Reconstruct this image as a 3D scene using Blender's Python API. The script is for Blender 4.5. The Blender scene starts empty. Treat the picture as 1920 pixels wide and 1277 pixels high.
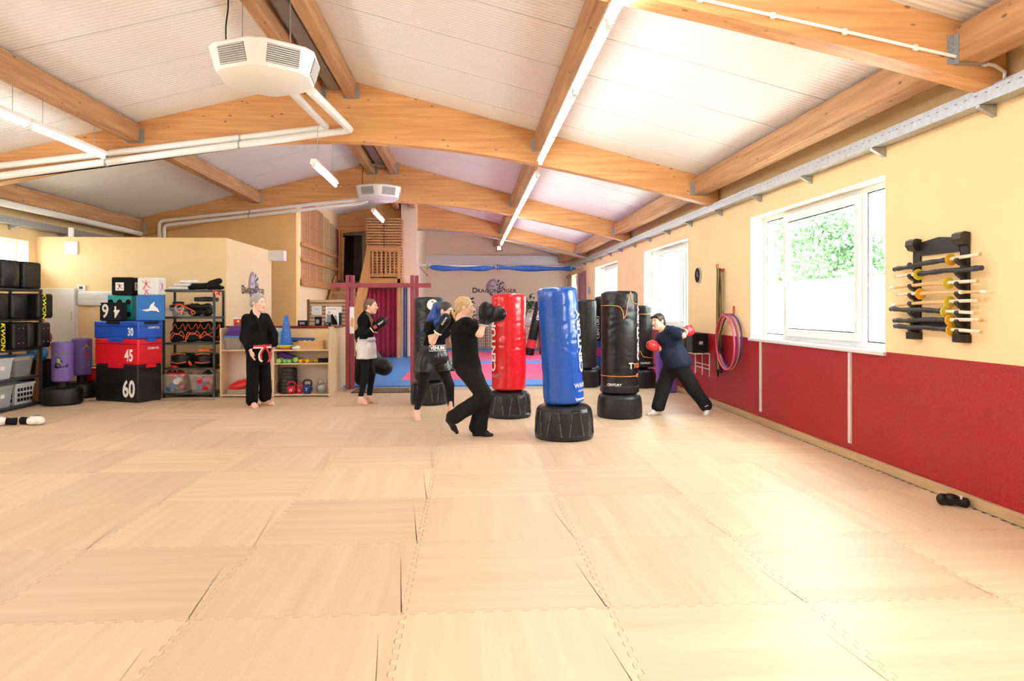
import bpy, bmesh, math, random
import numpy as np
from mathutils import Vector, Matrix, noise
random.seed(7)
PI = math.pi
scn = bpy.context.scene
COL = scn.collection
R = math.radians

# ------------------------------------------------------------------ camera, sky, exposure
cam = bpy.data.cameras.new('camera')
cam.lens = 24.0; cam.sensor_width = 36.0; cam.sensor_fit = 'HORIZONTAL'
cam.shift_y = -60.5 / 1920; cam.clip_end = 300
cam_o = bpy.data.objects.new('camera', cam); COL.objects.link(cam_o)
cam_o.location = (0, 0, 1.468); cam_o.rotation_euler = (PI / 2, 0, -math.atan(82 / 1280))
scn.camera = cam_o

w = bpy.data.worlds.new('bright_sky'); scn.world = w; w.use_nodes = True
bg = w.node_tree.nodes['Background']
bg.inputs[0].default_value = (0.93, 0.98, 1.0, 1); bg.inputs[1].default_value = 12.0
sun = bpy.data.lights.new('sun', 'SUN'); sun.energy = 9.0; sun.angle = R(3); sun.color = (1, .96, .88)
sun_o = bpy.data.objects.new('sun', sun); COL.objects.link(sun_o)
sun_o.rotation_euler = (R(38), 0, R(-70))
sun_o.location = (-20, 0, 30)
scn.view_settings.view_transform = 'Standard'
scn.view_settings.look = 'None'
scn.view_settings.gamma = 1.0
scn.view_settings.use_curve_mapping = False
scn.view_settings.exposure = 1.06
TUBE = 25.0       # glow of the fluorescent tubes
scn.cycles.max_bounces = 10
scn.cycles.diffuse_bounces = 6
scn.cycles.transparent_max_bounces = 16
scn.cycles.sample_clamp_indirect = 6.0
scn.cycles.use_denoising = True

# ------------------------------------------------------------------ materials
MATS = {}
def mat(name, col, rough=0.6, metal=0.0, spec=0.5, coat=0.0, var=0.0, vscale=6.0, bump=0.0, bscale=60.0, emit=None, alpha=1.0, sheen=0.0):
    if name in MATS: return MATS[name]
    m = bpy.data.materials.new(name); m.use_nodes = True
    nt = m.node_tree; b = nt.nodes['Principled BSDF']
    b.inputs['Base Color'].default_value = (*col, 1)
    b.inputs['Roughness'].default_value = rough
    b.inputs['Metallic'].default_value = metal
    b.inputs['Specular IOR Level'].default_value = spec
    b.inputs['Coat Weight'].default_value = coat
    b.inputs['Alpha'].default_value = alpha
    b.inputs['Sheen Weight'].default_value = sheen
    tc = nt.nodes.new('ShaderNodeTexCoord')
    if var > 0:
        n = nt.nodes.new('ShaderNodeTexNoise'); n.inputs['Scale'].default_value = vscale; n.inputs['Detail'].default_value = 4
        nt.links.new(tc.outputs['Object'], n.inputs['Vector'])
        r = nt.nodes.new('ShaderNodeValToRGB')
        r.color_ramp.elements[0].position = .3; r.color_ramp.elements[1].position = .7
        r.color_ramp.elements[0].color = (*[max(0, c * (1 - var)) for c in col], 1)
        r.color_ramp.elements[1].color = (*[min(1, c * (1 + var)) for c in col], 1)
        nt.links.new(n.outputs['Fac'], r.inputs['Fac']); nt.links.new(r.outputs['Color'], b.inputs['Base Color'])
    if bump > 0:
        n = nt.nodes.new('ShaderNodeTexNoise'); n.inputs['Scale'].default_value = bscale; n.inputs['Detail'].default_value = 3
        nt.links.new(tc.outputs['Object'], n.inputs['Vector'])
        bp = nt.nodes.new('ShaderNodeBump'); bp.inputs['Strength'].default_value = bump; bp.inputs['Distance'].default_value = 0.01
        nt.links.new(n.outputs['Fac'], bp.inputs['Height']); nt.links.new(bp.outputs['Normal'], b.inputs['Normal'])
    if emit:
        b.inputs['Emission Color'].default_value = (*emit[:3], 1); b.inputs['Emission Strength'].default_value = emit[3]
    MATS[name] = m
    return m

def wood(name, c1, c2, axis='X', scale=1.0, rough=0.5, knots=False, spec=.4, rnd=False):
    """long-grained timber: stretched noise along one axis, optional knots and cracks"""
    if name in MATS: return MATS[name]
    m = bpy.data.materials.new(name); m.use_nodes = True
    nt = m.node_tree; L = nt.links.new; b = nt.nodes['Principled BSDF']
    b.inputs['Roughness'].default_value = rough; b.inputs['Specular IOR Level'].default_value = spec
    tc = nt.nodes.new('ShaderNodeTexCoord'); mp = nt.nodes.new('ShaderNodeMapping')
    s = {'X': (.5, 9, 9), 'Y': (9, .5, 9), 'Z': (9, 9, .5)}[axis]
    mp.inputs['Scale'].default_value = [v * scale for v in s]
    src = tc.outputs['Object']
    if rnd:
        oi = nt.nodes.new('ShaderNodeObjectInfo'); mu = nt.nodes.new('ShaderNodeMath'); mu.operation = 'MULTIPLY'; mu.inputs[1].default_value = 37.0
        cx = nt.nodes.new('ShaderNodeCombineXYZ'); ad = nt.nodes.new('ShaderNodeVectorMath'); ad.operation = 'ADD'
        L(oi.outputs['Random'], mu.inputs[0])
        for k in range(3): L(mu.outputs[0], cx.inputs[k])
        L(tc.outputs['Object'], ad.inputs[0]); L(cx.outputs[0], ad.inputs[1]); src = ad.outputs[0]
    L(src, mp.inputs['Vector'])
    n = nt.nodes.new('ShaderNodeTexNoise'); n.inputs['Scale'].default_value = 1.6; n.inputs['Detail'].default_value = 8; n.inputs['Roughness'].default_value = .62
    L(mp.outputs[0], n.inputs['Vector'])
    r = nt.nodes.new('ShaderNodeValToRGB')
    r.color_ramp.elements[0].position = .28; r.color_ramp.elements[1].position = .72
    r.color_ramp.elements[0].color = (*c1, 1); r.color_ramp.elements[1].color = (*c2, 1)
    L(n.outputs['Fac'], r.inputs['Fac']); out = r.outputs['Color']
    if rnd:
        hs = nt.nodes.new('ShaderNodeHueSaturation'); mr = nt.nodes.new('ShaderNodeMapRange')
        mr.inputs['To Min'].default_value = .88; mr.inputs['To Max'].default_value = 1.07
        L(oi.outputs['Random'], mr.inputs['Value']); L(mr.outputs[0], hs.inputs['Value']); L(out, hs.inputs['Color']); out = hs.outputs['Color']
    if knots:
        v = nt.nodes.new('ShaderNodeTexVoronoi'); v.inputs['Scale'].default_value = 5.5
        mp2 = nt.nodes.new('ShaderNodeMapping'); mp2.inputs['Scale'].default_value = {'X': (.8, 1.6, 1.6), 'Y': (1.6, .8, 1.6), 'Z': (1.6, 1.6, .8)}[axis]
        L(src, mp2.inputs['Vector']); L(mp2.outputs[0], v.inputs['Vector'])
        r2 = nt.nodes.new('ShaderNodeValToRGB'); r2.color_ramp.elements[0].position = .07; r2.color_ramp.elements[1].position = .13
        r2.color_ramp.elements[0].color = (.22, .22, .22, 1); r2.color_ramp.elements[1].color = (1, 1, 1, 1)
        L(v.outputs['Distance'], r2.inputs['Fac'])
        mx = nt.nodes.new('ShaderNodeMix'); mx.data_type = 'RGBA'; mx.blend_type = 'MULTIPLY'; mx.inputs['Factor'].default_value = .8
        L(out, mx.inputs['A']); L(r2.outputs['Color'], mx.inputs['B']); out = mx.outputs['Result']
    L(out, b.inputs['Base Color'])
    bp = nt.nodes.new('ShaderNodeBump'); bp.inputs['Strength'].default_value = .12; bp.inputs['Distance'].default_value = .01
    L(n.outputs['Fac'], bp.inputs['Height']); L(bp.outputs['Normal'], b.inputs['Normal'])
    MATS[name] = m
    return m

def glass_mat(name, tint, gloss=.08, frost=False):
    if name in MATS: return MATS[name]
    m = bpy.data.materials.new(name); m.use_nodes = True
    nt = m.node_tree; nt.nodes.clear(); L = nt.links.new
    o = nt.nodes.new('ShaderNodeOutputMaterial'); mx = nt.nodes.new('ShaderNodeMixShader'); mx.inputs[0].default_value = gloss
    if frost:
        t = nt.nodes.new('ShaderNodeBsdfTranslucent')
    else:
        t = nt.nodes.new('ShaderNodeBsdfTransparent')
    t.inputs[0].default_value = (*tint, 1)
    g = nt.nodes.new('ShaderNodeBsdfGlossy'); g.inputs['Roughness'].default_value = .05
    L(t.outputs[0], mx.inputs[1]); L(g.outputs[0], mx.inputs[2]); L(mx.outputs[0], o.inputs['Surface'])
    MATS[name] = m
    return m

def lamp_mat(name, col, strength):
    return mat(name, (.9, .9, .9), .4, emit=(*col, strength))

BLACK = mat('black_vinyl', (.007, .007, .008), .38, spec=.35, bump=.12, bscale=90)
MATTE = mat('matte_black', (.008, .008, .009), .75, spec=.25)
WHITE = mat('white_paint', (.86, .86, .85), .45)
GALV = mat('galvanised_steel', (.44, .47, .49), .42, metal=.75, var=.12, vscale=25)
PRINTW = mat('white_print', (.9, .9, .9), .5)

# ------------------------------------------------------------------ mesh helpers
class MB:
    def __init__(s): s.v = []; s.f = []
    def add(s, vs, fs):
        n = len(s.v); s.v += [tuple(v) for v in vs]; s.f += [tuple(i + n for i in f) for f in fs]; return s
    def box(s, c, d, rz=0, M=None):
        hx, hy, hz = d[0] / 2, d[1] / 2, d[2] / 2
        vs = [Vector((x, y, z)) for z in (-hz, hz) for x, y in ((-hx, -hy), (hx, -hy), (hx, hy), (-hx, hy))]
        if rz: vs = [Matrix.Rotation(rz, 3, 'Z') @ v for v in vs]
        if M: vs = [M @ v for v in vs]
        vs = [v + Vector(c) for v in vs]
        return s.add(vs, [(3, 2, 1, 0), (4, 5, 6, 7), (0, 1, 5, 4), (1, 2, 6, 5), (2, 3, 7, 6), (3, 0, 4, 7)])
    def bx(s, x0, x1, y0, y1, z0, z1):
        return s.box(((x0 + x1) / 2, (y0 + y1) / 2, (z0 + z1) / 2), (abs(x1 - x0), abs(y1 - y0), abs(z1 - z0)))
    def cyl(s, a, b, r0, r1=None, n=16, caps=True):
        r1 = r0 if r1 is None else r1
        a, b = Vector(a), Vector(b); q = (b - a).to_track_quat('Z', 'Y')
        vs = []
        for p, r in ((a, r0), (b, r1)):
            for i in range(n):
                t = 2 * PI * i / n; vs.append(p + q @ Vector((r * math.cos(t), r * math.sin(t), 0)))
        fs = [(i, (i + 1) % n, n + (i + 1) % n, n + i) for i in range(n)]
        if caps: fs += [tuple(range(n - 1, -1, -1)), tuple(range(n, 2 * n))]
        return s.add(vs, fs)
    def tube(s, pts, r, n=8, closed=False, caps=True):
        P = [Vector(p) for p in pts]; m = len(P); vs = []
        rr = r if hasattr(r, '__len__') else [r] * m
        up = Vector((0, 0, 1)); T0 = None; N = None
        for i, p in enumerate(P):
            if closed: T = P[(i + 1) % m] - P[i - 1]
            else: T = P[min(i + 1, m - 1)] - P[max(i - 1, 0)]
            T = T.normalized() if T.length > 1e-9 else Vector((0, 0, 1))
            if N is None:
                N = T.cross(up if abs(T.z) < .95 else Vector((1, 0, 0))).normalized()
            else:
                N = (N - T * N.dot(T)); N = N.normalized() if N.length > 1e-6 else T.orthogonal().normalized()
            Bn = T.cross(N)
            for k in range(n):
                t = 2 * PI * k / n; vs.append(p + (N * math.cos(t) + Bn * math.sin(t)) * rr[i])
        fs = []
        for i in range(m if closed else m - 1):
            j = (i + 1) % m
            for k in range(n):
                fs.append((i * n + k, i * n + (k + 1) % n, j * n + (k + 1) % n, j * n + k))
        if caps and not closed: fs += [tuple(range(n - 1, -1, -1)), tuple(range((m - 1) * n, m * n))]
        return s.add(vs, fs)
    def lathe(s, prof, n=32, c=(0, 0, 0), M=None):
        vs = []; c = Vector(c)
        for r, z in prof:
            for k in range(n):
                t = 2 * PI * k / n; v = Vector((r * math.cos(t), r * math.sin(t), z))
                vs.append((M @ v if M else v) + c)
        fs = []; m = len(prof)
        for i in range(m - 1):
            for k in range(n):
                fs.append((i * n + k, i * n + (k + 1) % n, (i + 1) * n + (k + 1) % n, (i + 1) * n + k))
        if prof[0][0] > 1e-6: fs.append(tuple(range(n - 1, -1, -1)))
        if prof[-1][0] > 1e-6: fs.append(tuple(range((m - 1) * n, m * n)))
        return s.add(vs, fs)
    def prism(s, poly, t0, t1, axis='Z'):
        """polygon (a,b) extruded along axis; axis Y: (a,b)=(x,z); axis X: (a,b)=(y,z)"""
        def P(a, b, t): return {'Z': (a, b, t), 'Y': (a, t, b), 'X': (t, a, b)}[axis]
        n = len(poly)
        vs = [P(a, b, t0) for a, b in poly] + [P(a, b, t1) for a, b in poly]
        fs = [tuple(range(n - 1, -1, -1)), tuple(range(n, 2 * n))] + [(i, (i + 1) % n, n + (i + 1) % n, n + i) for i in range(n)]
        return s.add(vs, fs)
    def mesh(s, name, smooth=False, fix=True):
        me = bpy.data.meshes.new(name); me.from_pydata(s.v, [], s.f); me.update()
        if fix:
            bm = bmesh.new(); bm.from_mesh(me); bmesh.ops.recalc_face_normals(bm, faces=bm.faces); bm.to_mesh(me); bm.free()
        if smooth: me.polygons.foreach_set('use_smooth', [True] * len(me.polygons))
        return me
    def build(s, name, m=None, parent=None, smooth=False, bevel=0, seg=2, loc=None, rot=None):
        return link(name, s.mesh(name, smooth or bevel > 0), m, parent, smooth, bevel, seg, loc, rot)

def link(name, me, m=None, parent=None, smooth=False, bevel=0, seg=2, loc=None, rot=None):
    o = bpy.data.objects.new(name, me); COL.objects.link(o)
    if m and not me.materials: me.materials.append(m)
    if parent: o.parent = parent
    if loc: o.location = loc
    if rot: o.rotation_euler = rot
    if smooth == 'auto' or bevel > 0:
        me.polygons.foreach_set('use_smooth', [True] * len(me.polygons))
        me.set_sharp_from_angle(angle=R(40))
    if bevel > 0:
        b = o.modifiers.new('bevel', 'BEVEL'); b.width = bevel; b.segments = seg; b.limit_method = 'ANGLE'; b.angle_limit = R(35)
        b.harden_normals = False
    return o

def thing(name, label, cat, loc=(0, 0, 0), rz=0, group=None, rot=None):
    o = bpy.data.objects.new(name, None); COL.objects.link(o); o.empty_display_size = .1
    o.location = loc; o.rotation_euler = rot or (0, 0, rz)
    return tag(o, label, cat, group)
def tag(o, label, cat, group=None):
    o['label'] = label; o['category'] = cat
    if group: o['group'] = group
    return o
def struct(o): o['kind'] = 'structure'; return o
def copy_tree(o, parent=None):
    c = o.copy(); COL.objects.link(c); c.parent = parent
    for ch in list(o.children): copy_tree(ch, c)
    return c
def bezier(pts, n=24):
    """smooth Catmull-Rom curve through points"""
    P = [Vector(p) for p in pts]; P = [2 * P[0] - P[1]] + P + [2 * P[-1] - P[-2]]; out = []
    m = len(P) - 3; per = max(2, n // m)
    for i in range(m):
        a, b, c, d = P[i:i + 4]
        for k in range(per):
            t = k / per
            out.append(.5 * ((2 * b) + (c - a) * t + (2 * a - 5 * b + 4 * c - d) * t * t + (-a + 3 * b - 3 * c + d) * t ** 3))
    out.append(P[-2]); return out

def text_mesh(s, size, bold=.0, shear=0.0, cut=0.0, space=1.0, xs=1.0):
    """lettering as flat faces in the XY plane, centred"""
    cu = bpy.data.curves.new('lettering', 'FONT'); cu.body = s; cu.size = size; cu.offset = bold * size; cu.shear = shear
    cu.align_x = 'CENTER'; cu.align_y = 'CENTER'; cu.resolution_u = 3; cu.space_character = space
    o = bpy.data.objects.new('lettering', cu)
    me = bpy.data.meshes.new_from_object(o)
    bpy.data.objects.remove(o); bpy.data.curves.remove(cu)
    bm = bmesh.new(); bm.from_mesh(me)
    if xs != 1: bmesh.ops.scale(bm, vec=(xs, 1, 1), verts=bm.verts)
    if cut > 0:
        for ax in (0, 1):
            lo = min(v.co[ax] for v in bm.verts); hi = max(v.co[ax] for v in bm.verts)
            k = lo + cut
            while k < hi:
                co = [0, 0, 0]; no = [0, 0, 0]; co[ax] = k; no[ax] = 1
                bmesh.ops.bisect_plane(bm, geom=bm.verts[:] + bm.edges[:] + bm.faces[:], plane_co=co, plane_no=no)
                k += cut
    bm.to_mesh(me); bm.free()
    return me
def text(s, size, m, parent, loc, rot, name='lettering', **kw):
    """flat lettering with a little thickness fixed to a surface; local +Z of the letters faces out"""
    me = text_mesh(s, size, **kw)
    return link(name, me, m, parent, loc=loc, rot=rot)
def wrap_text(s, size, m, parent, r, z, ang, name='lettering', vertical=True, **kw):
    """lettering laid around an upright cylinder of radius r centred on the parent's Z axis"""
    me = text_mesh(s, size, cut=.03, **kw)
    for v in me.vertices:
        x, y = v.co.x, v.co.y
        u, h = (-y, x) if vertical else (x, y)       # vertical: reading upwards
        a = ang + u / r
        v.co = (r * math.cos(a), r * math.sin(a), z + h)
    return link(name, me, m, parent)

# --- solid modelling of soft forms: smooth union of simple bodies, then a surface net
def soft(prims, res=.008, pad=.02):
    """prims: dicts(kind cap|ell|box, ..., k=blend, op='+'|'-'); returns a mesh"""
    lo = np.array([1e9] * 3); hi = -lo
    B = []
    for p in prims:
        if p['t'] == 'cap':
            a, b = np.array(p['a'], float), np.array(p['b'], float); r = max(p['r'], p['s'])
            l, h = np.minimum(a, b) - r, np.maximum(a, b) + r
        else:
            c = np.array(p['c'], float); r = np.linalg.norm(p['d']) if p.get('M') is not None else np.array(p['d'], float)
            if p['t'] == 'box': r = r + p.get('r', 0)
            l, h = c - r, c + r
        B.append((l, h))
        if p.get('op', '+') == '+': lo = np.minimum(lo, l); hi = np.maximum(hi, h)
    lo -= pad; hi += pad
    n = np.maximum(np.ceil((hi - lo) / res).astype(int) + 1, 3)
    F = np.full(n, .05, np.float32)
    ax = [lo[i] + res * np.arange(n[i]) for i in range(3)]
    for p, (l, h) in zip(prims, B):
        k = p.get('k', .02); m = k + .03
        i0 = np.clip(np.floor((l - m - lo) / res).astype(int), 0, n - 1); i1 = np.clip(np.ceil((h + m - lo) / res).astype(int) + 1, 1, n)
        if (i1 <= i0).any(): continue
        sl = tuple(slice(i0[i], i1[i]) for i in range(3))
        X, Y, Z = np.meshgrid(*[ax[i][sl[i]] for i in range(3)], indexing='ij', sparse=True)
        if p['t'] == 'cap':
            a, b = np.array(p['a'], float), np.array(p['b'], float); d = b - a; L2 = max(d @ d, 1e-9)
            t = np.clip(((X - a[0]) * d[0] + (Y - a[1]) * d[1] + (Z - a[2]) * d[2]) / L2, 0, 1)
            D = np.sqrt((X - a[0] - t * d[0]) ** 2 + (Y - a[1] - t * d[1]) ** 2 + (Z - a[2] - t * d[2]) ** 2) - (p['r'] + (p['s'] - p['r']) * t)
        else:
            c = p['c']; x, y, z = X - c[0], Y - c[1], Z - c[2]
            if p.get('M') is not None:
                M = np.array(p['M'].transposed() if hasattr(p['M'], 'transposed') else p['M']).reshape(3, 3)
                x, y, z = (M[0][0] * x + M[0][1] * y + M[0][2] * z, M[1][0] * x + M[1][1] * y + M[1][2] * z, M[2][0] * x + M[2][1] * y + M[2][2] * z)
            d = p['d']
            if p['t'] == 'ell':
                q = np.sqrt((x / d[0]) ** 2 + (y / d[1]) ** 2 + (z / d[2]) ** 2)
                g = np.sqrt((x / d[0] ** 2) ** 2 + (y / d[1] ** 2) ** 2 + (z / d[2] ** 2) ** 2) + 1e-9
                D = q * (q - 1) / g
                D = np.where(q < .2, -min(d) * .8, D)
            else:
                ex, ey, ez = np.abs(x) - d[0], np.abs(y) - d[1], np.abs(z) - d[2]
                D = np.sqrt(np.maximum(ex, 0) ** 2 + np.maximum(ey, 0) ** 2 + np.maximum(ez, 0) ** 2) + np.minimum(np.maximum(np.maximum(ex, ey), ez), 0) - p.get('r', 0)
        A = F[sl]
        if p.get('op', '+') == '+':
            hh = np.maximum(k - np.abs(A - D), 0) / max(k, 1e-6); F[sl] = np.minimum(A, D) - hh * hh * k * .25
        else:
            hh = np.maximum(k - np.abs(A + D), 0) / max(k, 1e-6); F[sl] = np.maximum(A, -D) + hh * hh * k * .25
    F[0], F[-1], F[:, 0], F[:, -1], F[:, :, 0], F[:, :, -1] = .05, .05, .05, .05, .05, .05
    return net(F, lo, res)
def net(F, lo, res):
    S = F < 0
    c = S[:-1, :-1, :-1].astype(np.int8)
    corners = [(i, j, k) for i in (0, 1) for j in (0, 1) for k in (0, 1)]
    nx, ny, nz = [s - 1 for s in F.shape]
    cnt = np.zeros((nx, ny, nz), np.int8)
    for i, j, k in corners: cnt += S[i:nx + i, j:ny + j, k:nz + k]
    act = (cnt > 0) & (cnt < 8)
    idx = np.argwhere(act); ids = np.full((nx, ny, nz), -1, np.int64); ids[act] = np.arange(len(idx))
    acc = np.zeros((len(idx), 3)); num = np.zeros(len(idx))
    for (a, b) in [(p, q) for p in corners for q in corners if sum(q) - sum(p) == 1 and all(q[i] >= p[i] for i in range(3))]:
        fa = F[idx[:, 0] + a[0], idx[:, 1] + a[1], idx[:, 2] + a[2]].astype(float); fb = F[idx[:, 0] + b[0], idx[:, 1] + b[1], idx[:, 2] + b[2]].astype(float)
        x = (fa < 0) != (fb < 0); t = np.where(x, fa / np.where(fa == fb, 1, fa - fb), 0)
        pa, pb = np.array(a, float), np.array(b, float)
        acc += np.where(x[:, None], pa + t[:, None] * (pb - pa), 0); num += x
    V = lo + res * (idx + acc / np.maximum(num, 1)[:, None])
    fs = []
    for d in range(3):
        u, v = (d + 1) % 3, (d + 2) % 3
        sa = [slice(None)] * 3; sb = [slice(None)] * 3; sa[d] = slice(0, -1); sb[d] = slice(1, None)
        A, Bq = S[tuple(sa)], S[tuple(sb)]
        e = np.argwhere(A != Bq)
        e = e[(e[:, u] > 0) & (e[:, v] > 0) & (e[:, u] < F.shape[u] - 1) & (e[:, v] < F.shape[v] - 1)]
        q = []
        for du, dv in ((-1, -1), (0, -1), (0, 0), (-1, 0)):
            g = e.copy(); g[:, u] += du; g[:, v] += dv; q.append(ids[g[:, 0], g[:, 1], g[:, 2]])
        Q = np.stack(q, 1); fl = ~A[e[:, 0], e[:, 1], e[:, 2]]
        Q[fl] = Q[fl][:, ::-1]; fs.append(Q)
    Fq = np.concatenate(fs)
    me = bpy.data.meshes.new('soft'); me.from_pydata(V.tolist(), [], Fq.tolist()); me.update()
    me.polygons.foreach_set('use_smooth', [True] * len(me.polygons))
    return me
def cap(a, b, r, s=None, k=.02, op='+'): return dict(t='cap', a=tuple(a), b=tuple(b), r=r, s=r if s is None else s, k=k, op=op)
def ell(c, d, M=None, k=.02, op='+'): return dict(t='ell', c=tuple(c), d=tuple(d), M=M, k=k, op=op)
def rbox(c, d, r=.01, M=None, k=.02, op='+'): return dict(t='box', c=tuple(c), d=tuple(d), r=r, M=M, k=k, op=op)
def softobj(name, prims, m, parent=None, res=.008, loc=None, rot=None):
    return link(name, soft(prims, res), m, parent, loc=loc, rot=rot)

# ================================================================== THE SETTING
WR, WL, WB, WF = 3.75, -7.55, -3.5, 25.4          # right, left, back and far walls
RX, RZ, RS = -1.9, 4.80, .255                      # ridge line and roof slope
def roof(x): return RZ - RS * abs(x - RX)
BEAM_Y = (4.5, 9.95, 15.5, 21.0)
YEL = mat('yellow_plaster', (.90, .68, .38), .85, spec=.2, var=.03, vscale=1.2, bump=.06, bscale=40)
PALE = mat('pale_plaster', (.88, .68, .42), .85, spec=.2, var=.03, vscale=1.2)
PEACH = mat('peach_plaster', (.94, .78, .62), .85, spec=.2, var=.02, vscale=1.0)
ORANGE = mat('orange_plaster', (.93, .60, .25), .85, spec=.2, var=.05, vscale=1.0)

# ---- floor with interlocking wood-look mats
FLOOR = struct(MB().bx(WL, WR, WB, WF, -.16, -.014).build('floor', mat('screed', (.40, .33, .26), .8)))
def tile_edge(p0, p1, sgn, n=11, d=.014):
    """one interlocking edge from p0 to p1 as rounded teeth, sgn gives the phase"""
    p0, p1 = Vector(p0), Vector(p1); t = (p1 - p0); L = t.length; t.normalize(); nn = Vector((t.y, -t.x)); out = []
    m = max(1, round(L * n)); s = L / m
    for i in range(m):
        if i == 0: out.append(p0); out.append(p0 + t * (s * .05))
        for a, o in ((.10, -1), (.22, -.85), (.30, -.3), (.24, .3), (.30, .9), (.5, 1), (.70, .9), (.76, .3), (.70, -.3), (.78, -.85), (.90, -1)):
            out.append(p0 + t * (s * (i + a)) + nn * (sgn * o * d))
    return out
def tile_mesh(w, h, g=.0012):
    P = []
    P += tile_edge((g, g), (w - g, g), 1) + tile_edge((w - g, g), (w - g, h - g), 1)
    P += tile_edge((w - g, h - g), (g, h - g), -1) + tile_edge((g, h - g), (g, g), -1)
    # reversed sides must mesh with the neighbour: mirror the phase of opposite edges
    me = MB().prism([(p.x, p.y) for p in P], -.014, 0).mesh('mat_tile')
    return me
WT = [wood('mat_wood_' + a, (.61, .425, .27), (.73, .55, .375), a, .62, .46, spec=.5, rnd=True) for a in ('X', 'Y')]
tm = {}
def tile(x0, y0, wdt, hgt, a):
    key = (round(wdt, 3), round(hgt, 3), a)
    if key not in tm:
        tm[key] = tile_mesh(wdt, hgt); tm[key].materials.append(WT[a])
    o = link('mat_tile', tm[key], None, FLOOR, loc=(x0, y0, 0)); return o
rt = random.Random(3)
for i in range(12):
    x0 = -7.31 + i - 1; x1 = x0 + 1
    if i == 0: x0 = WL + .01
    for j in range(15):
        y0 = -2.69 + j
        a = (i + j) % 2 if rt.random() < .8 else rt.randrange(2)
        tile(x0, y0, x1 - x0, 1.0, a)
# ---- blue and pink training mats behind the gate
MBLUE = mat('blue_mat', (.06, .30, .78), .42, var=.05, vscale=3, bump=.1, bscale=150)
MPINK = mat('pink_mat', (.86, .10, .28), .42, var=.05, vscale=3, bump=.1, bscale=150)
mm = {}
for i in range(8):
    for j in range(12):
        x0 = -4.36 + i; y0 = 12.85 + j
        pink = 3 <= i <= 6 and j not in (0, 5, 10, 11)
        if y0 + 1 > 24.9: continue
        k = pink
        if k not in mm:
            mb = MB(); mb.bx(.003, .997, .003, .997, 0, .03); mm[k] = mb.mesh('training_mat'); mm[k].materials.append(MPINK if pink else MBLUE)
        link('training_mat', mm[k], None, FLOOR, bevel=0, loc=(x0, y0, -.006))
MB().bx(WL, WR, 12.33, 12.84, -.014, -.004).build('threshold_strip', mat('grey_floor', (.45, .36, .27), .5), FLOOR)

# ---- walls
def wall_holes(name, axis, pos, th, a0, a1, z0, z1f, holes, m):
    z0 = z0 - .1
    """wall in a plane; holes are (a0,a1,z0,z1); built as blocks around the openings"""
    mb = MB(); cuts = sorted({a0, a1, *[h[0] for h in holes], *[h[1] for h in holes]})
    for u, v in zip(cuts[:-1], cuts[1:]):
        hs = [h for h in holes if h[0] <= u + 1e-6 and h[1] >= v - 1e-6]
        segs = [(z0, z1f)] if not hs else [(z0, hs[0][2]), (hs[0][3], z1f)]
        for s0, s1 in segs:
            if axis == 'X': mb.bx(pos, pos + th, u, v, s0, s1)
            else: mb.bx(u, v, pos, pos + th, s0, s1)
    return mb
WINS = [(5.92, 8.86, 1.07, 2.67), (11.45, 14.37, 1.07, 2.67), (16.98, 20.0, 1.07, 2.67), (23.4, 24.6, 1.5, 2.66), (.40, 3.33, 1.07, 2.67), (-3.1, -2.2, 1.07, 2.67)]
WTH = .32
wr = struct(wall_holes('wall_right', 'X', WR, WTH, WB, WF, 0, roof(WR) + .1, WINS, YEL).build('wall_right', YEL))
DADO = bpy.data.materials.new('red_oil_paint'); DADO.use_nodes = True
nt = DADO.node_tree; b = nt.nodes['Principled BSDF']
b.inputs['Base Color'].default_value = (.36, .005, .010, 1); b.inputs['Roughness'].default_value = .26; b.inputs['Specular IOR Level'].default_value = .5
tc = nt.nodes.new('ShaderNodeTexCoord'); n = nt.nodes.new('ShaderNodeTexNoise'); n.inputs['Scale'].default_value = 120; n.inputs['Detail'].default_value = 3
bp = nt.nodes.new('ShaderNodeBump'); bp.inputs['Strength'].default_value = .55; bp.inputs['Distance'].default_value = .012
nt.links.new(tc.outputs['Object'], n.inputs['Vector']); nt.links.new(n.outputs['Fac'], bp.inputs['Height']); nt.links.new(bp.outputs['Normal'], b.inputs['Normal'])
MB().bx(WR - .006, WR, WB, WF, 0, 1.075).build('painted_dado', DADO, wr)
wl = struct(wall_holes('wall_left', 'X', WL - .3, .3, WB, WF, 0, roof(WL) + .1, [(10.1, 12.25, 2.2, 2.62), (4.6, 7.4, 1.9, 2.62), (-1, 2, 1.9, 2.62)], YEL).build('wall_left', YEL))
struct(MB().bx(WL - .3, WR + .32, WB - .3, WB, -.1, 5).build('wall_back', YEL))
FARM = PEACH
def gable(mb, y0, y1, x0, x1, z0):
    pts = [(x0, z0), (x1, z0), (x1, roof(x1) + .06)]
    if x0 < RX < x1: pts.append((RX, RZ + .06))
    pts.append((x0, roof(x0) + .06))
    return mb.prism(pts, y0, y1, 'Y')
struct(gable(MB(), WF, WF + .3, -7.85, WR + .3, -.1).build('wall_far', FARM))
struct(gable(MB(), 15.95, 16.15, WL, -3.94, 0).build('wall_upper', ORANGE))
# partition on the left and its side wall with the lettering
struct(MB().bx(WL, -4.30, 12.45, 12.62, 0, 2.72).build('wall_partition', YEL))
struct(MB().bx(-4.47, -4.30, 12.62, 15.25, 0, 2.72).build('wall_side', PALE))
struct(MB().bx(-4.47, -3.98, 15.05, 15.25, 2.50, 2.72).build('trim_1', WHITE))
# mezzanine wall that carries the bamboo blinds
struct(MB().prism([(16.15, .0), (21.6, .0), (21.6, roof(-3.94) + .05), (16.15, roof(-3.94) + .05)], -4.06, -3.94, 'X').build('wall_mezzanine', PALE))
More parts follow.
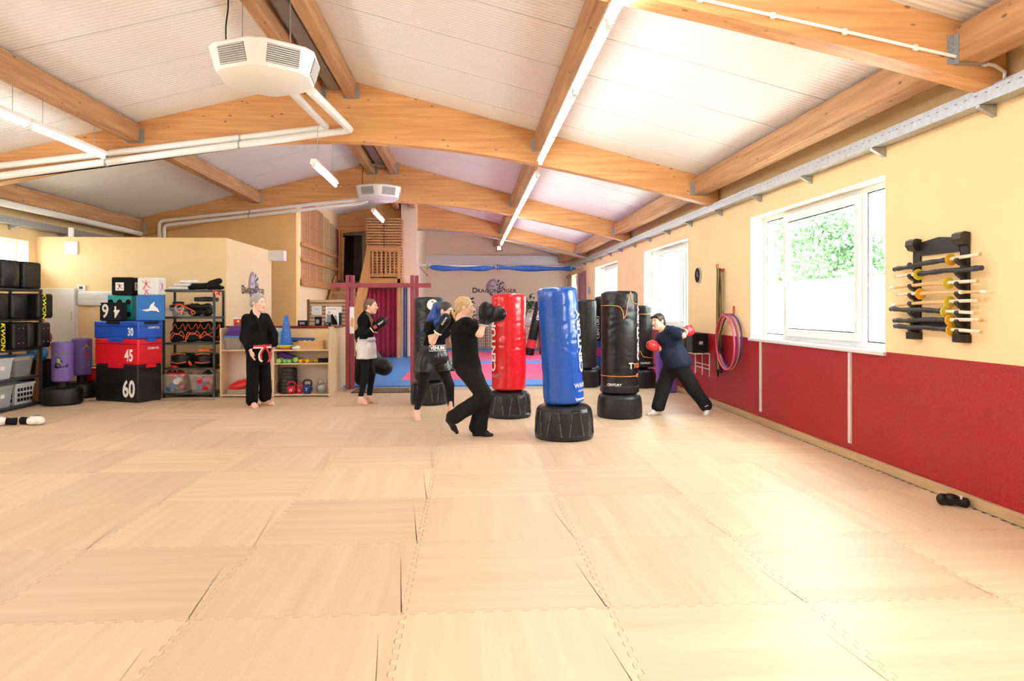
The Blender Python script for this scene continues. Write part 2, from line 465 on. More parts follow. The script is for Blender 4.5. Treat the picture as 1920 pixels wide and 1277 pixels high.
# store room under and beside the landing
struct(gable(MB(), 20.75, 20.95, -2.02, -1.55, 0).build('wall_store_front', PEACH))
struct(MB().prism([(20.95, 0), (WF, 0), (WF, roof(-1.6) + .05), (20.95, roof(-1.6) + .05)], -1.67, -1.55, 'X').build('wall_store_side', PEACH))
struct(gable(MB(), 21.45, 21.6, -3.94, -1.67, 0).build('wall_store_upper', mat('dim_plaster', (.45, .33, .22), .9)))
struct(MB().bx(-3.94, -2.02, 20.85, 20.95, 0, 2.2).build('wall_store_low', PALE))
# skirting strip along the right wall
SKM = wood('skirting_board', (.42, .27, .13), (.62, .43, .23), 'Y', 3, .6)
struct(MB().bx(WR - .04, WR - .006, WB, 21.5, 0, .075).build('baseboard_right', SKM))

# ---- windows
FRAME = mat('white_window_frame', (.74, .76, .77), .4)
GLASS = glass_mat('window_glass', (.96, .99, .98), .05)
FILM = glass_mat('frosted_film', (.97, .97, .96), .03, frost=True)
def window(n, w, film):
    y0, y1, z0, z1 = w
    o = bpy.data.objects.new('window_%d' % n, None); COL.objects.link(o); struct(o)
    xf = WR + .17; t = .07; mb = MB()
    mb.bx(xf, xf + t, y0, y1, z0, z0 + .06); mb.bx(xf, xf + t, y0, y1, z1 - .06, z1)
    ml, mr = y0 + .62 * (y1 - y0) / 2.93, y1 - .62 * (y1 - y0) / 2.93
    for a in (y0, ml - .03, mr - .03, y1 - .06): mb.bx(xf, xf + t, a, a + .06, z0 + .06, z1 - .06)
    mb.build('frame', FRAME, o, bevel=.006)
    sb = MB(); s0, s1, q0, q1 = ml + .03, mr - .03, z0 + .06, z1 - .06
    for a in (s0, s1 - .085): sb.bx(xf - .035, xf + .03, a, a + .085, q0, q1)
    for a in (q0, q1 - .085): sb.bx(xf - .035, xf + .03, s0 + .085, s1 - .085, a, a + .085)
    sb.build('sash', FRAME, o, bevel=.008)
    mid = z0 + .50 * (z1 - z0) if film else z0
    for k, (a, c, e0, e1) in enumerate(((y0 + .06, ml - .03, z0 + .06, z1 - .06), (mr + .03, y1 - .06, z0 + .06, z1 - .06), (s0 + .085, s1 - .085, q0 + .085, q1 - .085))):
        x = xf + (.03 if k < 2 else 0)
        MB().bx(x, x + .008, a, c, e0, e1).build('pane', GLASS, o)
        gk = MB()
        for e_ in (a, c - .013): gk.bx(x - .006, x - .0045, e_, e_ + .013, e0, e1)
        for e_ in (e0, e1 - .013): gk.bx(x - .006, x - .0045, a, c, e_, e_ + .013)
        gk.build('gasket', mat('grey_gasket', (.03, .035, .045), .8, spec=.1), o)
        if film: MB().bx(x - .003, x - .001, a, c, e0, e0 + (e1 - e0) * .44).build('frosted_film', FILM, o)
    h = MB(); h.bx(xf - .05, xf - .034, s1 - .06, s1 - .03, z0 + .66, z0 + .80); h.bx(xf - .075, xf - .05, s1 - .055, s1 - .035, z0 + .60, z0 + .74)
    h.build('handle', WHITE, o, bevel=.004)
    for zz in (z0 + .15, z1 - .22): MB().cyl((xf - .045, s0 + .004, zz), (xf - .045, s0 + .004, zz + .1), .012).build('hinge', mat('hinge_metal', (.7, .7, .68), .35, metal=.6), o)
    # plastered reveals painted pale
    rv = MB(); e = .004
    rv.bx(WR - .002, xf, y0, y0 + e, z0, z1); rv.bx(WR - .002, xf, y1 - e, y1, z0, z1); rv.bx(WR - .002, xf, y0, y1, z1 - e, z1)
    rv.build('reveal', mat('cream_reveal', (.90, .82, .66), .7), o)
    MB().bx(WR - .035, xf, y0 - .02, y1 + .02, z0 - .03, z0 + .006).build('window_sill', FRAME, o, bevel=.005)
for i, w_ in enumerate(WINS): window(i + 1, w_, i < 3 or i == 4)
def left_window(n, y0, y1, z0, z1):
    o = bpy.data.objects.new('window_%d' % n, None); COL.objects.link(o); struct(o)
    xf = WL - .2; mb = MB()
    for a in (z0, z1 - .06): mb.bx(xf - .06, xf, y0, y1, a, a + .06)
    for a in (y0, (y0 + y1) / 2 - .03, y1 - .06): mb.bx(xf - .06, xf, a, a + .06, z0 + .06, z1 - .06)
    mb.build('frame', FRAME, o, bevel=.006)
    for a, c in ((y0 + .06, (y0 + y1) / 2 - .03), ((y0 + y1) / 2 + .03, y1 - .06)):
        MB().bx(xf - .034, xf - .028, a, c, z0 + .06, z1 - .06).build('pane', GLASS, o)
    MB().bx(xf, WL + .03, y0, y1, z0 - .03, z0).build('window_sill', FRAME, o)
left_window(7, 10.1, 12.25, 2.2, 2.62); left_window(8, 4.6, 7.4, 1.9, 2.62); left_window(9, -1, 2, 1.9, 2.62)
# door in the right wall at the far end
d = bpy.data.objects.new('door_1', None); COL.objects.link(d); struct(d)
DM = mat('mauve_door', (.36, .15, .20), .5)
MB().bx(WR - .05, WR - .007, 21.62, 22.62, 0, 2.14).build('door_leaf', DM, d, bevel=.005)
fr = MB(); fr.bx(WR - .07, WR - .007, 21.55, 21.62, 0, 2.65); fr.bx(WR - .07, WR - .007, 22.62, 22.69, 0, 2.65); fr.bx(WR - .07, WR - .007, 21.62, 22.62, 2.58, 2.65)
fr.build('door_frame', DM, d, bevel=.005)
MB().bx(WR - .04, WR - .008, 21.62, 22.62, 2.14, 2.58).build('transom_panel', DM, d)
MB().cyl((WR - .10, 21.72, 1.05), (WR - .10, 21.84, 1.05), .012).cyl((WR - .10, 21.72, 1.05), (WR - .05, 21.72, 1.05), .012).build('door_handle', GALV, d)

# ---- roof: slabs, panels, beams and purlins
rm = MB()
for s in (-1, 1):
    xe = WR + .32 if s > 0 else WL - .3
    rm.add([(RX, WB - .3, RZ + .05), (xe, WB - .3, roof(xe) + .05), (xe, WF + .3, roof(xe) + .05), (RX, WF + .3, RZ + .05),
            (RX, WB - .3, RZ + .25), (xe, WB - .3, roof(xe) + .25), (xe, WF + .3, roof(xe) + .25), (RX, WF + .3, RZ + .25)],
           [(0, 1, 2, 3), (7, 6, 5, 4), (0, 4, 5, 1), (1, 5, 6, 2), (2, 6, 7, 3), (3, 7, 4, 0)])
CEIL = struct(rm.build('ceiling', mat('roof_deck', (.10, .10, .10), .9)))
PANEL = bpy.data.materials.new('ribbed_white_panel'); PANEL.use_nodes = True
nt = PANEL.node_tree; b = nt.nodes['Principled BSDF']; b.inputs['Base Color'].default_value = (.90, .90, .90, 1); b.inputs['Roughness'].default_value = .38
tc = nt.nodes.new('ShaderNodeTexCoord'); wv = nt.nodes.new('ShaderNodeTexWave'); wv.bands_direction = 'Y'; wv.inputs['Scale'].default_value = 5.0; wv.inputs['Distortion'].default_value = 0
bp = nt.nodes.new('ShaderNodeBump'); bp.inputs['Strength'].default_value = .8; bp.inputs['Distance'].default_value = .006
nt.links.new(tc.outputs['Object'], wv.inputs['Vector']); nt.links.new(wv.outputs['Fac'], bp.inputs['Height']); nt.links.new(bp.outputs['Normal'], b.inputs['Normal'])
pm = {}
for s in (-1, 1):
    xe = WR if s > 0 else WL
    mb = MB(); g = .010
    mb.add([(0, g, 0), (xe - RX, g, roof(xe) - RZ), (xe - RX, 1 - g, roof(xe) - RZ), (0, 1 - g, 0), (0, g, .04), (xe - RX, g, roof(xe) - RZ + .04), (xe - RX, 1 - g, roof(xe) - RZ + .04), (0, 1 - g, .04)],
           [(0, 1, 2, 3), (7, 6, 5, 4), (0, 4, 5, 1), (1, 5, 6, 2), (2, 6, 7, 3), (3, 7, 4, 0)])
    pm[s] = mb.mesh('roof_panel'); pm[s].materials.append(PANEL)
    for j in range(29): link('roof_panel', pm[s], None, CEIL, loc=(RX, -3.7 + j, RZ))
GLULAM = wood('glulam_timber', (.56, .25, .085), (.80, .45, .19), 'X', 1.2, .42, knots=True)
ROUGH = wood('sawn_timber', (.32, .145, .06), (.58, .32, .15), 'Y', 1.3, .6, knots=True)
def beam_poly():
    def bot(t):      # underside measured from the ridge line
        t = abs(t)
        return 3.865 - .034 * t * t if t < 2.6 else 3.635 - .185 * (t - 2.6) - .010 * (t - 2.6) ** 2
    up = [(RX + t, roof(RX + t) - .004) for t in (5.62, 0, -5.62)]
    lo = [(RX + t, bot(t)) for t in [-5.62 + 11.24 * k / 40 for k in range(41)]]
    return up + lo
BM = MB().prism(beam_poly(), 0, .17, 'Y').mesh('roof_beam'); BM.materials.append(GLULAM)
for y, lab in zip(BEAM_Y, ('glulam arch beam crossing nearest the camera at upper right', 'broad glulam arch beam crossing the middle of the hall', 'third glulam arch beam behind the small hanging heater', 'glulam arch beam closest to the far wall')):
    o = link('roof_beam', BM, None, CEIL, loc=(0, y, 0)); o['label'] = lab
PX = ((-1.68, .14), (-2.16, .14), (1.05, .17), (-4.70, .17), (3.44, .20), (-7.22, .20))
ys = [-3.4, *BEAM_Y, WF]
HANG = mat('zinc_hanger', (.42, .46, .50), .45, metal=.7, var=.2, vscale=60)
for i in range(len(ys) - 1):
    y0 = ys[i] + (.17 if i else 0); y1 = ys[i + 1]
    for x, wd in PX:
        if i == 4 and x in (-2.16, -4.70, -7.22): continue
        hgt = .26 if x > -1.5 or x < -3 else .24
        zt = min(roof(x - wd / 2), roof(x + wd / 2)) - .004
        p = MB().bx(x - wd / 2, x + wd / 2, y0, y1, zt - hgt, zt).build('purlin', ROUGH, CEIL, bevel=.012)
        for ye, sg in ((y1, -1), (y0, 1)):
            hb = MB(); a, c = (ye - .05, ye - .002) if sg < 0 else (ye + .002, ye + .05)
            hb.bx(x - wd / 2 - .004, x - wd / 2 - .001, a, c, zt - hgt - .004, zt - .06); hb.bx(x + wd / 2 + .001, x + wd / 2 + .004, a, c, zt - hgt - .004, zt - .06)
            hb.bx(x - wd / 2, x + wd / 2, a, c, zt - hgt - .005, zt - hgt - .001)
            f0, f1 = (ye - .004, ye - .001) if sg < 0 else (ye + .001, ye + .004)
            hb.bx(x - wd / 2 - .05, x - wd / 2 - .003, f0, f1, zt - hgt, zt - .06); hb.bx(x + wd / 2 + .003, x + wd / 2 + .05, f0, f1, zt - hgt, zt - .06)
            hb.build('hanger', HANG, p)
# dark metal channel between the two ridge purlins
MB().bx(-2.0, -1.84, -3.4, 21, 4.60, 4.66).build('ridge_channel', mat('dull_channel', (.30, .27, .26), .5, metal=.4), CEIL)

# ---- fluorescent light lines
def fixture(x, y0, y1, z, label, hang, group, wires=True):
    t = thing('strip_light', label, 'lamp', (x, (y0 + y1) / 2, z), group=group)
    L = (y1 - y0) / 2
    MB().prism([(-.045, 0), (.045, 0), (.035, .05), (-.035, .05)], -L, L, 'Y').build('housing', WHITE, t)
    MB().cyl((0, -L + .03, -.032), (0, L - .03, -.032), .022, n=12).build('tube', lamp_mat('fluorescent_tube', (.92, .97, 1), TUBE), t)
    for s in (-1, 1): MB().bx(-.022, .022, s * (L - .03) - .012, s * (L - .03) + .012, -.058, 0).build('tube_holder', WHITE, t)
    if wires:
        for s in (-1, 1):
            MB().cyl((0, s * (L - .25), .055), (0, s * (L - .25), hang - z), .004, n=6).build('suspension_wire', GALV, t)
FL = 'strip lights hung in lines under the roof'
ORD = ('first', 'second', 'third', 'fourth', 'fifth', 'sixth', 'seventh', 'eighth')
for k in range(7):
    y0 = 8.08 - k * 1.6
    lab = ('strip light in the right-hand row just before the middle beam', 'strip light in the right-hand row, second before the middle beam', 'strip light in the right-hand row cut by the top of the picture')[k] if k < 3 else 'strip light of the right-hand row overhead, %s one behind the viewer' % ORD[k - 3]
    fixture(1.02, y0 + .01, y0 + 1.59, 3.56, lab, roof(1.02) - .27, FL)
for k in range(7):
    y0 = 10.3 + k * 1.6
    mid = any(abs(y0 + .8 - q) < .95 for q in (15.58, 21.08))
    fixture(1.04, y0 + .01, y0 + 1.59, 3.50, '%s strip light of the right-hand row beyond the middle beam' % ORD[k], 3.55 if mid else roof(1.04) - .27, FL)
for k in range(6):
    y0 = 7.88 - k * 1.6
    lab = 'strip light at upper left ending by the left mid purlin' if k == 0 else ('strip light entering the picture at its left edge' if k == 1 else 'strip light of the left-hand row overhead, %s one behind the viewer' % ORD[k - 2])
    fixture(-4.86, y0 + .01, y0 + 1.59, 3.52, lab, roof(-4.86) - .2, FL)
fixture(-2.05, 9.2, 10.75, 3.40, 'single strip light on long wires under the ridge by the middle beam', 4.5, FL)
fixture(-2.05, 14.9, 16.6, 3.58, 'single strip light under the ridge beyond the small heater', 4.5, FL)

# ================================================================== SERVICES UNDER THE ROOF
HW = mat('white_enamel', (.90, .91, .91), .32)
DARKG = mat('dark_grille', (.05, .055, .06), .5)
def heater(x, y, z, lab):
    t = thing('air_heater', lab, 'heater', (x, y, z), R(5), group='ceiling air heaters')
    def ring(r, zz):       # hexagon with narrow chamfered corners
        return [(r * math.cos(R(30 + 60 * i + e)), r * math.sin(R(30 + 60 * i + e)), zz) for i in range(6) for e in (-7, 7)]
    rr = ((.34, 0), (.45, .05), (.515, .27), (.50, .285))
    vs = sum([ring(r, zz) for r, zz in rr], [])
    fs = [tuple(range(11, -1, -1)), tuple(range(36, 48))]
    for j in range(3):
        for i in range(12): fs.append((j * 12 + i, j * 12 + (i + 1) % 12, j * 12 + 12 + (i + 1) % 12, j * 12 + 12 + i))
    h = MB().add(vs, fs).build('housing', HW, t, bevel=.006)
    cf = math.cos(R(23))
    for i in range(6):
        a = R(60 * (i + 1)); n = Vector((math.cos(a), math.sin(a), 0)); u = Vector((-math.sin(a), math.cos(a), 0))
        tilt = math.atan2(.065 * cf, .22)
        up = (Vector((0, 0, 1)) * math.cos(tilt) + n * math.sin(tilt)); nn = (n * math.cos(tilt) - Vector((0, 0, 1)) * math.sin(tilt))
        c = n * (.4825 * cf) + Vector((0, 0, .16))
        Mx = Matrix((u, up, nn)).transposed()
        g = MB().box(c + nn * .002, (.30, .165, .006), M=Mx).build('grille', DARKG, t)
        for k in range(9):
            zz = -.074 + k * .0185
            MB().box(c + up * zz + nn * .008, (.30, .006, .010), M=Mx @ Matrix.Rotation(R(-25), 3, 'X')).build('louvre', HW, g)
    top = 4.55 - z
    MB().bx(-.42, .42, -.02, .02, top, top + .04).build('strut', GALV, t)
    for sx, sy in ((-.22, 0), (.22, 0)):
        MB().cyl((sx, sy, .27), (sx, sy, top), .005, n=6).build('threaded_rod', GALV, t)
    MB().tube(bezier([(-.34, -.1, .27), (-.345, -.1, .5), (-.33, -.08, .7), (-.34, -.05, top)], 12), .007, 6).build('supply_cable', MATTE, t)
    jb = MB().bx(-.05, .05, .1, .2, .27, .35).build('junction_box', HW, t)
    MB().tube(bezier([(0, .15, .33), (.08, .17, .40), (.25, .2, .39), (.30, .22, .36), (.31, .25, .27)], 16), .008, 6).build('control_cable', HW, jb)
    return t
heater(-1.93, 6.68, 3.60, 'large white octagonal air heater hung under the ridge')
heater(-1.93, 14.92, 3.79, 'small-looking white air heater hung farther back under the ridge')
PIPE = mat('white_pipe_lagging', (.88, .88, .87), .4)
def pipe(lab, pts, r=.045, clips=()):
    t = thing('heating_pipe', lab, 'pipe', pts[0]); o = Vector(pts[0])
    P = [Vector(p) - o for p in pts]; Q = [P[0]]
    for a, b, c in zip(P[:-2], P[1:-1], P[2:]):       # rounded elbows
        e = min(.1, (b - a).length / 2, (c - b).length / 2); p0 = b + (a - b).normalized() * e; p1 = b + (c - b).normalized() * e
        for k in range(6):
            s = k / 5; Q.append((1 - s) ** 2 * p0 + 2 * s * (1 - s) * b + s * s * p1)
    Q.append(P[-1])
    MB().tube(Q, r, 14).build('pipe_run', PIPE, t, smooth='auto')
    for c in clips:
        c = Vector(c) - o; MB().cyl(c - Vector((.012, 0, .003)), c + Vector((.012, 0, -.003)), r + .006, n=14).build('pipe_clip', GALV, t, smooth='auto')
    return t
pipe('upper white heating pipe along the middle beam, left of the large heater', [(-1.80, 7.05, 3.68), (-2.0, 9.83, 4.03), (-6.41, 9.83, 3.43), (-7.45, 9.83, 3.29)], .045, [(-3.2, 9.83, 3.867), (-5.0, 9.83, 3.622)])
pipe('lower white heating pipe along the middle beam, left of the large heater', [(-1.60, 7.05, 3.68), (-1.66, 9.79, 3.99), (-6.41, 9.79, 3.28), (-7.45, 9.79, 3.12)], .05, [(-3.2, 9.79, 3.76), (-5.0, 9.79, 3.49)])
pipe('upper white pipe along the third beam from the small heater', [(-2.25, 15.05, 3.86), (-2.5, 15.38, 3.885), (-6.74, 15.38, 3.37), (-6.74, 15.38, 2.74)], .036, [(-4.8, 15.38, 3.606)])
pipe('lower white pipe along the third beam from the small heater', [(-2.20, 15.02, 3.80), (-2.5, 15.3, 3.775), (-6.60, 15.3, 3.27), (-6.60, 15.3, 2.74)], .036, [(-4.8, 15.3, 3.492)])
pipe('thick white pipe high on the left wall above the window', [(-7.2, 4, 3.08), (-7.2, 15.8, 3.12)], .06)
for k, (z, r) in enumerate(((3.165, .016), (3.13, .012))):
    t = thing('electric_cable', ('grey', 'thin dark')[k] + ' cable strung beneath the pipes of the middle beam', 'cable', (-2.9, 9.88, z + .66))
    MB().tube(bezier([(0, 0, 0), (-1.2, 0, -.19), (-2.4, 0, -.38), (-3.6, 0, -.545), (-4.5, 0, -.68)], 20), r, 6).build('cable_run', (GALV, MATTE)[k], t)
t = thing('conduit', 'thin white conduit clipped along the nearest beam', 'pipe', (1.2, 4.48, 3.60))
MB().tube([(0, 0, 0), (.41, 0, -.074), (1.4, 0, -.262), (2.42, 0, -.46), (2.50, .01, -.50), (2.505, .03, -.60), (2.505, .1, -.62)], .012, 8).build('tube_run', HW, t, smooth='auto')
for k in range(5): MB().box((.35 + k * .5, .004, -.062 - k * .096), (.03, .02, .04)).build('clip', HW, t)
t = thing('conduit', 'grey metal conduit along the underside of the farthest beam', 'pipe', (-1.6, 20.97, 3.90))
MB().tube([(0, 0, -.03), (1.5, 0, -.11), (3, 0, -.36), (4.6, 0, -.68), (5.25, 0, -.86)], .025, 8).build('tube_run', GALV, t, smooth='auto')
# perforated cable trays on both long walls
def tray(lab, x0, x1, y0, y1, z, br, s):
    t = thing('cable_tray', lab, 'cable tray', ((x0 + x1) / 2, y0, z)); cx = (x0 + x1) / 2
    mb = MB(); L = y1 - y0; hw = abs(x1 - x0) / 2
    mb.bx(-hw, hw, 0, L, 0, .004); mb.bx(-hw, -hw + .003, 0, L, .004, .11); mb.bx(hw - .003, hw, 0, L, .004, .11)
    mb.build('channel', GALV, t)
    sl = MB(); k = 0.05
    while k < L: 
        for zz in (.065,): sl.bx(-s * hw - .002 - .002, -s * hw + .002, k, k + .018, zz, zz + .005) if s > 0 else sl.bx(hw - .001, hw + .0035, k, k + .018, zz, zz + .005)
        k += .10
    sl.build('slots', mat('slot_shadow', (.16, .17, .18), .7), t)['kind'] = 'stuff'
    for b in br:
        MB().prism([(s * hw, -.002), (-s * hw, -.002), (-s * hw, -.02), (s * hw, -.085)] if s > 0 else [(-hw, -.002), (hw, -.002), (hw, -.02), (-hw, -.085)], b - y0 - .02, b - y0 + .02, 'Y').build('bracket', GALV, t)
tray('long perforated steel cable tray above the windows of the right wall', 3.62, 3.745, -3.3, 24.8, 2.915, [-1, .8, 2.3, 3.4, 4.64, 5.93, 7.24, 8.52, 9.87, 11.22, 12.5, 13.8, 15.1, 16.4, 17.7, 19, 20.3, 21.6], 1)
tray('perforated steel cable tray high on the left wall', -7.54, -7.38, 2, 15.8, 2.84, [10.5, 11.75, 13.1, 14.4], -1)
t = thing('emergency_lamp', 'small square lamp fixed below the far end of the light row', 'lamp', (1.0, 22.2, 3.32))
MB().bx(-.11, .11, -.05, .05, 0, .2).build('case', mat('brown_case', (.35, .22, .17), .5), t, bevel=.01)
MB().bx(-.05, .05, -.055, -.05, .05, .15).build('lens', lamp_mat('lamp_lens', (1, .97, .9), 6), t)
MB().cyl((0, 0, .2), (0, 0, .66), .012, n=8).build('stem', GALV, t)

# ================================================================== ALONG THE RIGHT WALL
# sword rack with practice swords
RK = mat('black_lacquer', (.018, .014, .012), .35)
rack = thing('sword_rack', 'black lacquered wall rack holding practice swords right of the window', 'rack', (3.75, 5.2, 1.24))
YA, YB = .27, -.28      # far and near uprights (local Y), rack reaches 0.8 m up
for yy, nm in ((YA, 'upright'), (YB, 'upright')):
    u = MB().bx(-.02, -.001, yy - .045, yy + .045, .03, .80)
    u.build('upright', RK, rack, bevel=.004)
    MB().bx(-.075, -.001, yy - .055, yy + .055, -.03, .03).build('foot_block', RK, rack, bevel=.004)
    MB().prism([(-.021, .70), (-.021, .80), (-.05, .805), (-.08, .79), (-.085, .75), (-.06, .71)], yy - .05, yy + .05, 'Y').build('finial', RK, rack)
MB().prism([(YB + .05, .66), (YA - .05, .66), (YA - .05, .77), (.0, .795), (YB + .05, .77)], -.02, -.002, 'X').build('top_rail', RK, rack)
MB().bx(-.02, -.002, YB + .05, YA - .05, .08, .15).build('bottom_rail', RK, rack)
LEV = [.60, .505, .42, .345, .275, .20, .135, .06]
pegp = [(-.02, -.028), (-.045, -.03), (-.07, -.012), (-.088, .012), (-.078, .03), (-.066, .012), (-.05, -.006), (-.02, -.006)]
for zl in LEV:
    for yy in (YA, YB):
        MB().prism([(a, b_ + zl - .02) for a, b_ in pegp], yy - .02, yy + .02, 'Y').build('peg', RK, rack)
BAM = wood('bamboo_cane', (.62, .38, .13), (.80, .56, .26), 'Y', 2, .4)
LEATH = mat('white_leather_grip', (.80, .72, .58), .6, var=.12, vscale=30)
TSU = mat('amber_guard', (.80, .42, .02), .35); TSU2 = mat('yellow_guard', (.72, .58, .03), .35)
SLEEVE = mat('black_leather_sleeve', (.025, .026, .03), .38, bump=.3, bscale=25)
# (covered, handle towards camera, guard colour, label, y shift, tilt)
SW = [(1, 1, TSU, 'topmost practice sword, sleeved in black, tilted on the rack', .0, .06), (1, -1, TSU2, 'black-sleeved practice sword lying the other way, second on the rack', -.05, -.01),
      (0, 1, TSU2, 'bare bamboo practice sword, third from the top of the rack', .05, .02), (0, -1, TSU, 'bare bamboo practice sword with white cord, fourth on the rack', -.1, .0),
      (0, 1, TSU2, 'bare bamboo practice sword, fifth from the top of the rack', .02, .03), (1, 1, TSU2, 'black-sleeved practice sword, sixth on the rack', .1, -.02),
      (1, 1, TSU, 'black-sleeved practice sword, second from the bottom of the rack', .0, .03), (1, 1, TSU, 'lowest black-sleeved practice sword on the rack', -.02, -.01)]
for (cov, dr, gm, lab, sh, tl), zl in zip(SW, LEV):
    t = thing('practice_sword', lab, 'sword', (3.75 - .065, 5.2 - .20 * dr + sh * .5, 1.24 + zl), group='practice swords on the wall rack', rot=(-tl * dr, 0, 0))
    e = -dr      # handle direction along Y (towards the camera is -Y)
    MB().tube([(0, .0, .004), (0, e * .12, .004), (0, e * .30, .0)], [.015, .014, .012], 10).build('grip', LEATH, t, smooth='auto')
    MB().cyl((0, e * .30, 0), (0, e * .305, 0), .0135).build('pommel', BAM, t)
    MB().cyl((0, -.006, .0), (0, .006, .0), .046, n=24).build('guard', gm, t, bevel=.003)
    if cov:
        pts = [(0, -e * .01, .004), (0, -e * .15, .006), (0, -e * .33, .010), (0, -e * .50, .003), (0, -e * .66, .008), (0, -e * .70, .004)]
        MB().tube(bezier(pts, 30), [.020 + .005 * math.sin(i * .9) * (i % 3) / 3 for i in range(29)] + [.018, .012], 10).build('sleeve', SLEEVE, t, smooth='auto')
    else:
        MB().tube([(0, -e * .01, .004), (0, -e * .3, .008), (0, -e * .68, .0)], [.016, .014, .010], 8).build('blade', BAM, t, smooth='auto')
        for q in (.45,): MB().cyl((0, -e * q, .004), (0, -e * (q + .025), .004), .0155).build('binding', PRINTW, t)
        MB().cyl((0, -e * .66, .0), (0, -e * .715, .0), .0125).build('tip_cap', PRINTW, t)

# skipping ropes on a hook
hk = thing('wall_hook', 'double red-tipped hook high on the wall carrying skipping ropes', 'hook', (3.745, 9.84, 2.03))
hb = MB(); hb.bx(-.02, 0, -.05, .05, -.02, .02); 
for s in (-1, 1): hb.tube([(-.01, s * .035, 0), (-.06, s * .035, 0), (-.085, s * .035, .03), (-.085, s * .035, .09)], .007, 8)
hb.build('hook_body', mat('red_plastic', (.6, .07, .04), .4), hk)
RC = [mat('rope_' + n, c, .5) for n, c in (('olive', (.10, .09, .02)), ('black', (.015, .015, .015)), ('yellow', (.55, .38, .06)), ('brown', (.16, .07, .02)), ('green', (.05, .13, .06)), ('ochre', (.40, .24, .05)))]
rr = random.Random(5)
for i in range(7):
    y = 9.84 + (-.075 + i * .024); L = 1.05 + rr.random() * .18; x = 3.66 + rr.random() * .03
    cn = ('olive', 'black', 'yellow', 'brown', 'green', 'ochre')[i % 6]
    pos = ('farthest left', 'second from left', 'third from left', 'middle', 'third from right', 'second from right', 'farthest right')[6 - i]
    t = thing('skipping_rope', '%s skipping rope hanging on the hook, %s of the bundle' % (cn, pos), 'rope', (x, y, 2.04), group='skipping ropes on the hook')
    for s in (-1, 1):
        pts = [(0, 0, .012), (.004 * s, .012 * s, -.05), (.012 * s, .006 * s + rr.uniform(-.012, .012), -L * .45), (.010 * s, .014 * s, -L)]
        MB().tube(bezier(pts, 18), .0065, 6).build('cord', RC[i % 6], t, smooth='auto')
        zz = -L - rr.random() * .06
        MB().tube([(.010 * s, .014 * s, -L + .02), (.010 * s, .014 * s, zz - .05), (.010 * s, .018 * s, zz - .30)], [.013, .016, .013], 10).build('handle', RC[1] if i != 2 else RC[5], t, smooth='auto')
# hula hoops
hk = thing('wall_hook', 'red hook in the dado edge carrying four hoops', 'hook', (3.745, 9.42, 1.40))
MB().bx(-.015, 0, -.015, .015, -.03, .10).tube([(-.01, 0, -.01), (-.15, 0, -.012), (-.165, 0, .03)], .006, 8).build('hook_body', mat('red_plastic', (.6, .07, .04)), hk)
HP = [('pink', (.75, .08, .16)), ('purple', (.22, .05, .32)), ('orange', (.85, .30, .04)), ('blue', (.04, .07, .40))]
for i, (cn, c) in enumerate(HP):
    t = thing('gym_hoop', '%s gym hoop hanging on the hook below the clock side of the window' % cn, 'hoop', (3.60 + i * .034, 9.42 - .035 + i * .018, .985 + .012 * (i % 2)), group='hoops on the hook', rot=(0, R(-2 + i * 1.2), R((-2, 1, 0, 1)[i])))
    MB().tube([(0, .38 * math.cos(a), .38 * math.sin(a)) for a in [2 * PI * k / 48 for k in range(48)]], .0125, 10, closed=True).build('ring', mat('hoop_' + cn, c, .25), t, smooth='auto')
# clocks
def clock(lab, x, y, z, r, c):
    t = thing('wall_clock', lab, 'clock', (x, y, z))
    MB().cyl((0, 0, 0), (-.03, 0, 0), r, n=32).build('case', mat('clock_rim', (.55, .54, .52), .3, metal=.4), t, bevel=.004)
    f = MB().cyl((-.028, 0, 0), (-.032, 0, 0), r * .9, n=32).build('dial', c, t)
    hm = MB(); hm.box((-.034, 0, r * .2), (.002, .008, r * .5)); hm.box((-.034, -r * .22, -r * .1), (.002, r * .5, .008), M=Matrix.Rotation(R(25), 3, 'X'))
    hm.build('hands', PRINTW, f)
clock('round dark wall clock with pale rim between the windows', 3.748, 10.89, 2.005, .13, MATTE)
clock('small round clock on the mauve wall by the far door', 3.748, 20.9, 2.02, .13, mat('clock_blue', (.25, .25, .45), .4))
# aluminium strips on the dado
for y, lab in ((8.52, 'left'), (6.47, 'right')):
    t = thing('wall_rail', 'white metal strip screwed upright on the red dado, %s one' % lab, 'rail', (3.744, y, .145))
    MB().prism([(0, -.02), (-.018, -.02), (-.018, -.008), (-.008, -.006), (-.008, .006), (-.018, .008), (-.018, .02), (0, .02)], 0, .89, 'Z').build('profile', mat('white_aluminium', (.80, .78, .74), .35), t)
    for z in (.05, .85): MB().cyl((-.008, 0, z), (-.011, 0, z), .006, n=8).build('screw', GALV, t)
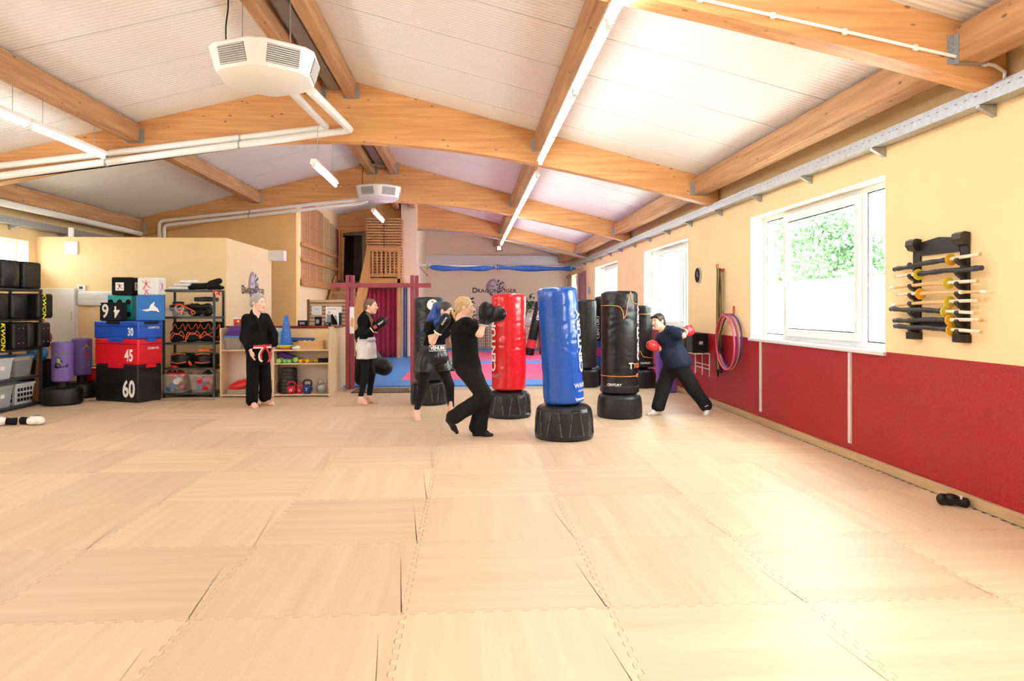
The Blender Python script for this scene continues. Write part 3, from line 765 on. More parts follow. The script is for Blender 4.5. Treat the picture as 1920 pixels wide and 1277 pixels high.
# black speaker pair and white wire shelf on the dado
t = thing('wire_shelf', 'white wire wall shelf hanging on the red dado', 'shelf', (3.744, 10.70, .40))
for yy in (-.33, .0, .33): MB().tube([(-.01, yy, .0), (-.01, yy, .36), (-.26, yy, .36)], .009, 6).build('bracket', WHITE, t)
for x in (-.26, -.14, -.02): MB().tube([(x, -.35, .365), (x, .35, .365)], .007, 6).build('rod', WHITE, t)
for z in (.12, .18): MB().tube([(-.012, -.33, z), (-.012, .33, z)], .007, 6).build('rod', WHITE, t)
for k, (y, lab) in enumerate(((10.53, 'nearer black loudspeaker box on the white wire shelf'), (10.89, 'farther black loudspeaker box on the white wire shelf'))):
    t = thing('loudspeaker', lab, 'speaker', (3.60, y, .775))
    MB().bx(-.13, .11, -.155, .155, 0, .30).build('cabinet', MATTE, t, bevel=.008)
    MB().bx(-.136, -.13, -.14, .14, .02, .28).build('front_grille', mat('speaker_cloth', (.03, .03, .03), .9, bump=.4, bscale=300), t)
    MB().bx(-.03, .03, -.157, -.155, .13, .18).build('badge', mat('silver_badge', (.7, .7, .7), .3, metal=.5), t)
# purple block leaning by the back bag
t = thing('foam_wedge', 'purple foam pad leaning upright behind the boxer in navy', 'foam pad', (3.42, 11.7, 0))
MB().prism([(-.14, 0), (.2, 0), (.2, .80), (.02, .92), (-.14, .72)], -.05, .05, 'Y').build('pad', mat('purple_foam', (.17, .06, .42), .7), t, bevel=.02)
# glove pad dropped at the skirting
t = thing('boxing_glove', 'black boxing glove dropped on the floor against the right skirting', 'glove', (3.58, 4.86, 0), R(150)); t.scale = (.62, .62, .75)
softobj('mitt', [ell((0, 0, .062), (.10, .065, .06)), ell((.09, .02, .06), (.06, .06, .058)), ell((.02, -.06, .045), (.055, .03, .035), k=.015), cap((-.08, 0, .05), (-.15, .01, .045), .045, .05)], BLACK, t, .008)
MB().tube([(-.10, .04, .085), (-.12, .0, .098), (-.10, -.045, .085)], .012, 8).build('wrist_strap', PRINTW, t)

# ================================================================== STORAGE ON THE LEFT
YTXT = mat('yellow_print', (.85, .80, .02), .5)
STEEL = mat('black_shelf_steel', (.03, .033, .037), .4)
CLEAR = mat('clear_plastic', (.74, .76, .78), .18, alpha=.16)
GREYP = mat('grey_plastic', (.34, .36, .37), .45); LGREY = mat('light_grey_plastic', (.55, .58, .60), .4)
BLUEP = mat('blue_plastic', (.02, .16, .55), .35); REDP = mat('red_vinyl', (.62, .012, .02), .32, bump=.08, bscale=40)
PURP = mat('purple_vinyl', (.16, .10, .36), .5, bump=.08, bscale=60)
ORNG = mat('orange_piping', (.85, .13, .03), .45)
def shelf_unit(lab, loc, w, d, zs, post=.035, side_x=True):
    """open steel shelving: posts and trays; local x is width, y depth"""
    t = thing('storage_rack', lab, 'shelving', loc)
    top = zs[0]
    for x in (0, w - post):
        for y in (0, d - post): MB().bx(x, x + post, y, y + post, 0, top).build('post', STEEL, t, bevel=.004)
    for z in zs:
        mb = MB(); mb.bx(.002, w - .002, .002, d - .002, z - .035, z - .001)
        mb.build('shelf_board', STEEL, t, bevel=.004)
    return t
def tote(name, lab, loc, w, d, h, m, rz=0, taper=.03, lid=None, slots=False, cat='box', group=None, tag_=False):
    t = thing(name, lab, cat, loc, rz, group)
    th = .008
    def ring(e, z, i): return [(-w / 2 + e + i, -d / 2 + e + i, z), (w / 2 - e - i, -d / 2 + e + i, z), (w / 2 - e - i, d / 2 - e - i, z), (-w / 2 + e + i, d / 2 - e - i, z)]
    v = ring(taper, 0, 0) + ring(0, h, 0) + ring(0, h, th) + ring(taper, th, th)
    f = [(3, 2, 1, 0)] + [(a + i, a + (i + 1) % 4, a + 4 + (i + 1) % 4, a + 4 + i) for a in (0, 4, 8) for i in range(4)] + [(12, 13, 14, 15)]
    MB().add(v, f).build('body', m, t, bevel=.004)
    rb = MB()
    for a, c in ((-d / 2 - .008, -d / 2 + .006), (d / 2 - .006, d / 2 + .008)): rb.bx(-w / 2 - .008, w / 2 + .008, a, c, h - .03, h)
    for a, c in ((-w / 2 - .008, -w / 2 + .006), (w / 2 - .006, w / 2 + .008)): rb.bx(a, c, -d / 2 + .006, d / 2 - .006, h - .03, h)
    rb.build('rim', m, t, bevel=.003)
    if lid: MB().bx(-w / 2 - .012, w / 2 + .012, -d / 2 - .012, d / 2 + .012, h + .001, h + .02).build('lid', lid, t, bevel=.005)
    if slots:
        for i in range(5):
            for j in range(3):
                MB().bx(-w * .36 + i * w * .16, -w * .36 + i * w * .16 + w * .09, -d / 2 + taper * .5 - .012, -d / 2 + taper * .5 - .006, h * .15 + j * h * .24, h * .15 + j * h * .24 + h * .15).build('slot', MATTE, t)
                MB().bx(w / 2 - taper * .5 + .006, w / 2 - taper * .5 + .012, -d * .36 + i * d * .16, -d * .36 + i * d * .16 + d * .09, h * .15 + j * h * .24, h * .15 + j * h * .24 + h * .15).build('slot', MATTE, t)
    if tag_:
        MB().bx(w / 2 - .008, w / 2 - .002, -.05, .03, h * .45, h * .62).build('paper_tag', PRINTW, t)
    return t

# ---- black rack by the left wall, facing the hall
rk = thing('storage_rack', 'black steel rack at the left edge packed with kick shields and crates', 'shelving', (-6.5, 9.62, 0))
RZS = [1.755, 1.315, .875, .455, .055]
for y in (0, 1.23):
    for x in (-.48, -.035): MB().bx(x, x + .035, y, y + .035, 0, 1.755).build('post', STEEL, rk, bevel=.004)
for z in RZS: MB().bx(-.478, -.002, .002, 1.263, z - .035, z - .001).build('shelf_board', STEEL, rk, bevel=.004)
def shield(lab, loc, dx, dy, dz, kind, word=False, studs=False):
    t = thing('kick_shield', lab, 'kick shield', loc, group='black kick shields on the rack')
    r = .035
    pr = [rbox((0, 0, dz / 2), (dx / 2 - r, dy / 2 - r, dz / 2 - r), r, k=.0)]
    if kind: pr.append(ell((dx / 2 - .02, 0, dz / 2), (.05, dy * .36, dz * .40), k=.05))
    softobj('pad', pr, BLACK, t, .012)
    if word:
        text('KWON', .118, YTXT, t, (dx / 2 + .006, word, dz / 2), (PI / 2, PI / 2, PI / 2), bold=.02, shear=.15)
    if studs:
        for zz in (.09, dz - .09):
            for yy in (-.05, .05): MB().cyl((dx / 2 - .01, yy, zz), (dx / 2 + .008, yy, zz), .006, n=8).build('stud', PRINTW, t)
    for yy in (-dy * .2, dy * .2): MB().tube([(-dx / 2, yy, dz * .3), (-dx / 2 - .02, yy, dz * .5), (-dx / 2, yy, dz * .7)], .012, 6).build('handle', MATTE, t)
    return t
for y, lab in ((9.75, 'left-hand'), (10.14, 'middle'), (10.62, 'right-hand')):
    shield('plain black kick shield on top of the left rack, %s one' % lab, (-6.70, y, 1.756), .44, .38 if y < 10.5 else .42, .40, y < 10.3)
shield('left black kick shield on the second tier of the left rack', (-6.66, 9.83, 1.316), .48, .36, .36, True)
shield('centre black kick shield on the second tier of the left rack', (-6.64, 10.22, 1.316), .48, .36, .36, True)
shield('black kick shield with yellow lettering jutting from the second tier', (-6.54, 10.62, 1.316), .50, .36, .37, False, -.06)
shield('black kick shield with yellow lettering at the left of the third tier', (-6.68, 9.85, .876), .44, .34, .39, False, .07)
shield('studded black kick shield, left of two on the third tier', (-6.66, 10.26, .876), .46, .30, .39, False, False, True)
shield('plain black kick shield between others on the third tier', (-6.66, 10.51, .876), .46, .17, .39, True)
shield('studded black kick shield at the right of the third tier', (-6.62, 10.74, .876), .50, .27, .38, False, False, True)
tote('storage_box', 'pale grey plastic box on the lower tier of the left rack', (-6.74, 10.06, .456), .40, .42, .30, LGREY, group='boxes on the left rack', tag_=True)
tote('storage_box', 'clear plastic box with blue lid on the left rack', (-6.74, 10.55, .456), .38, .40, .30, CLEAR, lid=BLUEP, group='boxes on the left rack')
tote('crate', 'solid dark grey crate at the bottom of the left rack', (-6.74, 10.06, .056), .40, .42, .31, GREYP, group='crates on the left rack', cat='crate', tag_=True)
tote('crate', 'slotted grey crate at the bottom of the left rack', (-6.74, 10.54, .056), .40, .44, .31, LGREY, slots=True, group='crates on the left rack', cat='crate')
rr = random.Random(2)
for zt, nm in ((1.716, 'under the top shields'), (1.272, 'between the shield tiers'), (.833, 'above the crates')):
    pass
# staffs leaning in the corner, balls, black bin and a red tub behind the small bags
for i in range(3):
    t = thing('wooden_staff', 'brown wooden staff leaning in the left corner, %s of three' % ('front', 'middle', 'rear')[i], 'staff', (-6.70 - i * .06, 11.08 + i * .05, 0.0), group='staffs in the corner', rot=(R(-2), R(3.0 + i), 0))
    MB().cyl((0, 0, 0), (0, 0, 1.36), .016, n=10).build('shaft', wood('staff_wood', (.35, .14, .05), (.50, .24, .10), 'Z', 3, .5), t, smooth='auto')
t = thing('bin', 'tall black bin in the left corner holding gym balls', 'bin', (-6.98, 11.62, 0))
MB().add(*(lambda w, d, h: ([(-w, -d, 0), (w, -d, 0), (w, d, 0), (-w, d, 0), (-w * 1.1, -d * 1.1, h), (w * 1.1, -d * 1.1, h), (w * 1.1, d * 1.1, h), (-w * 1.1, d * 1.1, h), (-w * 1.04, -d * 1.04, h), (w * 1.04, -d * 1.04, h), (w * 1.04, d * 1.04, h), (-w * 1.04, d * 1.04, h), (-w * .95, -d * .95, .02), (w * .95, -d * .95, .02), (w * .95, d * .95, .02), (-w * .95, d * .95, .02)],
     [(3, 2, 1, 0), (12, 13, 14, 15)] + [(a + i, a + (i + 1) % 4, a + 4 + (i + 1) % 4, a + 4 + i) for a in (0, 4, 8) for i in range(4)]))(.27, .27, .62)).build('body', MATTE, t, bevel=.006)
t = thing('tub', 'red tub standing behind the purple kids bags', 'tub', (-6.25, 12.10, 0))
MB().lathe([(.24, 0), (.30, .45), (.32, .46), (.32, .48), (.285, .48), (.23, .02), (0, .02)], 28).build('body', REDP, t, smooth='auto')
MB().tube([(.315 * math.cos(a), .315 * math.sin(a), .48) for a in [2 * PI * k / 28 for k in range(28)]], .012, 6, closed=True).build('rim', WHITE, t)
for i, (x, y, z, r, cn, c) in enumerate(((-6.86, 11.50, .995, .125, 'crimson', (.50, .02, .04)), (-6.90, 11.48, .735, .12, 'bright blue', (.02, .20, .50)), (-6.72, 11.75, .72, .115, 'dark red', (.32, .015, .05)), (-7.10, 11.70, .74, .12, 'deep blue', (.02, .14, .42)))):
    t = thing('gym_ball', '%s gym ball piled on the black bin' % cn, 'ball', (x, y, z), group='gym balls in the bin')
    MB().lathe([(r * math.sin(PI * k / 16), -r * math.cos(PI * k / 16)) for k in range(17)], 24).build('ball', mat('ball_' + cn, c, .35), t, smooth=True)
    MB().cyl((r * .6, -r * .8, 0), (r * .602, -r * .803, 0), .008, n=8).build('valve', WHITE, t)
# ---- kids' purple bags on black bases
def small_bag(lab, loc, r, z0, z1, rb, hb, deco):
    t = thing('kids_punch_bag', lab, 'punching bag', loc, group='purple kids punching bags')
    MB().lathe([(rb * .9, 0), (rb, .03), (rb, hb * .75), (rb * .93, hb * .93), (rb * .7, hb), (.07, hb), (.07, z0 + .02)], 36).build('base', BLACK, t, smooth='auto')
    MB().cyl((rb * .5, 0, hb), (rb * .5, 0, hb + .012), .05, n=14).build('filler_cap', MATTE, t)
    MB().lathe([(r * .8, z0), (r * .97, z0 + .02), (r, z0 + .05), (r * 1.005, (z0 + z1) / 2), (r, z1 - .05), (r * .97, z1 - .015), (r * .85, z1), (0, z1 + .002)], 40).build('bag', PURP, t, smooth='auto')
    a = math.atan2(-loc[1], -loc[0]); rr_ = r + .004
    if deco == 0:
        wrap_text('KARATE', .062, mat('green_ink', (.10, .17, .10), .6), t, rr_ + .002, z1 - .17, a - .2, name='print', vertical=False, bold=.03, shear=.3)
        GR = mat('lime_ink', (.28, .42, .16), .6)
        def patch(name, pts, m, off):
            me = MB().add([((rr_ + off) * math.cos(a - .12 + u / rr_), (rr_ + off) * math.sin(a - .12 + u / rr_), z) for u, z in pts], [tuple(range(len(pts)))]).build(name, m, t)
        zc = z1 - .30
        patch('print', [(-.10, zc - .08), (-.08, zc - .02), (-.05, zc + .01), (-.06, zc + .06), (-.02, zc + .075), (.0, zc + .03), (.03, zc - .01), (.08, zc - .035), (.11, zc - .04), (.08, zc - .06), (.09, zc - .09), (.05, zc - .075), (.0, zc - .085), (-.05, zc - .10)], MATTE, 0)
        patch('print', [(-.065, zc - .01), (-.05, zc + .005), (-.055, zc + .05), (-.025, zc + .06), (-.008, zc + .03), (-.02, zc - .02)], GR, .002)
    else:
        def shape(nm, pts, c):
            MB().add([(rr_ * math.cos(a + .45 + u / rr_), rr_ * math.sin(a + .45 + u / rr_), z) for u, z in pts], [tuple(range(len(pts)))]).build('print', mat(nm, c, .5), t)
        shape('amber_ink', [(-.05, z1 - .17), (.05, z1 - .17), (0, z1 - .09)], (.80, .38, .05))
        shape('red_ink', [(.04 * math.cos(q), z1 - .27 + .04 * math.sin(q)) for q in [2 * PI * k / 14 for k in range(14)]], (.45, .06, .08))
        shape('cyan_ink', [(-.06, z1 - .46), (.05, z1 - .46), (.05, z1 - .37), (-.06, z1 - .37)], (.03, .35, .60))
    return t
small_bag('purple kids punching bag with a dark printed figure, near the left rack', (-6.20, 10.87, 0), .145, .345, .955, .275, .265, 0)
small_bag('purple kids punching bag with coloured shapes beside the stacked boxes', (-6.40, 11.76, 0), .15, .36, .97, .30, .25, 1)
# ---- fittings on the partition
t = thing('wall_cabinet', 'flat white wall cabinet on the yellow partition', 'cabinet', (-7.12, 12.45, .86))
MB().bx(-.29, .29, -.11, -.001, 0, .955).build('body', WHITE, t, bevel=.005)
d_ = MB().bx(-.285, .285, -.128, -.112, .005, .95).build('door', mat('white_door', (.84, .87, .90), .3), t, bevel=.003)
MB().tube([(.25, -.128, .40), (.25, -.15, .41), (.25, -.15, .53), (.25, -.128, .54)], .006, 6).build('handle', GALV, d_)
t = thing('thermostat', 'small white thermostat above the duct on the partition', 'thermostat', (-6.77, 12.45, 1.775))
MB().bx(-.07, .07, -.035, -.001, 0, .10).build('case', WHITE, t, bevel=.006)
MB().bx(-.03, .03, -.038, -.035, .03, .075).build('display', mat('lcd', (.10, .13, .12), .2), t)
t = thing('cable_duct', 'wide white plastic duct beside the white cabinet', 'duct', (-6.8, 12.45, 1.52))
MB().prism([(-.001, 0), (-.07, 0), (-.09, .06), (-.09, .22), (-.05, .25), (-.001, .25)], 0, .75, 'X').build('cover', WHITE, t, bevel=.004)
MB().bx(.0, .75, -.093, -.09, .11, .115).build('seam', LGREY, t)
t = thing('light_switch', 'white light switch low on the partition by the cabinet', 'switch', (-6.72, 12.45, .915))
MB().bx(-.04, .04, -.012, -.001, 0, .085).build('plate', WHITE, t, bevel=.003)
MB().bx(-.025, .025, -.018, -.012, .015, .07).build('rocker', WHITE, t, bevel=.003)
t = thing('wall_panel', 'square white plate high on the yellow partition', 'plate', (-6.945, 12.45, 2.41))
MB().bx(-.11, .11, -.03, -.001, 0, .235).build('plate', WHITE, t, bevel=.006)
t = thing('pipe_bracket', 'white plastic pipe end on top of the partition', 'pipe', (-7.0, 12.53, 2.72))
MB().cyl((0, 0, 0), (0, 0, .17), .045, n=16).build('pipe_end', HW, t, bevel=.004)

# ---- jump boxes, numbered
BRZ = R(-23.5); BC = (-5.42, 11.29)
def jump_box(lab, z, w, d, h, m, num, nsz, tabs, tabm, tagtext=True):
    t = thing('jump_box', lab, 'jump box', (BC[0], BC[1], z), BRZ, 'stacked jump boxes')
    b_ = MB().bx(-w / 2, w / 2, -d / 2, d / 2, 0, h - .001).build('body', m, t, bevel=.022, seg=3)
    text(num, nsz, PRINTW, t, (w / 2 - .16 - (.03 if nsz > .2 else 0), -d / 2 - .003, nsz * .55 if nsz > .2 else nsz * .6), (PI / 2, 0, 0), name='number', bold=.03, xs=.72)
    if tagtext:
        text('DOMYOS', .05, PRINTW, t, (w / 2 + .003, .05, h * .62), (PI / 2, 0, PI / 2), bold=.02)
        MB().bx(-w / 2 + .06, w / 2 - .03, -d / 2 - .003, -d / 2, h - .085, h - .078).build('seam', MATTE, t)
        MB().bx(w / 2, w / 2 + .003, -d / 2 + .03, d / 2 - .02, h - .085, h - .078).build('seam', MATTE, t)
    if tabs:
        MB().bx(-.16, .16, -d / 2 - .008, -d / 2 - .001, -.055, .012).build('hook_flap', tabm, t, bevel=.003)
        MB().bx(w / 2 + .001, w / 2 + .008, -.09, .10, -.05, .012).build('hook_flap', tabm, t, bevel=.003)
    else:
        MB().bx(-.17, .1, -d / 2 - .008, -d / 2 - .002, h * .50, h * .58).build('strap', MATTE, t, bevel=.003)
    return t
VBLK = mat('black_tarpaulin', (.008, .009, .010), .32, spec=.4, bump=.25, bscale=9)
VRED = mat('red_tarpaulin', (.66, .006, .02), .3, bump=.22, bscale=9); VBLU = mat('blue_tarpaulin', (.012, .08, .52), .3, bump=.22, bscale=9)
jump_box('black vinyl jump box marked 60 at the bottom of the stack', 0, .90, .45, .585, VBLK, '60', .36, False, None, False)
jump_box('red vinyl jump box marked 45 in the middle of the stack', .586, .92, .46, .405, VRED, '45', .25, True, VRED)
j = jump_box('blue vinyl jump box marked 30 on top of the stack', .992, .94, .47, .275, VBLU, '30', .17, True, VBLU)
MB().bx(-.19, .09, -.235 - .006, -.235 - .001, .225, .27).build('velcro_patch', MATTE, j)
MB().bx(.471, .476, -.13, .14, .225, .27).build('velcro_patch', MATTE, j)
for o in (j,): pass
# ---- dice cushions
def die(lab, loc, rz, s, h, m): 
    t = thing('dice_cushion', lab, 'cushion', loc, rz, 'big dice cushions on the jump boxes')
    MB().bx(-s[0] / 2, s[0] / 2, -s[1] / 2, s[1] / 2, 0, h).build('cushion', m, t, bevel=.02, seg=3)
    return t
TEAL = mat('teal_vinyl', (.0, .36, .33), .4); DBLU = mat('royal_vinyl', (.01, .15, .50), .4); BFAB = mat('black_fabric', (.009, .009, .010), .85, spec=.25); WFAB = mat('white_fabric', (.85, .85, .84), .6)
ZT = 1.268
t = die('black numbered cushion showing 9 and 4 at the front of the stack', (-5.60, 11.18, ZT), BRZ, (.44, .14), .29, BFAB)
text('9', .30, PRINTW, t, (-.09, -.073, .145), (PI / 2, 0, 0), name='number', bold=.02)
text('4', .25, PRINTW, t, (.15, -.073, .15), (PI / 2, PI, 0), name='number', bold=.02)
MB().cyl((-.195, -.072, .26), (-.195, -.074, .26), .014, n=12).build('eyelet', PRINTW, t)
t = die('teal dice cushion with black spots', (-5.58, 11.50, ZT), 0, (.39, .34), .41, TEAL)
for (px_, pz) in ((-.14, .10), (-.14, .30), (.0, .10), (.0, .30), (.135, .10), (.135, .30)): MB().cyl((px_, -.172, pz), (px_, -.174, pz), .042, n=20).build('spot', BFAB, t)
MB().cyl((.197, 0, .2), (.199, 0, .2), .045, n=20).build('spot', BFAB, t)
t = die('royal blue dice cushion with a white flying bird print', (-5.09, 11.32, ZT), R(22), (.40, .34), .405, DBLU)
MB().add([(x, -.173, z) for x, z in ((-.13, .17), (-.02, .19), (.0, .25), (.06, .31), (.05, .24), (.10, .20), (.13, .13), (.08, .155), (.0, .16), (-.05, .15))], [tuple(range(10))]).build('print', PRINTW, t)
MB().add([(x, -.1725, z) for x, z in ((-.10, .165), (.0, .155), (.08, .145), (.14, .115), (.12, .15), (.0, .18))], [tuple(range(6))]).build('print', MATTE, t)
def figure(t, cx, cz, y, sc, m, m2, plate, nx=None):
    """small printed exercise figure on a cushion face; nx: printed on the +x face"""
    def P(u, v, o): return (cx + u * sc, y - o, cz + v * sc) if nx is None else (nx + o, cx + u * sc, cz + v * sc)
    def poly(pts, m_, o): MB().add([P(u, v, o) for u, v in pts], [tuple(range(len(pts)))]).build('print', m_, t)
    if plate: poly([(-1, -1), (1, -1), (1, 1), (-1, 1)], PRINTW, .001)
    poly([(.16 * math.cos(q) - .05, .55 + .16 * math.sin(q)) for q in [2 * PI * k / 10 for k in range(10)]], m2, .002)
    poly([(-.2, .35), (.15, .35), (.2, -.05), (-.15, -.1)], m, .002)
    poly([(-.2, .3), (-.6, .7), (-.7, .6), (-.25, .15)], m2, .002); poly([(.15, .3), (.6, .55), (.65, .42), (.18, .15)], m2, .002)
    poly([(-.15, -.1), (-.55, -.7), (-.35, -.75), (.02, -.1)], m, .002); poly([(.02, -.1), (.2, -.05), (.7, -.45), (.55, -.6)], m2, .002)
t = die('black dice cushion with picture pockets on the teal one', (-5.53, 11.44, ZT + .412), 0, (.32, .30), .285, BFAB)
figure(t, -.03, .135, -.152, .065, MATTE, REDP, True); figure(t, .0, .14, 0, .065, MATTE, MATTE, True, nx=.162)
t = die('white dice cushion printed with red exercise figures', (-5.12, 11.42, ZT + .407), 0, (.32, .30), .285, WFAB)
figure(t, -.02, .17, -.152, .10, REDP, mat('pink_ink', (.60, .25, .25), .6), False); figure(t, -.02, .055, -.152, .06, REDP, REDP, False); figure(t, .0, .14, 0, .10, REDP, mat('pink_ink', (0, 0, 0)), False, nx=.162)

# ---- dark steel shelving with sparring gear
SX, SY = -5.0, 11.52
shelf_unit('dark steel shelving unit filled with sparring gear', (SX, SY, 0), .84, .46, [1.775, 1.33, .905, .49, .08])
def pad(name, lab, cat, loc, prims, m, rz=0, group=None, piping=None, rot=None):
    t = thing(name, lab, cat, loc, rz, group, rot)
    softobj('padding', prims, m, t, .009)
    for pts in piping or []: MB().tube(bezier(pts, 20), .007, 6).build('piping', ORNG, t, smooth='auto')
    return t
WPAD = mat('white_leather', (.82, .82, .80), .5)
for i, (x, z, rz) in enumerate(((.15, 1.776, .1), (.22, 1.832, -.2), (.30, 1.885, .15))):
    pad('arm_guard', '%s white padded guard piled on top of the steel shelving' % ('lowest', 'middle', 'uppermost')[i], 'guard', (SX + x + .05, SY + .2, z), [rbox((0, 0, .026), (.15 - i * .02, .09, .012), .012), cap((-.13, -.04, .02), (.12, -.05, .03), .014), cap((-.12, .05, .03), (.13, .04, .025), .016)], WPAD, rz, 'white guards on the shelving')
pad('shin_guard', 'black shin guard lying across the top of the steel shelving', 'guard', (SX + .60, SY + .20, 1.776), [cap((-.22, 0, .05), (.18, .02, .07), .048, .058), cap((.10, .03, .10), (.22, .04, .15), .06, .05), ell((-.2, 0, .04), (.06, .08, .038))], BFAB, R(8), 'black shin guards on the shelving')
pad('shin_guard', 'flat black shin guard at the right end of the shelving top', 'guard', (SX + .74, SY + .14, 1.776), [cap((-.06, 0, .04), (.12, .02, .04), .04, .035), ell((.14, .02, .035), (.07, .05, .033))], BFAB, R(-12), 'black shin guards on the shelving')
t = thing('hang_tag', 'red and white card hanging off the shelving corner', 'card', (SX + .80, SY - .002, 1.772))
MB().add([(0, 0, .004), (.13, -.05, -.04), (.15, -.02, -.10), (.01, .0, -.05), (0, .003, .006), (.13, -.047, -.038), (.15, -.017, -.098), (.01, .003, -.048)], [(0, 1, 2, 3), (7, 6, 5, 4), (0, 4, 5, 1), (1, 5, 6, 2), (2, 6, 7, 3), (3, 7, 4, 0)]).build('card', mat('red_card', (.75, .05, .05), .5), t)
text('A1', .05, PRINTW, t, (.075, -.034, -.045), (R(100), R(-22), R(-20)), bold=.02)
# second tier: clear basket with orange gear, head guards and focus mitts
tote('basket', 'clear plastic basket of orange and black gear on the steel shelving', (SX + .19, SY + .16, 1.331), .30, .26, .15, CLEAR, cat='basket')
t = thing('hand_wrap', 'rolled orange hand wrap on top of the clear basket', 'hand wrap', (SX + .22, SY + .12, 1.42))
MB().tube([(.05 * math.cos(a) * (1 + a / 30), 0, .05 + .05 * math.sin(a) * (1 + a / 30)) for a in [k * .35 for k in range(40)]], .012, 6).build('wrap', ORNG, t, smooth='auto')
MB().tube(bezier([(.04, 0, .02), (.05, -.04, -.02), (.055, -.05, -.06)], 8), .012, 6).build('loose_end', ORNG, t)
for i, (x, y) in enumerate(((.09, .22), (.28, .24))):
    pad('glove', '%s black training glove heaped in the clear basket' % ('left', 'right')[i], 'glove', (SX + x, SY + y, 1.40), [ell((0, 0, .07), (.075, .06, .06)), cap((.03, 0, .08), (.10, 0, .12), .04, .035)], BLACK, .4 * i, 'gloves in the basket', [[(-.06, -.03, .11), (0, -.05, .125), (.08, -.03, .14)]])
def headgear(lab, loc, rz):
    t = thing('head_guard', lab, 'head guard', loc, rz, 'black head guards on the shelving')
    softobj('shell', [ell((0, 0, .11), (.095, .11, .11)), ell((0, -.13, .09), (.055, .09, .06), op='-', k=.02), cap((-.085, -.04, .10), (-.085, -.04, .06), .035), cap((.085, -.04, .10), (.085, -.04, .06), .035), cap((-.07, -.075, .17), (.07, -.075, .17), .03)], BLACK, t, .009)
    MB().tube([(-.09, 0, .01), (0, -.05, -.0 + .008), (.09, 0, .01)], .008, 6).build('chin_strap', MATTE, t)
headgear('black head guard in the middle of the upper shelf', (SX + .47, SY + .20, 1.332), .2)
headgear('black head guard at the right of the upper shelf', (SX + .66, SY + .16, 1.332), -.2)
pad('focus_mitt', 'flat black focus mitt lying on the head guards', 'mitt', (SX + .64, SY + .18, 1.58), [rbox((0, 0, .035), (.15, .10, .015), .02), ell((0, 0, .05), (.12, .08, .03))], BLACK, .1, 'black focus mitts')
pad('focus_mitt', 'black focus mitt standing behind the clear basket', 'mitt', (SX + .10, SY + .38, 1.331), [rbox((0, 0, .13), (.07, .02, .10), .02)], BLACK, 0, 'black focus mitts')
MB().tube(bezier([(0, 0, 0), (.06, -.02, -.03), (.14, -.01, -.07), (.17, 0, -.11), (.13, 0, -.13), (.10, .01, -.10), (.13, .01, -.07)], 30), .008, 6).build('loose_strap', ORNG, tag(thing('strap', 'orange strap trailing from the basket on the upper shelf', 'strap', (SX + .33, SY + .06, 1.50)), 'orange strap trailing from the basket on the upper shelf', 'strap'))
# third tier: heap of piped chest guards
rr = random.Random(11)
GR = [(.14, .30, 0), (.36, .28, 1), (.58, .30, 2), (.74, .28, 3), (.20, .13, 4), (.46, .12, 5), (.68, .13, 6)]
wd = ('at the back left', 'at the back, second', 'at the back, third', 'at the back right', 'at the front left', 'at the front centre', 'at the front right')
for x, y, k in GR:
    back = k < 4; h = .30 if back else .17; w_ = .115 if k != 3 else .08
    t = thing('body_protector', 'black body protector with orange piping, %s of the middle shelf' % wd[k], 'protector', (SX + x, SY + y, .906), 0, 'orange-piped protectors on the middle shelf', rot=(R(-14 if back else -24), R(rr.uniform(-9, 9)), R(rr.uniform(-14, 14))))
    softobj('padding', [rbox((0, 0, h / 2 + .03), (w_ - .03, .018, h / 2 - .02), .03), cap((-w_ * .7, 0, h * .9), (-w_ * .45, .0, h * 1.02), .03), cap((w_ * .7, 0, h * .9), (w_ * .45, 0, h * 1.02), .03)], BFAB, t, .012)
    MB().tube(bezier([(-w_, -.045, .03), (-w_ * .95, -.05, h * .5), (-w_ * .6, -.05, h * .98), (-w_ * .2, -.052, h * .72), (w_ * .2, -.052, h * .74), (w_ * .6, -.05, h * .98), (w_ * .95, -.05, h * .45), (w_ * .8, -.045, .03)], 40), .0065, 6).build('piping', ORNG, t, smooth='auto')
    MB().tube(bezier([(-w_ * .9, -.05, .05), (-.02, -.055, .10 + rr.random() * .05), (w_ * .9, -.05, .06)], 16), .0065, 6).build('piping', ORNG, t, smooth='auto')
# fourth tier: two big belly pads
for i, x in enumerate((.23, .62)):
    t = thing('belly_pad', 'thick black belly pad with orange trim, %s on the fourth shelf' % ('left', 'right')[i], 'pad', (SX + x, SY + .22, .491), 0, 'belly pads on the fourth shelf')
    softobj('padding', [rbox((0, .04, .12), (.13, .08, .07), .04), ell((0, -.09, .15), (.14, .07, .085), k=.04), ell((0, -.10, .07), (.15, .08, .05), k=.03)], BLACK, t, .012)
    MB().tube(bezier([(-.12, -.14, .205), (0, -.165, .225), (.11, -.14, .215)], 16), .008, 6).build('piping', ORNG, t, smooth='auto')
    MB().tube(bezier([(-.12, -.165, .085), (0, -.185, .07), (.12, -.165, .09)], 16), .008, 6).build('piping', ORNG, t, smooth='auto')
    if i: MB().bx(-.08, .10, -.12, .02, .262, .30).build('top_trim', ORNG, t, bevel=.01)
    else: MB().cyl((.17, -.13, .06), (.19, -.13, .07), .045, n=16).build('end_trim', ORNG, t, bevel=.005)
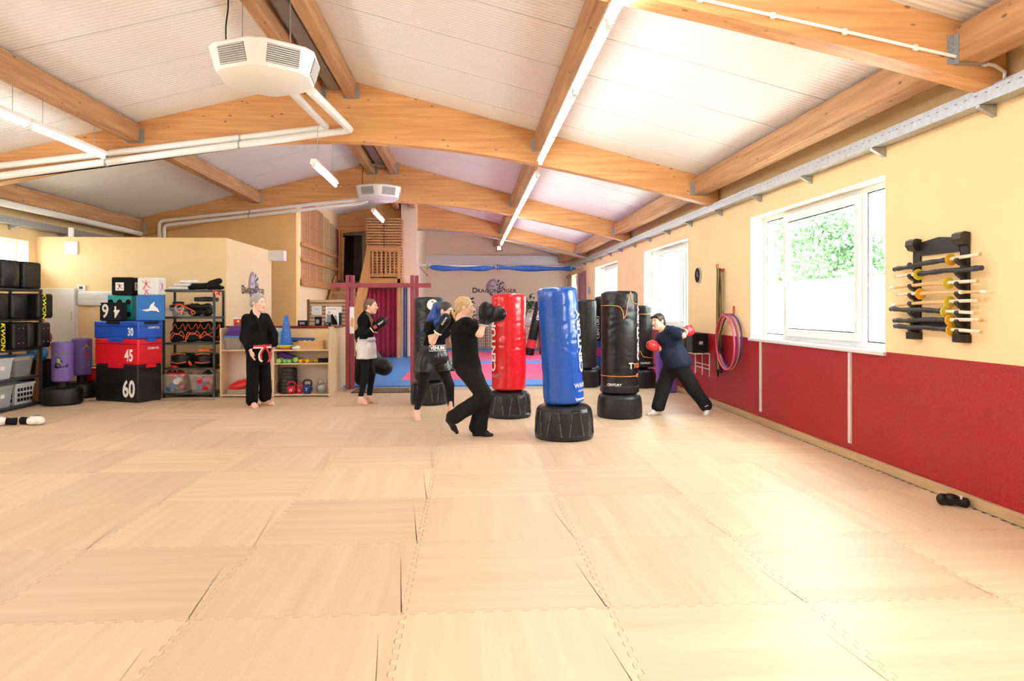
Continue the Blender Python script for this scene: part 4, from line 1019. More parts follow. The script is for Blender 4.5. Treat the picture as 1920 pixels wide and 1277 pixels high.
# bottom tier: clear bins of gloves
tote('glove_bin', 'clear plastic bin heaped with red gloves at the bottom left of the shelving', (SX + .17, SY + .13, .081), .40, .36, .31, CLEAR, cat='bin', group='clear glove bins')
tote('glove_bin', 'clear plastic bin with red and blue gloves at the bottom right of the shelving', (SX + .63, SY + .15, .081), .38, .34, .30, CLEAR, cat='bin', group='clear glove bins')
GC = {'red': (.60, .015, .03), 'blue': (.03, .15, .45), 'white': (.8, .8, .8), 'black': (.02, .02, .02)}
rr = random.Random(4)
def glove(lab, loc, cn, rot, g, sc=1.0):
    t = thing('boxing_glove', lab, 'glove', loc, 0, g, rot); t.scale = (sc,) * 3
    softobj('mitt', [ell((0, 0, .06), (.085, .06, .055)), ell((.05, 0, .065), (.05, .058, .052)), ell((.0, -.055, .05), (.05, .025, .03), k=.015)], mat('glove_' + cn, GC[cn], .35), t, .011)
    MB().tube([(-.07, 0, .055), (-.12, 0, .05)], [.045, .05], 12).build('cuff', mat('glove_' + cn, GC[cn]), t, smooth='auto')
    return t
n_ = 0
for bx_, lst in ((SX + .17, [('red', -.08, -.02, .23, 'left of the heap'), ('red', .07, .02, .23, 'right of the heap'), ('red', 0, .0, .345, 'topmost of the heap'), ('white', .05, -.06, .12, 'against the front'), ('blue', -.03, -.06, .03, 'at the bottom front'), ('red', .09, .05, .02, 'at the bottom right')]),
                 (SX + .63, [('red', -.08, -.05, .14, 'upper left'), ('red', .08, -.05, .14, 'upper right'), ('blue', 0, -.06, .07, 'in the centre'), ('red', .08, -.06, .01, 'lower right'), ('black', .02, .04, .22, 'on top'), ('blue', -.08, -.03, .02, 'lower left')])):
    for cn, dx, dy, dz, w2 in lst:
        glove('%s glove in the %s clear bin, %s' % (cn, 'left' if bx_ < SX + .4 else 'right', w2), (bx_ + dx, SY + .14 + dy, .10 + dz), cn, (rr.uniform(-.3, .3), rr.uniform(-.4, .4), rr.uniform(0, 6.3)), 'gloves in the clear bins', .9)
t = thing('floor_mat', 'thin dark edging strip on the floor before the shelving', 'mat', (SX + .3, SY - .25, 0))
MB().bx(-1.3, .65, -.04, -.03, 0, .004).build('strip', MATTE, t)
# white gloves lying on the floor at far left
for i, (x, y, rz) in enumerate(((-5.80, 8.92, R(200)), (-5.50, 8.98, R(-15)))):
    t = thing('boxing_glove', 'white boxing glove on the floor at left, %s of the pair' % ('left', 'right')[i], 'glove', (x, y, 0), rz, 'white boxing gloves on the floor')
    softobj('mitt', [ell((.05, 0, .058), (.10, .07, .056)), ell((.12, 0, .055), (.06, .065, .052)), ell((.06, -.065, .045), (.06, .03, .032), k=.015)], WPAD, t, .009)
    MB().tube([(-.03, 0, .055), (-.07, 0, .05), (-.14, 0, .048)], [.045, .042, .047], 14).build('cuff', BFAB, t, smooth='auto')
    MB().tube(bezier([(.02, -.055, .09), (.08, .0, .118), (.15, .03, .09)], 12), .004, 6).build('stitching', MATTE, t)

# ================================================================== COUNTER CORNER
PLY = wood('birch_plywood', (.72, .52, .33), (.84, .66, .46), 'X', 1.5, .5); PLYZ = wood('birch_plywood_upright', (.72, .52, .33), (.84, .66, .46), 'Z', 1.5, .5)
t = thing('bar_counter', 'yellow bar counter with dark red top behind the plywood shelves', 'counter', (0, 0, 0))
MB().bx(-4.12, -2.32, 11.92, 12.30, 0, 1.125).build('front_body', YEL, t)
MB().bx(-2.62, -2.32, 12.30, 13.1, 0, 1.125).build('side_body', PALE, t)
TOP = mat('dark_red_top', (.22, .02, .02), .16, coat=.3)
MB().prism([(-4.12, 11.90), (-2.29, 11.90), (-2.29, 13.14), (-2.68, 13.14), (-2.68, 12.38), (-4.12, 12.38)], 1.126, 1.165, 'Z').build('worktop', TOP, t, bevel=.004)
MB().bx(-2.36, -2.318, 11.91, 11.918, 0, 1.12).build('corner_trim', PALE, t)
# plywood shelf unit
u = thing('shelf_unit', 'low plywood shelf unit of two bays in front of the counter', 'shelf', (-4.08, 11.52, 0))
W, Dp = 1.78, .37
for x, h in ((0, 1.14), (.845, .76), (W - .022, 1.155)): MB().bx(x, x + .022, 0, Dp, 0, h).build('side_panel', PLYZ, u, bevel=.002)
MB().bx(.022, .845, 0, Dp, .02, .04).build('shelf_board', PLY, u); MB().bx(.867, W - .022, 0, Dp, .02, .04).build('shelf_board', PLY, u)
MB().bx(.022, W - .022, 0, Dp, .761, .781).build('shelf_board', PLY, u); MB().bx(.867, W - .022, .02, Dp, .535, .555).build('shelf_board', PLY, u)
MB().bx(.022, W - .022, Dp - .008, Dp - .001, .04, .76).build('back_panel', mat('pale_back', (.78, .68, .60), .6), u)
def sx(x): return -4.08 + x
ZA, ZB, ZC = .782, .556, .041
tote('storage_box', 'clear plastic box with blue lid on the plywood shelf', (sx(.19), 11.68, ZA), .28, .26, .21, CLEAR, lid=BLUEP, group='boxes on the plywood shelf')
tote('storage_box', 'light grey plastic box on the plywood shelf, left of the man', (sx(.45), 11.70, ZA), .22, .26, .22, LGREY, group='boxes on the plywood shelf')
for i, z in enumerate((1.004, 1.085)):
    t = thing('foam_block', '%s purple foam block lying on the blue-lidded box' % ('lower', 'upper')[i], 'foam block', (sx(.25 + .015 * i), 11.68, z), R(-4 + 7 * i), 'purple foam blocks')
    MB().bx(-.16, .16, -.11, .11, 0, .078).build('block', mat('violet_foam', (.10, .03, .26), .75), t, bevel=.012)
t = thing('eyeglasses', 'dark folded spectacles lying on the purple blocks', 'glasses', (sx(.28), 11.62, 1.165))
for s in (-1, 1): MB().tube([(s * .04 + .03 * math.cos(a), 0, .022 + .02 * math.sin(a)) for a in [2 * PI * k / 14 for k in range(14)]], .004, 6, closed=True).build('rim', MATTE, t)
MB().tube([(-.07, 0, .03), (-.06, .08, .02), (.05, .10, .01)], .004, 6).tube([(.07, 0, .03), (.07, .09, .02)], .004, 6).build('temples', MATTE, t)
t = thing('food_tub', 'red and white plastic tub on the purple blocks', 'tub', (sx(.28), 11.74, 1.165))
MB().bx(-.11, .11, -.08, .08, 0, .05).build('lower_tub', mat('rose_plastic', (.60, .12, .16), .4), t, bevel=.01)
MB().bx(-.11, .11, -.08, .08, .051, .12).build('upper_tub', REDP, t, bevel=.01); MB().bx(-.115, .115, -.085, .085, .121, .14).build('lid', WHITE, t, bevel=.004)
MB().cyl((-.03, -.081, .085), (-.03, -.083, .085), .02, n=12).build('sticker', YTXT, t)
# left bay below
t = thing('balance_cushion', 'red round cushion leaning on the folded blanket', 'cushion', (sx(.30), 11.72, .095), 0, rot=(R(8), R(-16), 0))
softobj('cushion', [ell((0, 0, .09), (.20, .14, .085))], REDP, t, .012)
t = thing('blanket', 'folded beige blanket at the bottom of the plywood shelf', 'blanket', (sx(.28), 11.70, ZC))
for k in range(4): MB().bx(-.18 + .006 * (k % 2), .18 - .008 * (k % 3), -.13, .13, k * .02, k * .02 + .018).build('fold', mat('beige_wool', (.42, .36, .29), .95, bump=.5, bscale=80), t, bevel=.008)
t = thing('rolled_rug', 'rolled beige rug standing end-on beside the red cushion', 'rug', (sx(.56), 11.55, ZC + .105))
pts = [(.10 * (1 - a / 22) * math.cos(a), 0, .10 * (1 - a / 22) * math.sin(a)) for a in [k * .3 for k in range(62)]]
v = [(p[0], y, p[2]) for y in (0, .26) for p in pts]; n = len(pts)
sp = MB().add(v, [(i, i + 1, n + i + 1, n + i) for i in range(n - 1)]).build('roll', mat('rug_wool', (.52, .44, .33), .95, bump=.5, bscale=80), t)
sm = sp.modifiers.new('thick', 'SOLIDIFY'); sm.thickness = .014
t = thing('leather_ball', 'brown leather ball in the bay behind the man', 'ball', (sx(.79), 11.76, ZC + .115))
MB().lathe([(.11 * math.sin(PI * k / 16), -.11 * math.cos(PI * k / 16)) for k in range(17)], 24).build('ball', mat('brown_leather', (.32, .11, .03), .45), t, smooth=True)
MB().tube([(.111 * math.cos(a), 0, .111 * math.sin(a)) for a in [2 * PI * k / 24 for k in range(24)]], .003, 5, closed=True).build('seam', MATTE, t)
# right bay, top
tote('bin', 'small grey bin on the plywood shelf right of the man', (sx(.88), 11.74, ZA), .22, .20, .20, GREYP, cat='bin')
t = thing('carton', 'blue and silver carton standing in the grey bin', 'carton', (sx(.88), 11.75, ZA + .012)); MB().bx(-.07, .07, -.05, .05, 0, .34).build('box', mat('silver_blue', (.25, .42, .58), .35), t, bevel=.004); MB().bx(-.071, .071, -.051, .051, .29, .341).build('lid', LGREY, t)
def disc(lab, r, z, m, h=.018):
    t = thing('ring_disc', lab, 'disc', (sx(1.03), 11.68, z), 0, 'coloured discs under the cone')
    MB().lathe([(r * .35, 0), (r, 0), (r, h * .7), (r * .93, h), (r * .35, h)], 32).build('disc', m, t, smooth='auto')
disc('red disc lowest under the blue cone', .15, ZA, REDP); disc('green disc second under the blue cone', .135, ZA + .019, mat('green_plastic', (.08, .35, .08), .4))
disc('yellow-green disc third under the blue cone', .145, ZA + .038, mat('lime_plastic', (.55, .62, .04), .4)); disc('yellow disc directly under the blue cone', .135, ZA + .057, mat('sun_plastic', (.8, .6, .03), .4)); 
t = thing('training_cone', 'tall blue training cone with pale holes on the plywood shelf', 'cone', (sx(1.03), 11.68, ZA + .076))
CB = mat('cone_blue', (.012, .13, .52), .35)
MB().lathe([(.13, 0), (.13, .012), (.11, .02), (.10, .03), (.032, .485), (.02, .49), (0, .49)], 32).build('cone', CB, t, smooth='auto')
for z in (.13, .25, .37): MB().cyl((-.0 + .1 * (1 - z / .49) * .30, -.032 - .075 * (1 - z / .49), z), (-.0 + .1 * (1 - z / .49) * .30, -.034 - .079 * (1 - z / .49), z), .010, n=10).build('hole', mat('pale_blue', (.12, .45, .70), .5), t)
t = thing('foam_roller', 'blue foam roller lying behind the wooden tray', 'roller', (sx(1.02), 11.86 - .06, ZA + .155)); MB().cyl((0, 0, 0), (.45, 0, -.008), .036, n=20).build('roller', mat('roller_blue', (.03, .08, .34), .5), t, bevel=.004)
t = thing('foam_bar', 'yellow foam bar beneath the blue roller', 'foam bar', (sx(1.16), 11.80, ZA)); MB().bx(-.08, .40, -.045, .045, 0, .115).build('bar', mat('yellow_foam', (.80, .48, .08), .8), t, bevel=.02)
t = thing('wooden_tray', 'shallow wooden tray on the right of the plywood shelf', 'tray', (sx(1.46), 11.64, ZA))
TW = wood('tray_wood', (.58, .32, .12), (.72, .45, .20), 'X', 2, .5); mb = MB(); mb.bx(-.20, .20, -.10, -.085, 0, .135); mb.build('front_board', TW, t); MB().bx(-.20, .20, .085, .10, 0, .135).build('back_board', TW, t)
for s in (-1, 1): MB().bx(s * .20 - .008, s * .20 + .008, -.10, .10, 0, .145).build('end_board', TW, t)
MB().bx(-.19, .19, -.085, .085, 0, .012).build('bottom_board', TW, t)
for k in range(4):
    q = thing('juggling_ball', 'small yellow ball in the wooden tray, %s from the left' % ORD[k], 'ball', (sx(1.34 + .085 * k), 11.65, ZA + .115), 0, 'yellow balls in the tray')
    MB().lathe([(.036 * math.sin(PI * j / 10), -.036 * math.cos(PI * j / 10)) for j in range(11)], 16).build('ball', mat('ball_yellow', (.82, .58, .16), .5), q, smooth=True)
t = thing('towel', 'crumpled white cloth in front of the wooden tray', 'cloth', (sx(1.22), 11.56, ZA)); softobj('cloth', [ell((0, 0, .025), (.07, .035, .025)), ell((.04, 0, .04), (.045, .03, .035))], WPAD, t, .009)
# right bay, middle
t = thing('yoga_wedge', 'purple wedge leaning at the back of the middle shelf', 'wedge', (sx(1.05), 11.76, ZB)); MB().prism([(-.16, 0), (.28, 0), (.22, .06), (-.12, .185), (-.16, .18)], -.06, .06, 'Y').build('wedge', mat('violet_foam', (0, 0, 0)), t, bevel=.006)
def dumbbell(lab, x, y, cn, c, rz, r=.036, z=0, rot=None):
    t = thing('dumbbell', lab, 'dumbbell', (sx(x), y, ZB + r + z), rz, 'small dumbbells on the middle shelf')
    m = mat('neoprene_' + cn, c, .5)
    for s in (-1, 1): MB().cyl((0, s * .05, 0), (0, s * .095, 0), r, n=8 if cn == 'yellow' else 16).build('head', m, t, bevel=.006)
    MB().cyl((0, -.05, 0), (0, .05, 0), .013, n=10).build('bar', m, t)
GN = (.16, .52, .12)
dumbbell('lime dumbbell end-on at the left of the middle shelf', .94, 11.64, 'lime', (.30, .58, .10), 0, .040)
dumbbell('green dumbbell second from left on the middle shelf', 1.04, 11.64, 'green', GN, 0, .033); dumbbell('green dumbbell third from left on the middle shelf', 1.11, 11.64, 'green', GN, 0, .033)
dumbbell('lime dumbbell resting higher beside the yellow ones', 1.21, 11.66, 'lime', (0, 0, 0), 0, .042, .012)
dumbbell('yellow dumbbell end-on nearest the lime ones', 1.295, 11.64, 'yellow', (.85, .48, .02), 0, .034); dumbbell('yellow dumbbell next to the first yellow one', 1.37, 11.64, 'yellow', (0, 0, 0), R(20), .032)
dumbbell('yellow dumbbell lying crosswise by the black cuffs', 1.47, 11.68, 'yellow', (0, 0, 0), R(70), .032)
for i, x in enumerate((1.58, 1.67)):
    t = thing('ankle_weight', 'black ankle weight cuff on the middle shelf, %s one' % ('left', 'right')[i], 'weight', (sx(x), 11.68, ZB), 0, 'ankle weights'); softobj('cuff', [cap((-.04, 0, .035), (.04, .02, .04), .035, .032), cap((-.04, .06, .03), (.04, .06, .035), .03)], BFAB, t, .01)
# right bay, bottom: plates and kettlebells
RUB = mat('black_rubber', (.02, .02, .021), .5)
for k in range(7):
    t = thing('weight_plate', 'black rubber weight plate, %s from the bottom of the stack' % ORD[k], 'weight plate', (sx(1.06) + .004 * (k % 2), 11.72, ZC + k * .06), 0, 'stacked weight plates')
    r = .142 - .004 * (k // 3)
    MB().lathe([(.03, 0), (r * .97, 0), (r, .012), (r, .046), (r * .97, .058), (r * .8, .058), (r * .77, .045), (.05, .045), (.03, .05)], 36).build('plate', RUB, t, smooth='auto')
    MB().lathe([(.024, .002), (.032, .002), (.032, .052), (.024, .052)], 20).build('hub', GALV, t, smooth='auto')
def kettlebell(lab, x, y, r, cn, c, num, metal=0):
    t = thing('kettlebell', lab, 'kettlebell', (sx(x), y, ZC), 0, 'kettlebells in the plywood shelf'); m = mat('kettle_' + cn, c, .3, metal=metal, coat=.2)
    softobj('body', [ell((0, 0, r * .95), (r, r, r * .92), k=.02), rbox((0, 0, .012), (r * .5, r * .5, .004), .008, k=.02)], m, t, .009)
    MB().tube(bezier([(-r * .62, 0, r * 1.55), (-r * .78, 0, r * 2.15), (-r * .45, 0, r * 2.62), (r * .45, 0, r * 2.62), (r * .78, 0, r * 2.15), (r * .62, 0, r * 1.55)], 24), r * .19, 10).build('handle', m if metal else RUB if cn != 'red' else m, t, smooth='auto')
    if num: text(num, r * .75, PRINTW, t, (0, -r - .004, r * .9), (PI / 2, 0, 0), name='number', bold=.02)
kettlebell('red kettlebell marked 15 in front of the plates', 1.14, 11.59, .075, 'red', (.55, .01, .03), '15'); kettlebell('smaller red kettlebell beside the marked one', 1.275, 11.62, .062, 'red', (0, 0, 0), '8')
kettlebell('navy kettlebell on the bottom shelf', 1.40, 11.60, .085, 'navy', (.012, .04, .22), '7'); kettlebell('silver kettlebell at the right of the bottom shelf', 1.63, 11.62, .092, 'silver', (.42, .42, .42), None, .6)
# ---- things on the bar
ZT2 = 1.166
for i, (x, w_, h, lab) in enumerate(((-2.86, .16, .09, 'black gift box lying on the left of the bar'), (-2.60, .10, .155, 'upright black box on the bar'), (-2.44, .10, .055, 'small flat black box on the bar'))):
    t = thing('gift_box', lab, 'box', (x, 12.05, ZT2), 0, 'black boxes on the bar'); MB().bx(-w_ / 2, w_ / 2, -.05, .05, 0, h).build('box', MATTE, t, bevel=.004)
    MB().bx(-w_ * .3, w_ * .25, -.052, -.0505, h * .25, h * .7).build('print', mat('silver_ink', (.30, .34, .38), .4), t)
def leaflet(name, lab, loc, w_, h, rz, drawing):
    t = thing(name, lab, 'leaflet', loc, rz); MB().bx(-w_ / 2, w_ / 2, -.003, 0, 0, h).build('sheet', PRINTW, t)
    for (pts, m_) in drawing: MB().add([(x * w_, -.005, z * h) for x, z in pts], [tuple(range(len(pts)))]).build('print', m_, t)
GI = mat('grey_ink', (.35, .38, .42), .6); PINK = mat('photo_skin', (.55, .35, .30), .6)
leaflet('flyer', 'upright flyer with a photo of two people on the bar', (-2.40, 12.25, ZT2), .23, .33, 0, [([(-.45, .02), (-.05, .02), (-.05, .55), (-.4, .6)], GI), ([(-.05, .02), (.45, .02), (.15, .45), (.0, .62), (-.12, .55)], MATTE), ([(.1, .3), (.3, .02), (.42, .02), (.35, .5), (.2, .55)], mat('photo_blue', (.3, .4, .5), .6)), ([(-.3, .62), (-.15, .62), (-.15, .75), (-.3, .75)], PINK), ([(-.35, .86), (.35, .86), (.35, .89), (-.35, .89)], GI)])
t = thing('cash_box', 'dark device at the right end of the bar', 'box', (-2.44, 12.85, ZT2)); MB().bx(-.08, .08, -.1, .1, 0, .22).build('case', MATTE, t, bevel=.006); MB().bx(-.06, .06, -.104, -.1, .06, .18).build('display', mat('lcd', (0, 0, 0)), t)
# ---- slatted wooden screen behind the bar
SL = wood('dark_slat', (.16, .07, .03), (.28, .13, .06), 'X', 2, .5); SLP = mat('pale_backing', (.76, .56, .36), .7)
t = thing('slat_screen', 'wooden slatted screen with papers behind the bar', 'screen', (-3.32, 14.32, 0))
for x in (0, .80): MB().bx(x, x + .045, 0, .05, 0, 1.65).build('post', SL, t)
MB().bx(.045, .80, .03, .04, .75, 1.64).build('backing', SLP, t)
for k in range(11): MB().bx(.045, .80, .0, .022, .80 + k * .077, .80 + k * .077 + .020).build('slat', SL, t)
leaflet('notice', 'white paper notice pinned left on the slatted screen', (-3.12, 14.315, 1.33), .21, .185, 0, [([(-.2, .6), (.25, .6), (.25, .64), (-.2, .64)], GI), ([(-.1, .68), (.1, .72), (.12, .75), (-.08, .73)], GI)])
leaflet('notice', 'tall white paper notice pinned right on the slatted screen', (-2.74, 14.315, 1.27), .26, .235, 0, [([(-.3, .82), (.3, .82), (.3, .86), (-.3, .86)], GI)])
# ---- bamboo blinds on the mezzanine wall
BB = wood('bamboo_blind_a', (.46, .22, .10), (.66, .36, .19), 'Z', 4, .6); BD = wood('bamboo_blind_b', (.50, .36, .19), (.70, .55, .33), 'Z', 5, .6)
t = thing('bamboo_screen', 'bamboo blind panelling on the mezzanine wall left of the stairs', 'screen', (-3.94, 16.35, 1.98))
for k in range(6):
    y0 = .05 + k * .80; top = min(roof(-3.94) - 1.98 - .10, 2.1)
    if k >= 2: top -= .06 * (k - 1)
    p = MB().bx(.002, .022, y0, y0 + .77, .18, top).build('blind', (BB, BB, BB, BD, BD, BB)[k], t)
    for j in range(5): MB().bx(.0225, .028, y0 + .12 + j * .13, y0 + .13 + j * .13, .18, top).build('rib', mat('rib_wood', (.26, .12, .05), .6), p)
    for z in (.45, .80, 1.15, 1.5): MB().bx(.0225, .026, y0, y0 + .77, z, z + .008).build('cord', mat('rib_wood', (0, 0, 0)), p)
RB_ = wood('rail_board', (.44, .19, .07), (.62, .31, .13), 'Y', 2, .5)
for z, h in ((.02, .17), (.60, .085), (.96, .085)): MB().bx(.030, .075, -.05, 4.85, z, z + h).build('rail_board', RB_, t)
for i in range(3):
    q = thing('plank', 'loose plank leaning upright at the end of the bamboo panelling, %s' % ('left', 'middle', 'right')[i], 'plank', (-3.86 + i * .05, 20.7 + .04 * i, 2.3), 0, 'planks by the mezzanine door', rot=(R(3), R(2), 0)); MB().bx(-.02, .02, -.05, .05, 0, 1.5 - .1 * i).build('board', RB_, q)
# ---- stairs and landing
STW = wood('stair_pine', (.58, .28, .08), (.76, .44, .17), 'Y', 2, .45); STX = wood('stair_pine_x', (.58, .28, .08), (.76, .44, .17), 'X', 2, .45); STZ = wood('stair_pine_z', (.58, .28, .08), (.76, .44, .17), 'Z', 2, .45)
t = thing('staircase', 'open pine staircase climbing to the landing beside the bamboo panelling', 'stairs', (0, 0, 0))
N = 11; y0s, y1s, zt = 17.1, 20.05, 2.3
for k in range(N):
    z = zt * (k + 1) / (N + 1); y = y0s + (y1s - y0s) * k / N
    MB().bx(-3.82, -2.93, y, y + .28, z - .04, z).build('tread', STX, t)
for x in (-3.86, -2.93): MB().prism([(y0s - .15, 0), (y0s + .15, 0), (y1s + .1, zt - .14), (y1s + .1, zt + .12), (y0s - .15, .25)], x, x + .045, 'X').build('stringer', STW, t)
MB().prism([(y0s, .95), (y1s, zt + .92), (y1s, zt + 1.0), (y0s, 1.03)], -2.925, -2.885, 'X').build('handrail', STW, t)
for k in range(20):
    y = y0s + .05 + (y1s - y0s - .1) * k / 19; zb = .12 + (zt - .0) * (y - y0s) / (y1s - y0s)
    MB().bx(-2.92, -2.89, y - .02, y + .02, zb, zb + .84).build('baluster', STZ, t)
MB().bx(-2.94, -2.87, y0s - .06, y0s + .02, 0, 1.06).build('newel_post', STZ, t)
t = thing('landing', 'pine landing with balustrade above the red curtain', 'landing', (-2.86, 20.0, 0))
MB().bx(-.05, .98, .06, 1.4, 2.21, 2.30).build('deck', STX, t); MB().bx(-.05, .98, 0, .055, 2.08, 2.32).build('fascia', STX, t)
for x in (-.07, .80): MB().bx(x, x + .09, 0, .09, 2.32 if x < 0 else 0, 3.26).build('newel_post', STZ, t)
MB().bx(.02, .80, .01, .06, 3.13, 3.24).build('top_rail', STX, t); MB().bx(.02, .80, .02, .05, 2.40, 2.45).build('bottom_rail', STX, t)
for k in range(6): MB().bx(.07 + k * .125, .115 + k * .125, .02, .045, 2.45, 3.13).build('baluster', STZ, t)
# slatted pallets stacked on the landing
PW = wood('pallet_slat', (.56, .30, .13), (.72, .44, .22), 'X', 2, .6)
for c in range(2):
    t = thing('slat_bundle', 'stack of slatted wooden panels on the landing, %s stack' % ('left', 'right')[c], 'slatted panels', (-2.99 + c * .53, 20.22, 2.301))
    for k in range(23): MB().bx(0, .51, 0, .5, k * .08, k * .08 + .054).build('slat', PW, t)
    for x in (.05, .44): MB().bx(x, x + .03, .05, .45, 0, 1.83).build('stacking_strip', mat('dark_gap', (.10, .05, .025), .8), t)
# mezzanine doorway, a black sheet painting in the unlit room behind
d = bpy.data.objects.new('door_2', None); COL.objects.link(d); struct(d)
MB().bx(-3.90, -3.28, 21.40, 21.44, 2.32, 3.72).build('shade_sheet', mat('dark_room', (.012, .011, .012), .9), d)
fr = MB(); fr.bx(-3.28, -3.14, 21.36, 21.44, 2.32, 3.82); fr.bx(-3.94, -3.28, 21.36, 21.44, 3.72, 3.82); fr.build('door_frame', mat('greyish_frame', (.50, .40, .34), .6), d)
def drape(name, lab, cat, loc, w_, h, m, n=9, amp=.03, rz=0):
    t = thing(name, lab, cat, loc, rz); k = n * 10; vs = []; fs = []
    for j in range(9):
        for i in range(k + 1):
            u = i / k; a = amp * (.6 + .4 * j / 8); vs.append((u * w_, a * math.sin(u * n * 2 * PI + .5 * math.sin(u * 13)) + .4 * a * math.sin(u * 31 + j * .2), h * (1 - j / 8)))
    for j in range(8):
        for i in range(k): q = j * (k + 1) + i; fs.append((q, q + 1, q + k + 2, q + k + 1))
    o = MB().add(vs, fs).build('cloth', m, t, smooth=True); s = o.modifiers.new('thick', 'SOLIDIFY'); s.thickness = .006
    return t
t = drape('curtain', 'dark red curtain hanging under the landing', 'curtain', (-3.30, 20.30, .02), 1.22, 2.04, mat('crimson_cloth', (.36, .005, .05), .7, sheen=.3), 9)
MB().cyl((-.05, 0, 2.06), (1.25, 0, 2.06), .014, n=10).build('rod', MATTE, t)
t = drape('curtain', 'narrow grey-blue curtain beside the pine post', 'curtain', (-1.92, 20.42, .02), .12, 2.10, mat('slate_cloth', (.14, .17, .30), .7), 2, .02)
t = drape('curtain', 'grey curtain inside the dark mezzanine doorway', 'curtain', (-3.52, 21.34, 2.33), .22, 1.36, mat('grey_cloth', (.10, .09, .09), .8), 3, .02)

# ================================================================== RED GATE
GATE = mat('red_stain', (.30, .045, .07), .45, var=.12, vscale=8)
g = thing('wooden_gate', 'dark red wooden gate frame at the edge of the blue mats', 'gate', (-1.53, 12.30, 0))
for s in (-1, 1):
    for o_ in (-.038, .038): MB().bx(s * .57 + o_ - .032, s * .57 + o_ + .032, -.05 + (.0 if o_ < 0 else .03), .05 + (.0 if o_ < 0 else .03), .02, 2.055).build('post', GATE, g, bevel=.004)
    MB().bx(s * .57 - .09, s * .57 + .09, -.09, .11, 0, .03).build('foot_plate', GALV, g)
MB().bx(-.90, .87, -.075, -.052, 1.835, 1.915).build('crossbeam', GATE, g, bevel=.003)
t = thing('poster', 'narrow poster with orange drawing fixed to the left gate post', 'poster', (-2.06, 12.245, 1.02)); MB().bx(-.035, .045, -.006, -.002, 0, .47).build('sheet', PRINTW, t)
MB().add([(x, -.008, z) for x, z in ((-.02, .14), (.03, .10), (.035, .25), (.0, .30), (-.02, .22))], [(0, 1, 2, 3, 4)]).build('print', mat('poster_orange', (.75, .35, .12), .6), t)
t = thing('door_mat', 'brown ribbed doormat lying before the blue mats', 'mat', (-1.55, 12.28, 0))
for k in range(22): MB().bx(-.46 + k * .046, -.46 + k * .046 + .030, -.32, .30, .006, .016).build('rib', mat('mat_rib', (.24, .15, .09), .9), t)
MB().bx(-.48, .56, -.34, .32, 0, .006).build('backing', MATTE, t)
t = thing('leaning_bag', 'old black punching bag leaning beside the gate post', 'punching bag', (-1.78, 12.78, .03))
softobj('bag', [cap((-.20, .0, .95), (.02, .05, .42), .13, .17, k=.05), cap((.02, .05, .42), (.22, .05, .34), .17, .16, k=.05), cap((-.18, 0, .5), (-.18, 0, .15), .14, .15, k=.04)], BLACK, t, .014)
MB().tube([(-.26, 0, 1.06), (-.20, 0, 1.16), (-.13, 0, 1.07)], .012, 6).build('strap', MATTE, t)

# ================================================================== FREE-STANDING BAGS
def base_mesh(rb, h, panels):
    n = 96; prof = [(.86, 0), (.95, .012), (.99, .05), (1.0, .30), (.985, .60), (.95, .82), (.90, .92), (.80, .985), (.62, 1.0), (.30, 1.0)]
    rings = []
    for (r, z) in prof: rings.append((r, z))
    fine = []
    for a, b in zip(rings[:-1], rings[1:]):
        m = 6 if b[1] - a[1] > .15 else 1
        for k in range(m): fine.append((a[0] + (b[0] - a[0]) * k / m, a[1] + (b[1] - a[1]) * k / m))
    fine.append(rings[-1]); vs = []; fs = []
    for r, z in fine:
        for i in range(n):
            a = 2 * PI * i / n; q = r
            if panels and .14 < z < .86:
                w_ = .34 - .16 * (z - .14) / .72; u = ((a * 8 / (2 * PI)) % 1) - .5
                if abs(u) < w_: q = r - .05
            if panels and z >= .86:
                u = ((a * 8 / (2 * PI)) % 1) - .5
                if abs(u) > .42: q = r - .03
            vs.append((rb * q * math.cos(a), rb * q * math.sin(a), h * z))
    m = len(fine)
    for i in range(m - 1):
        for k in range(n): fs.append((i * n + k, i * n + (k + 1) % n, (i + 1) * n + (k + 1) % n, (i + 1) * n + k))
    fs += [tuple(range(n - 1, -1, -1)), tuple(range((m - 1) * n, m * n))]
    return MB().add(vs, fs)
BASEM = mat('base_plastic', (.012, .013, .015), .34, spec=.35, bump=.15, bscale=120)
def bag_mesh(r, z0, z1, seed, wr=.006, n=64, m=70):
    vs = []; fs = []; rc = .05
    for j in range(m + 1):
        z = z0 + (z1 - z0) * j / m; e = min(z - z0, z1 - z)
        rr_ = r if e > rc else r - rc + math.sqrt(max(0, rc * rc - (rc - e) ** 2))
        for i in range(n):
            a = 2 * PI * i / n; c, s = math.cos(a), math.sin(a)
            w1 = noise.noise(Vector((c * 1.3 + seed, s * 1.3, z * 11))); w2 = noise.noise(Vector((c * .9, s * .9 + seed, z * 4)))
            crease = -max(0, .12 - abs(w1)) * wr * 8
            q = rr_ + crease + w2 * wr * .9
            vs.append((q * c, q * s, z))
    for j in range(m):
        for i in range(n): fs.append((j * n + i, j * n + (i + 1) % n, (j + 1) * n + (i + 1) % n, (j + 1) * n + i))
    fs += [tuple(range(n - 1, -1, -1)), tuple(range(m * n, (m + 1) * n))]
    return MB().add(vs, fs)
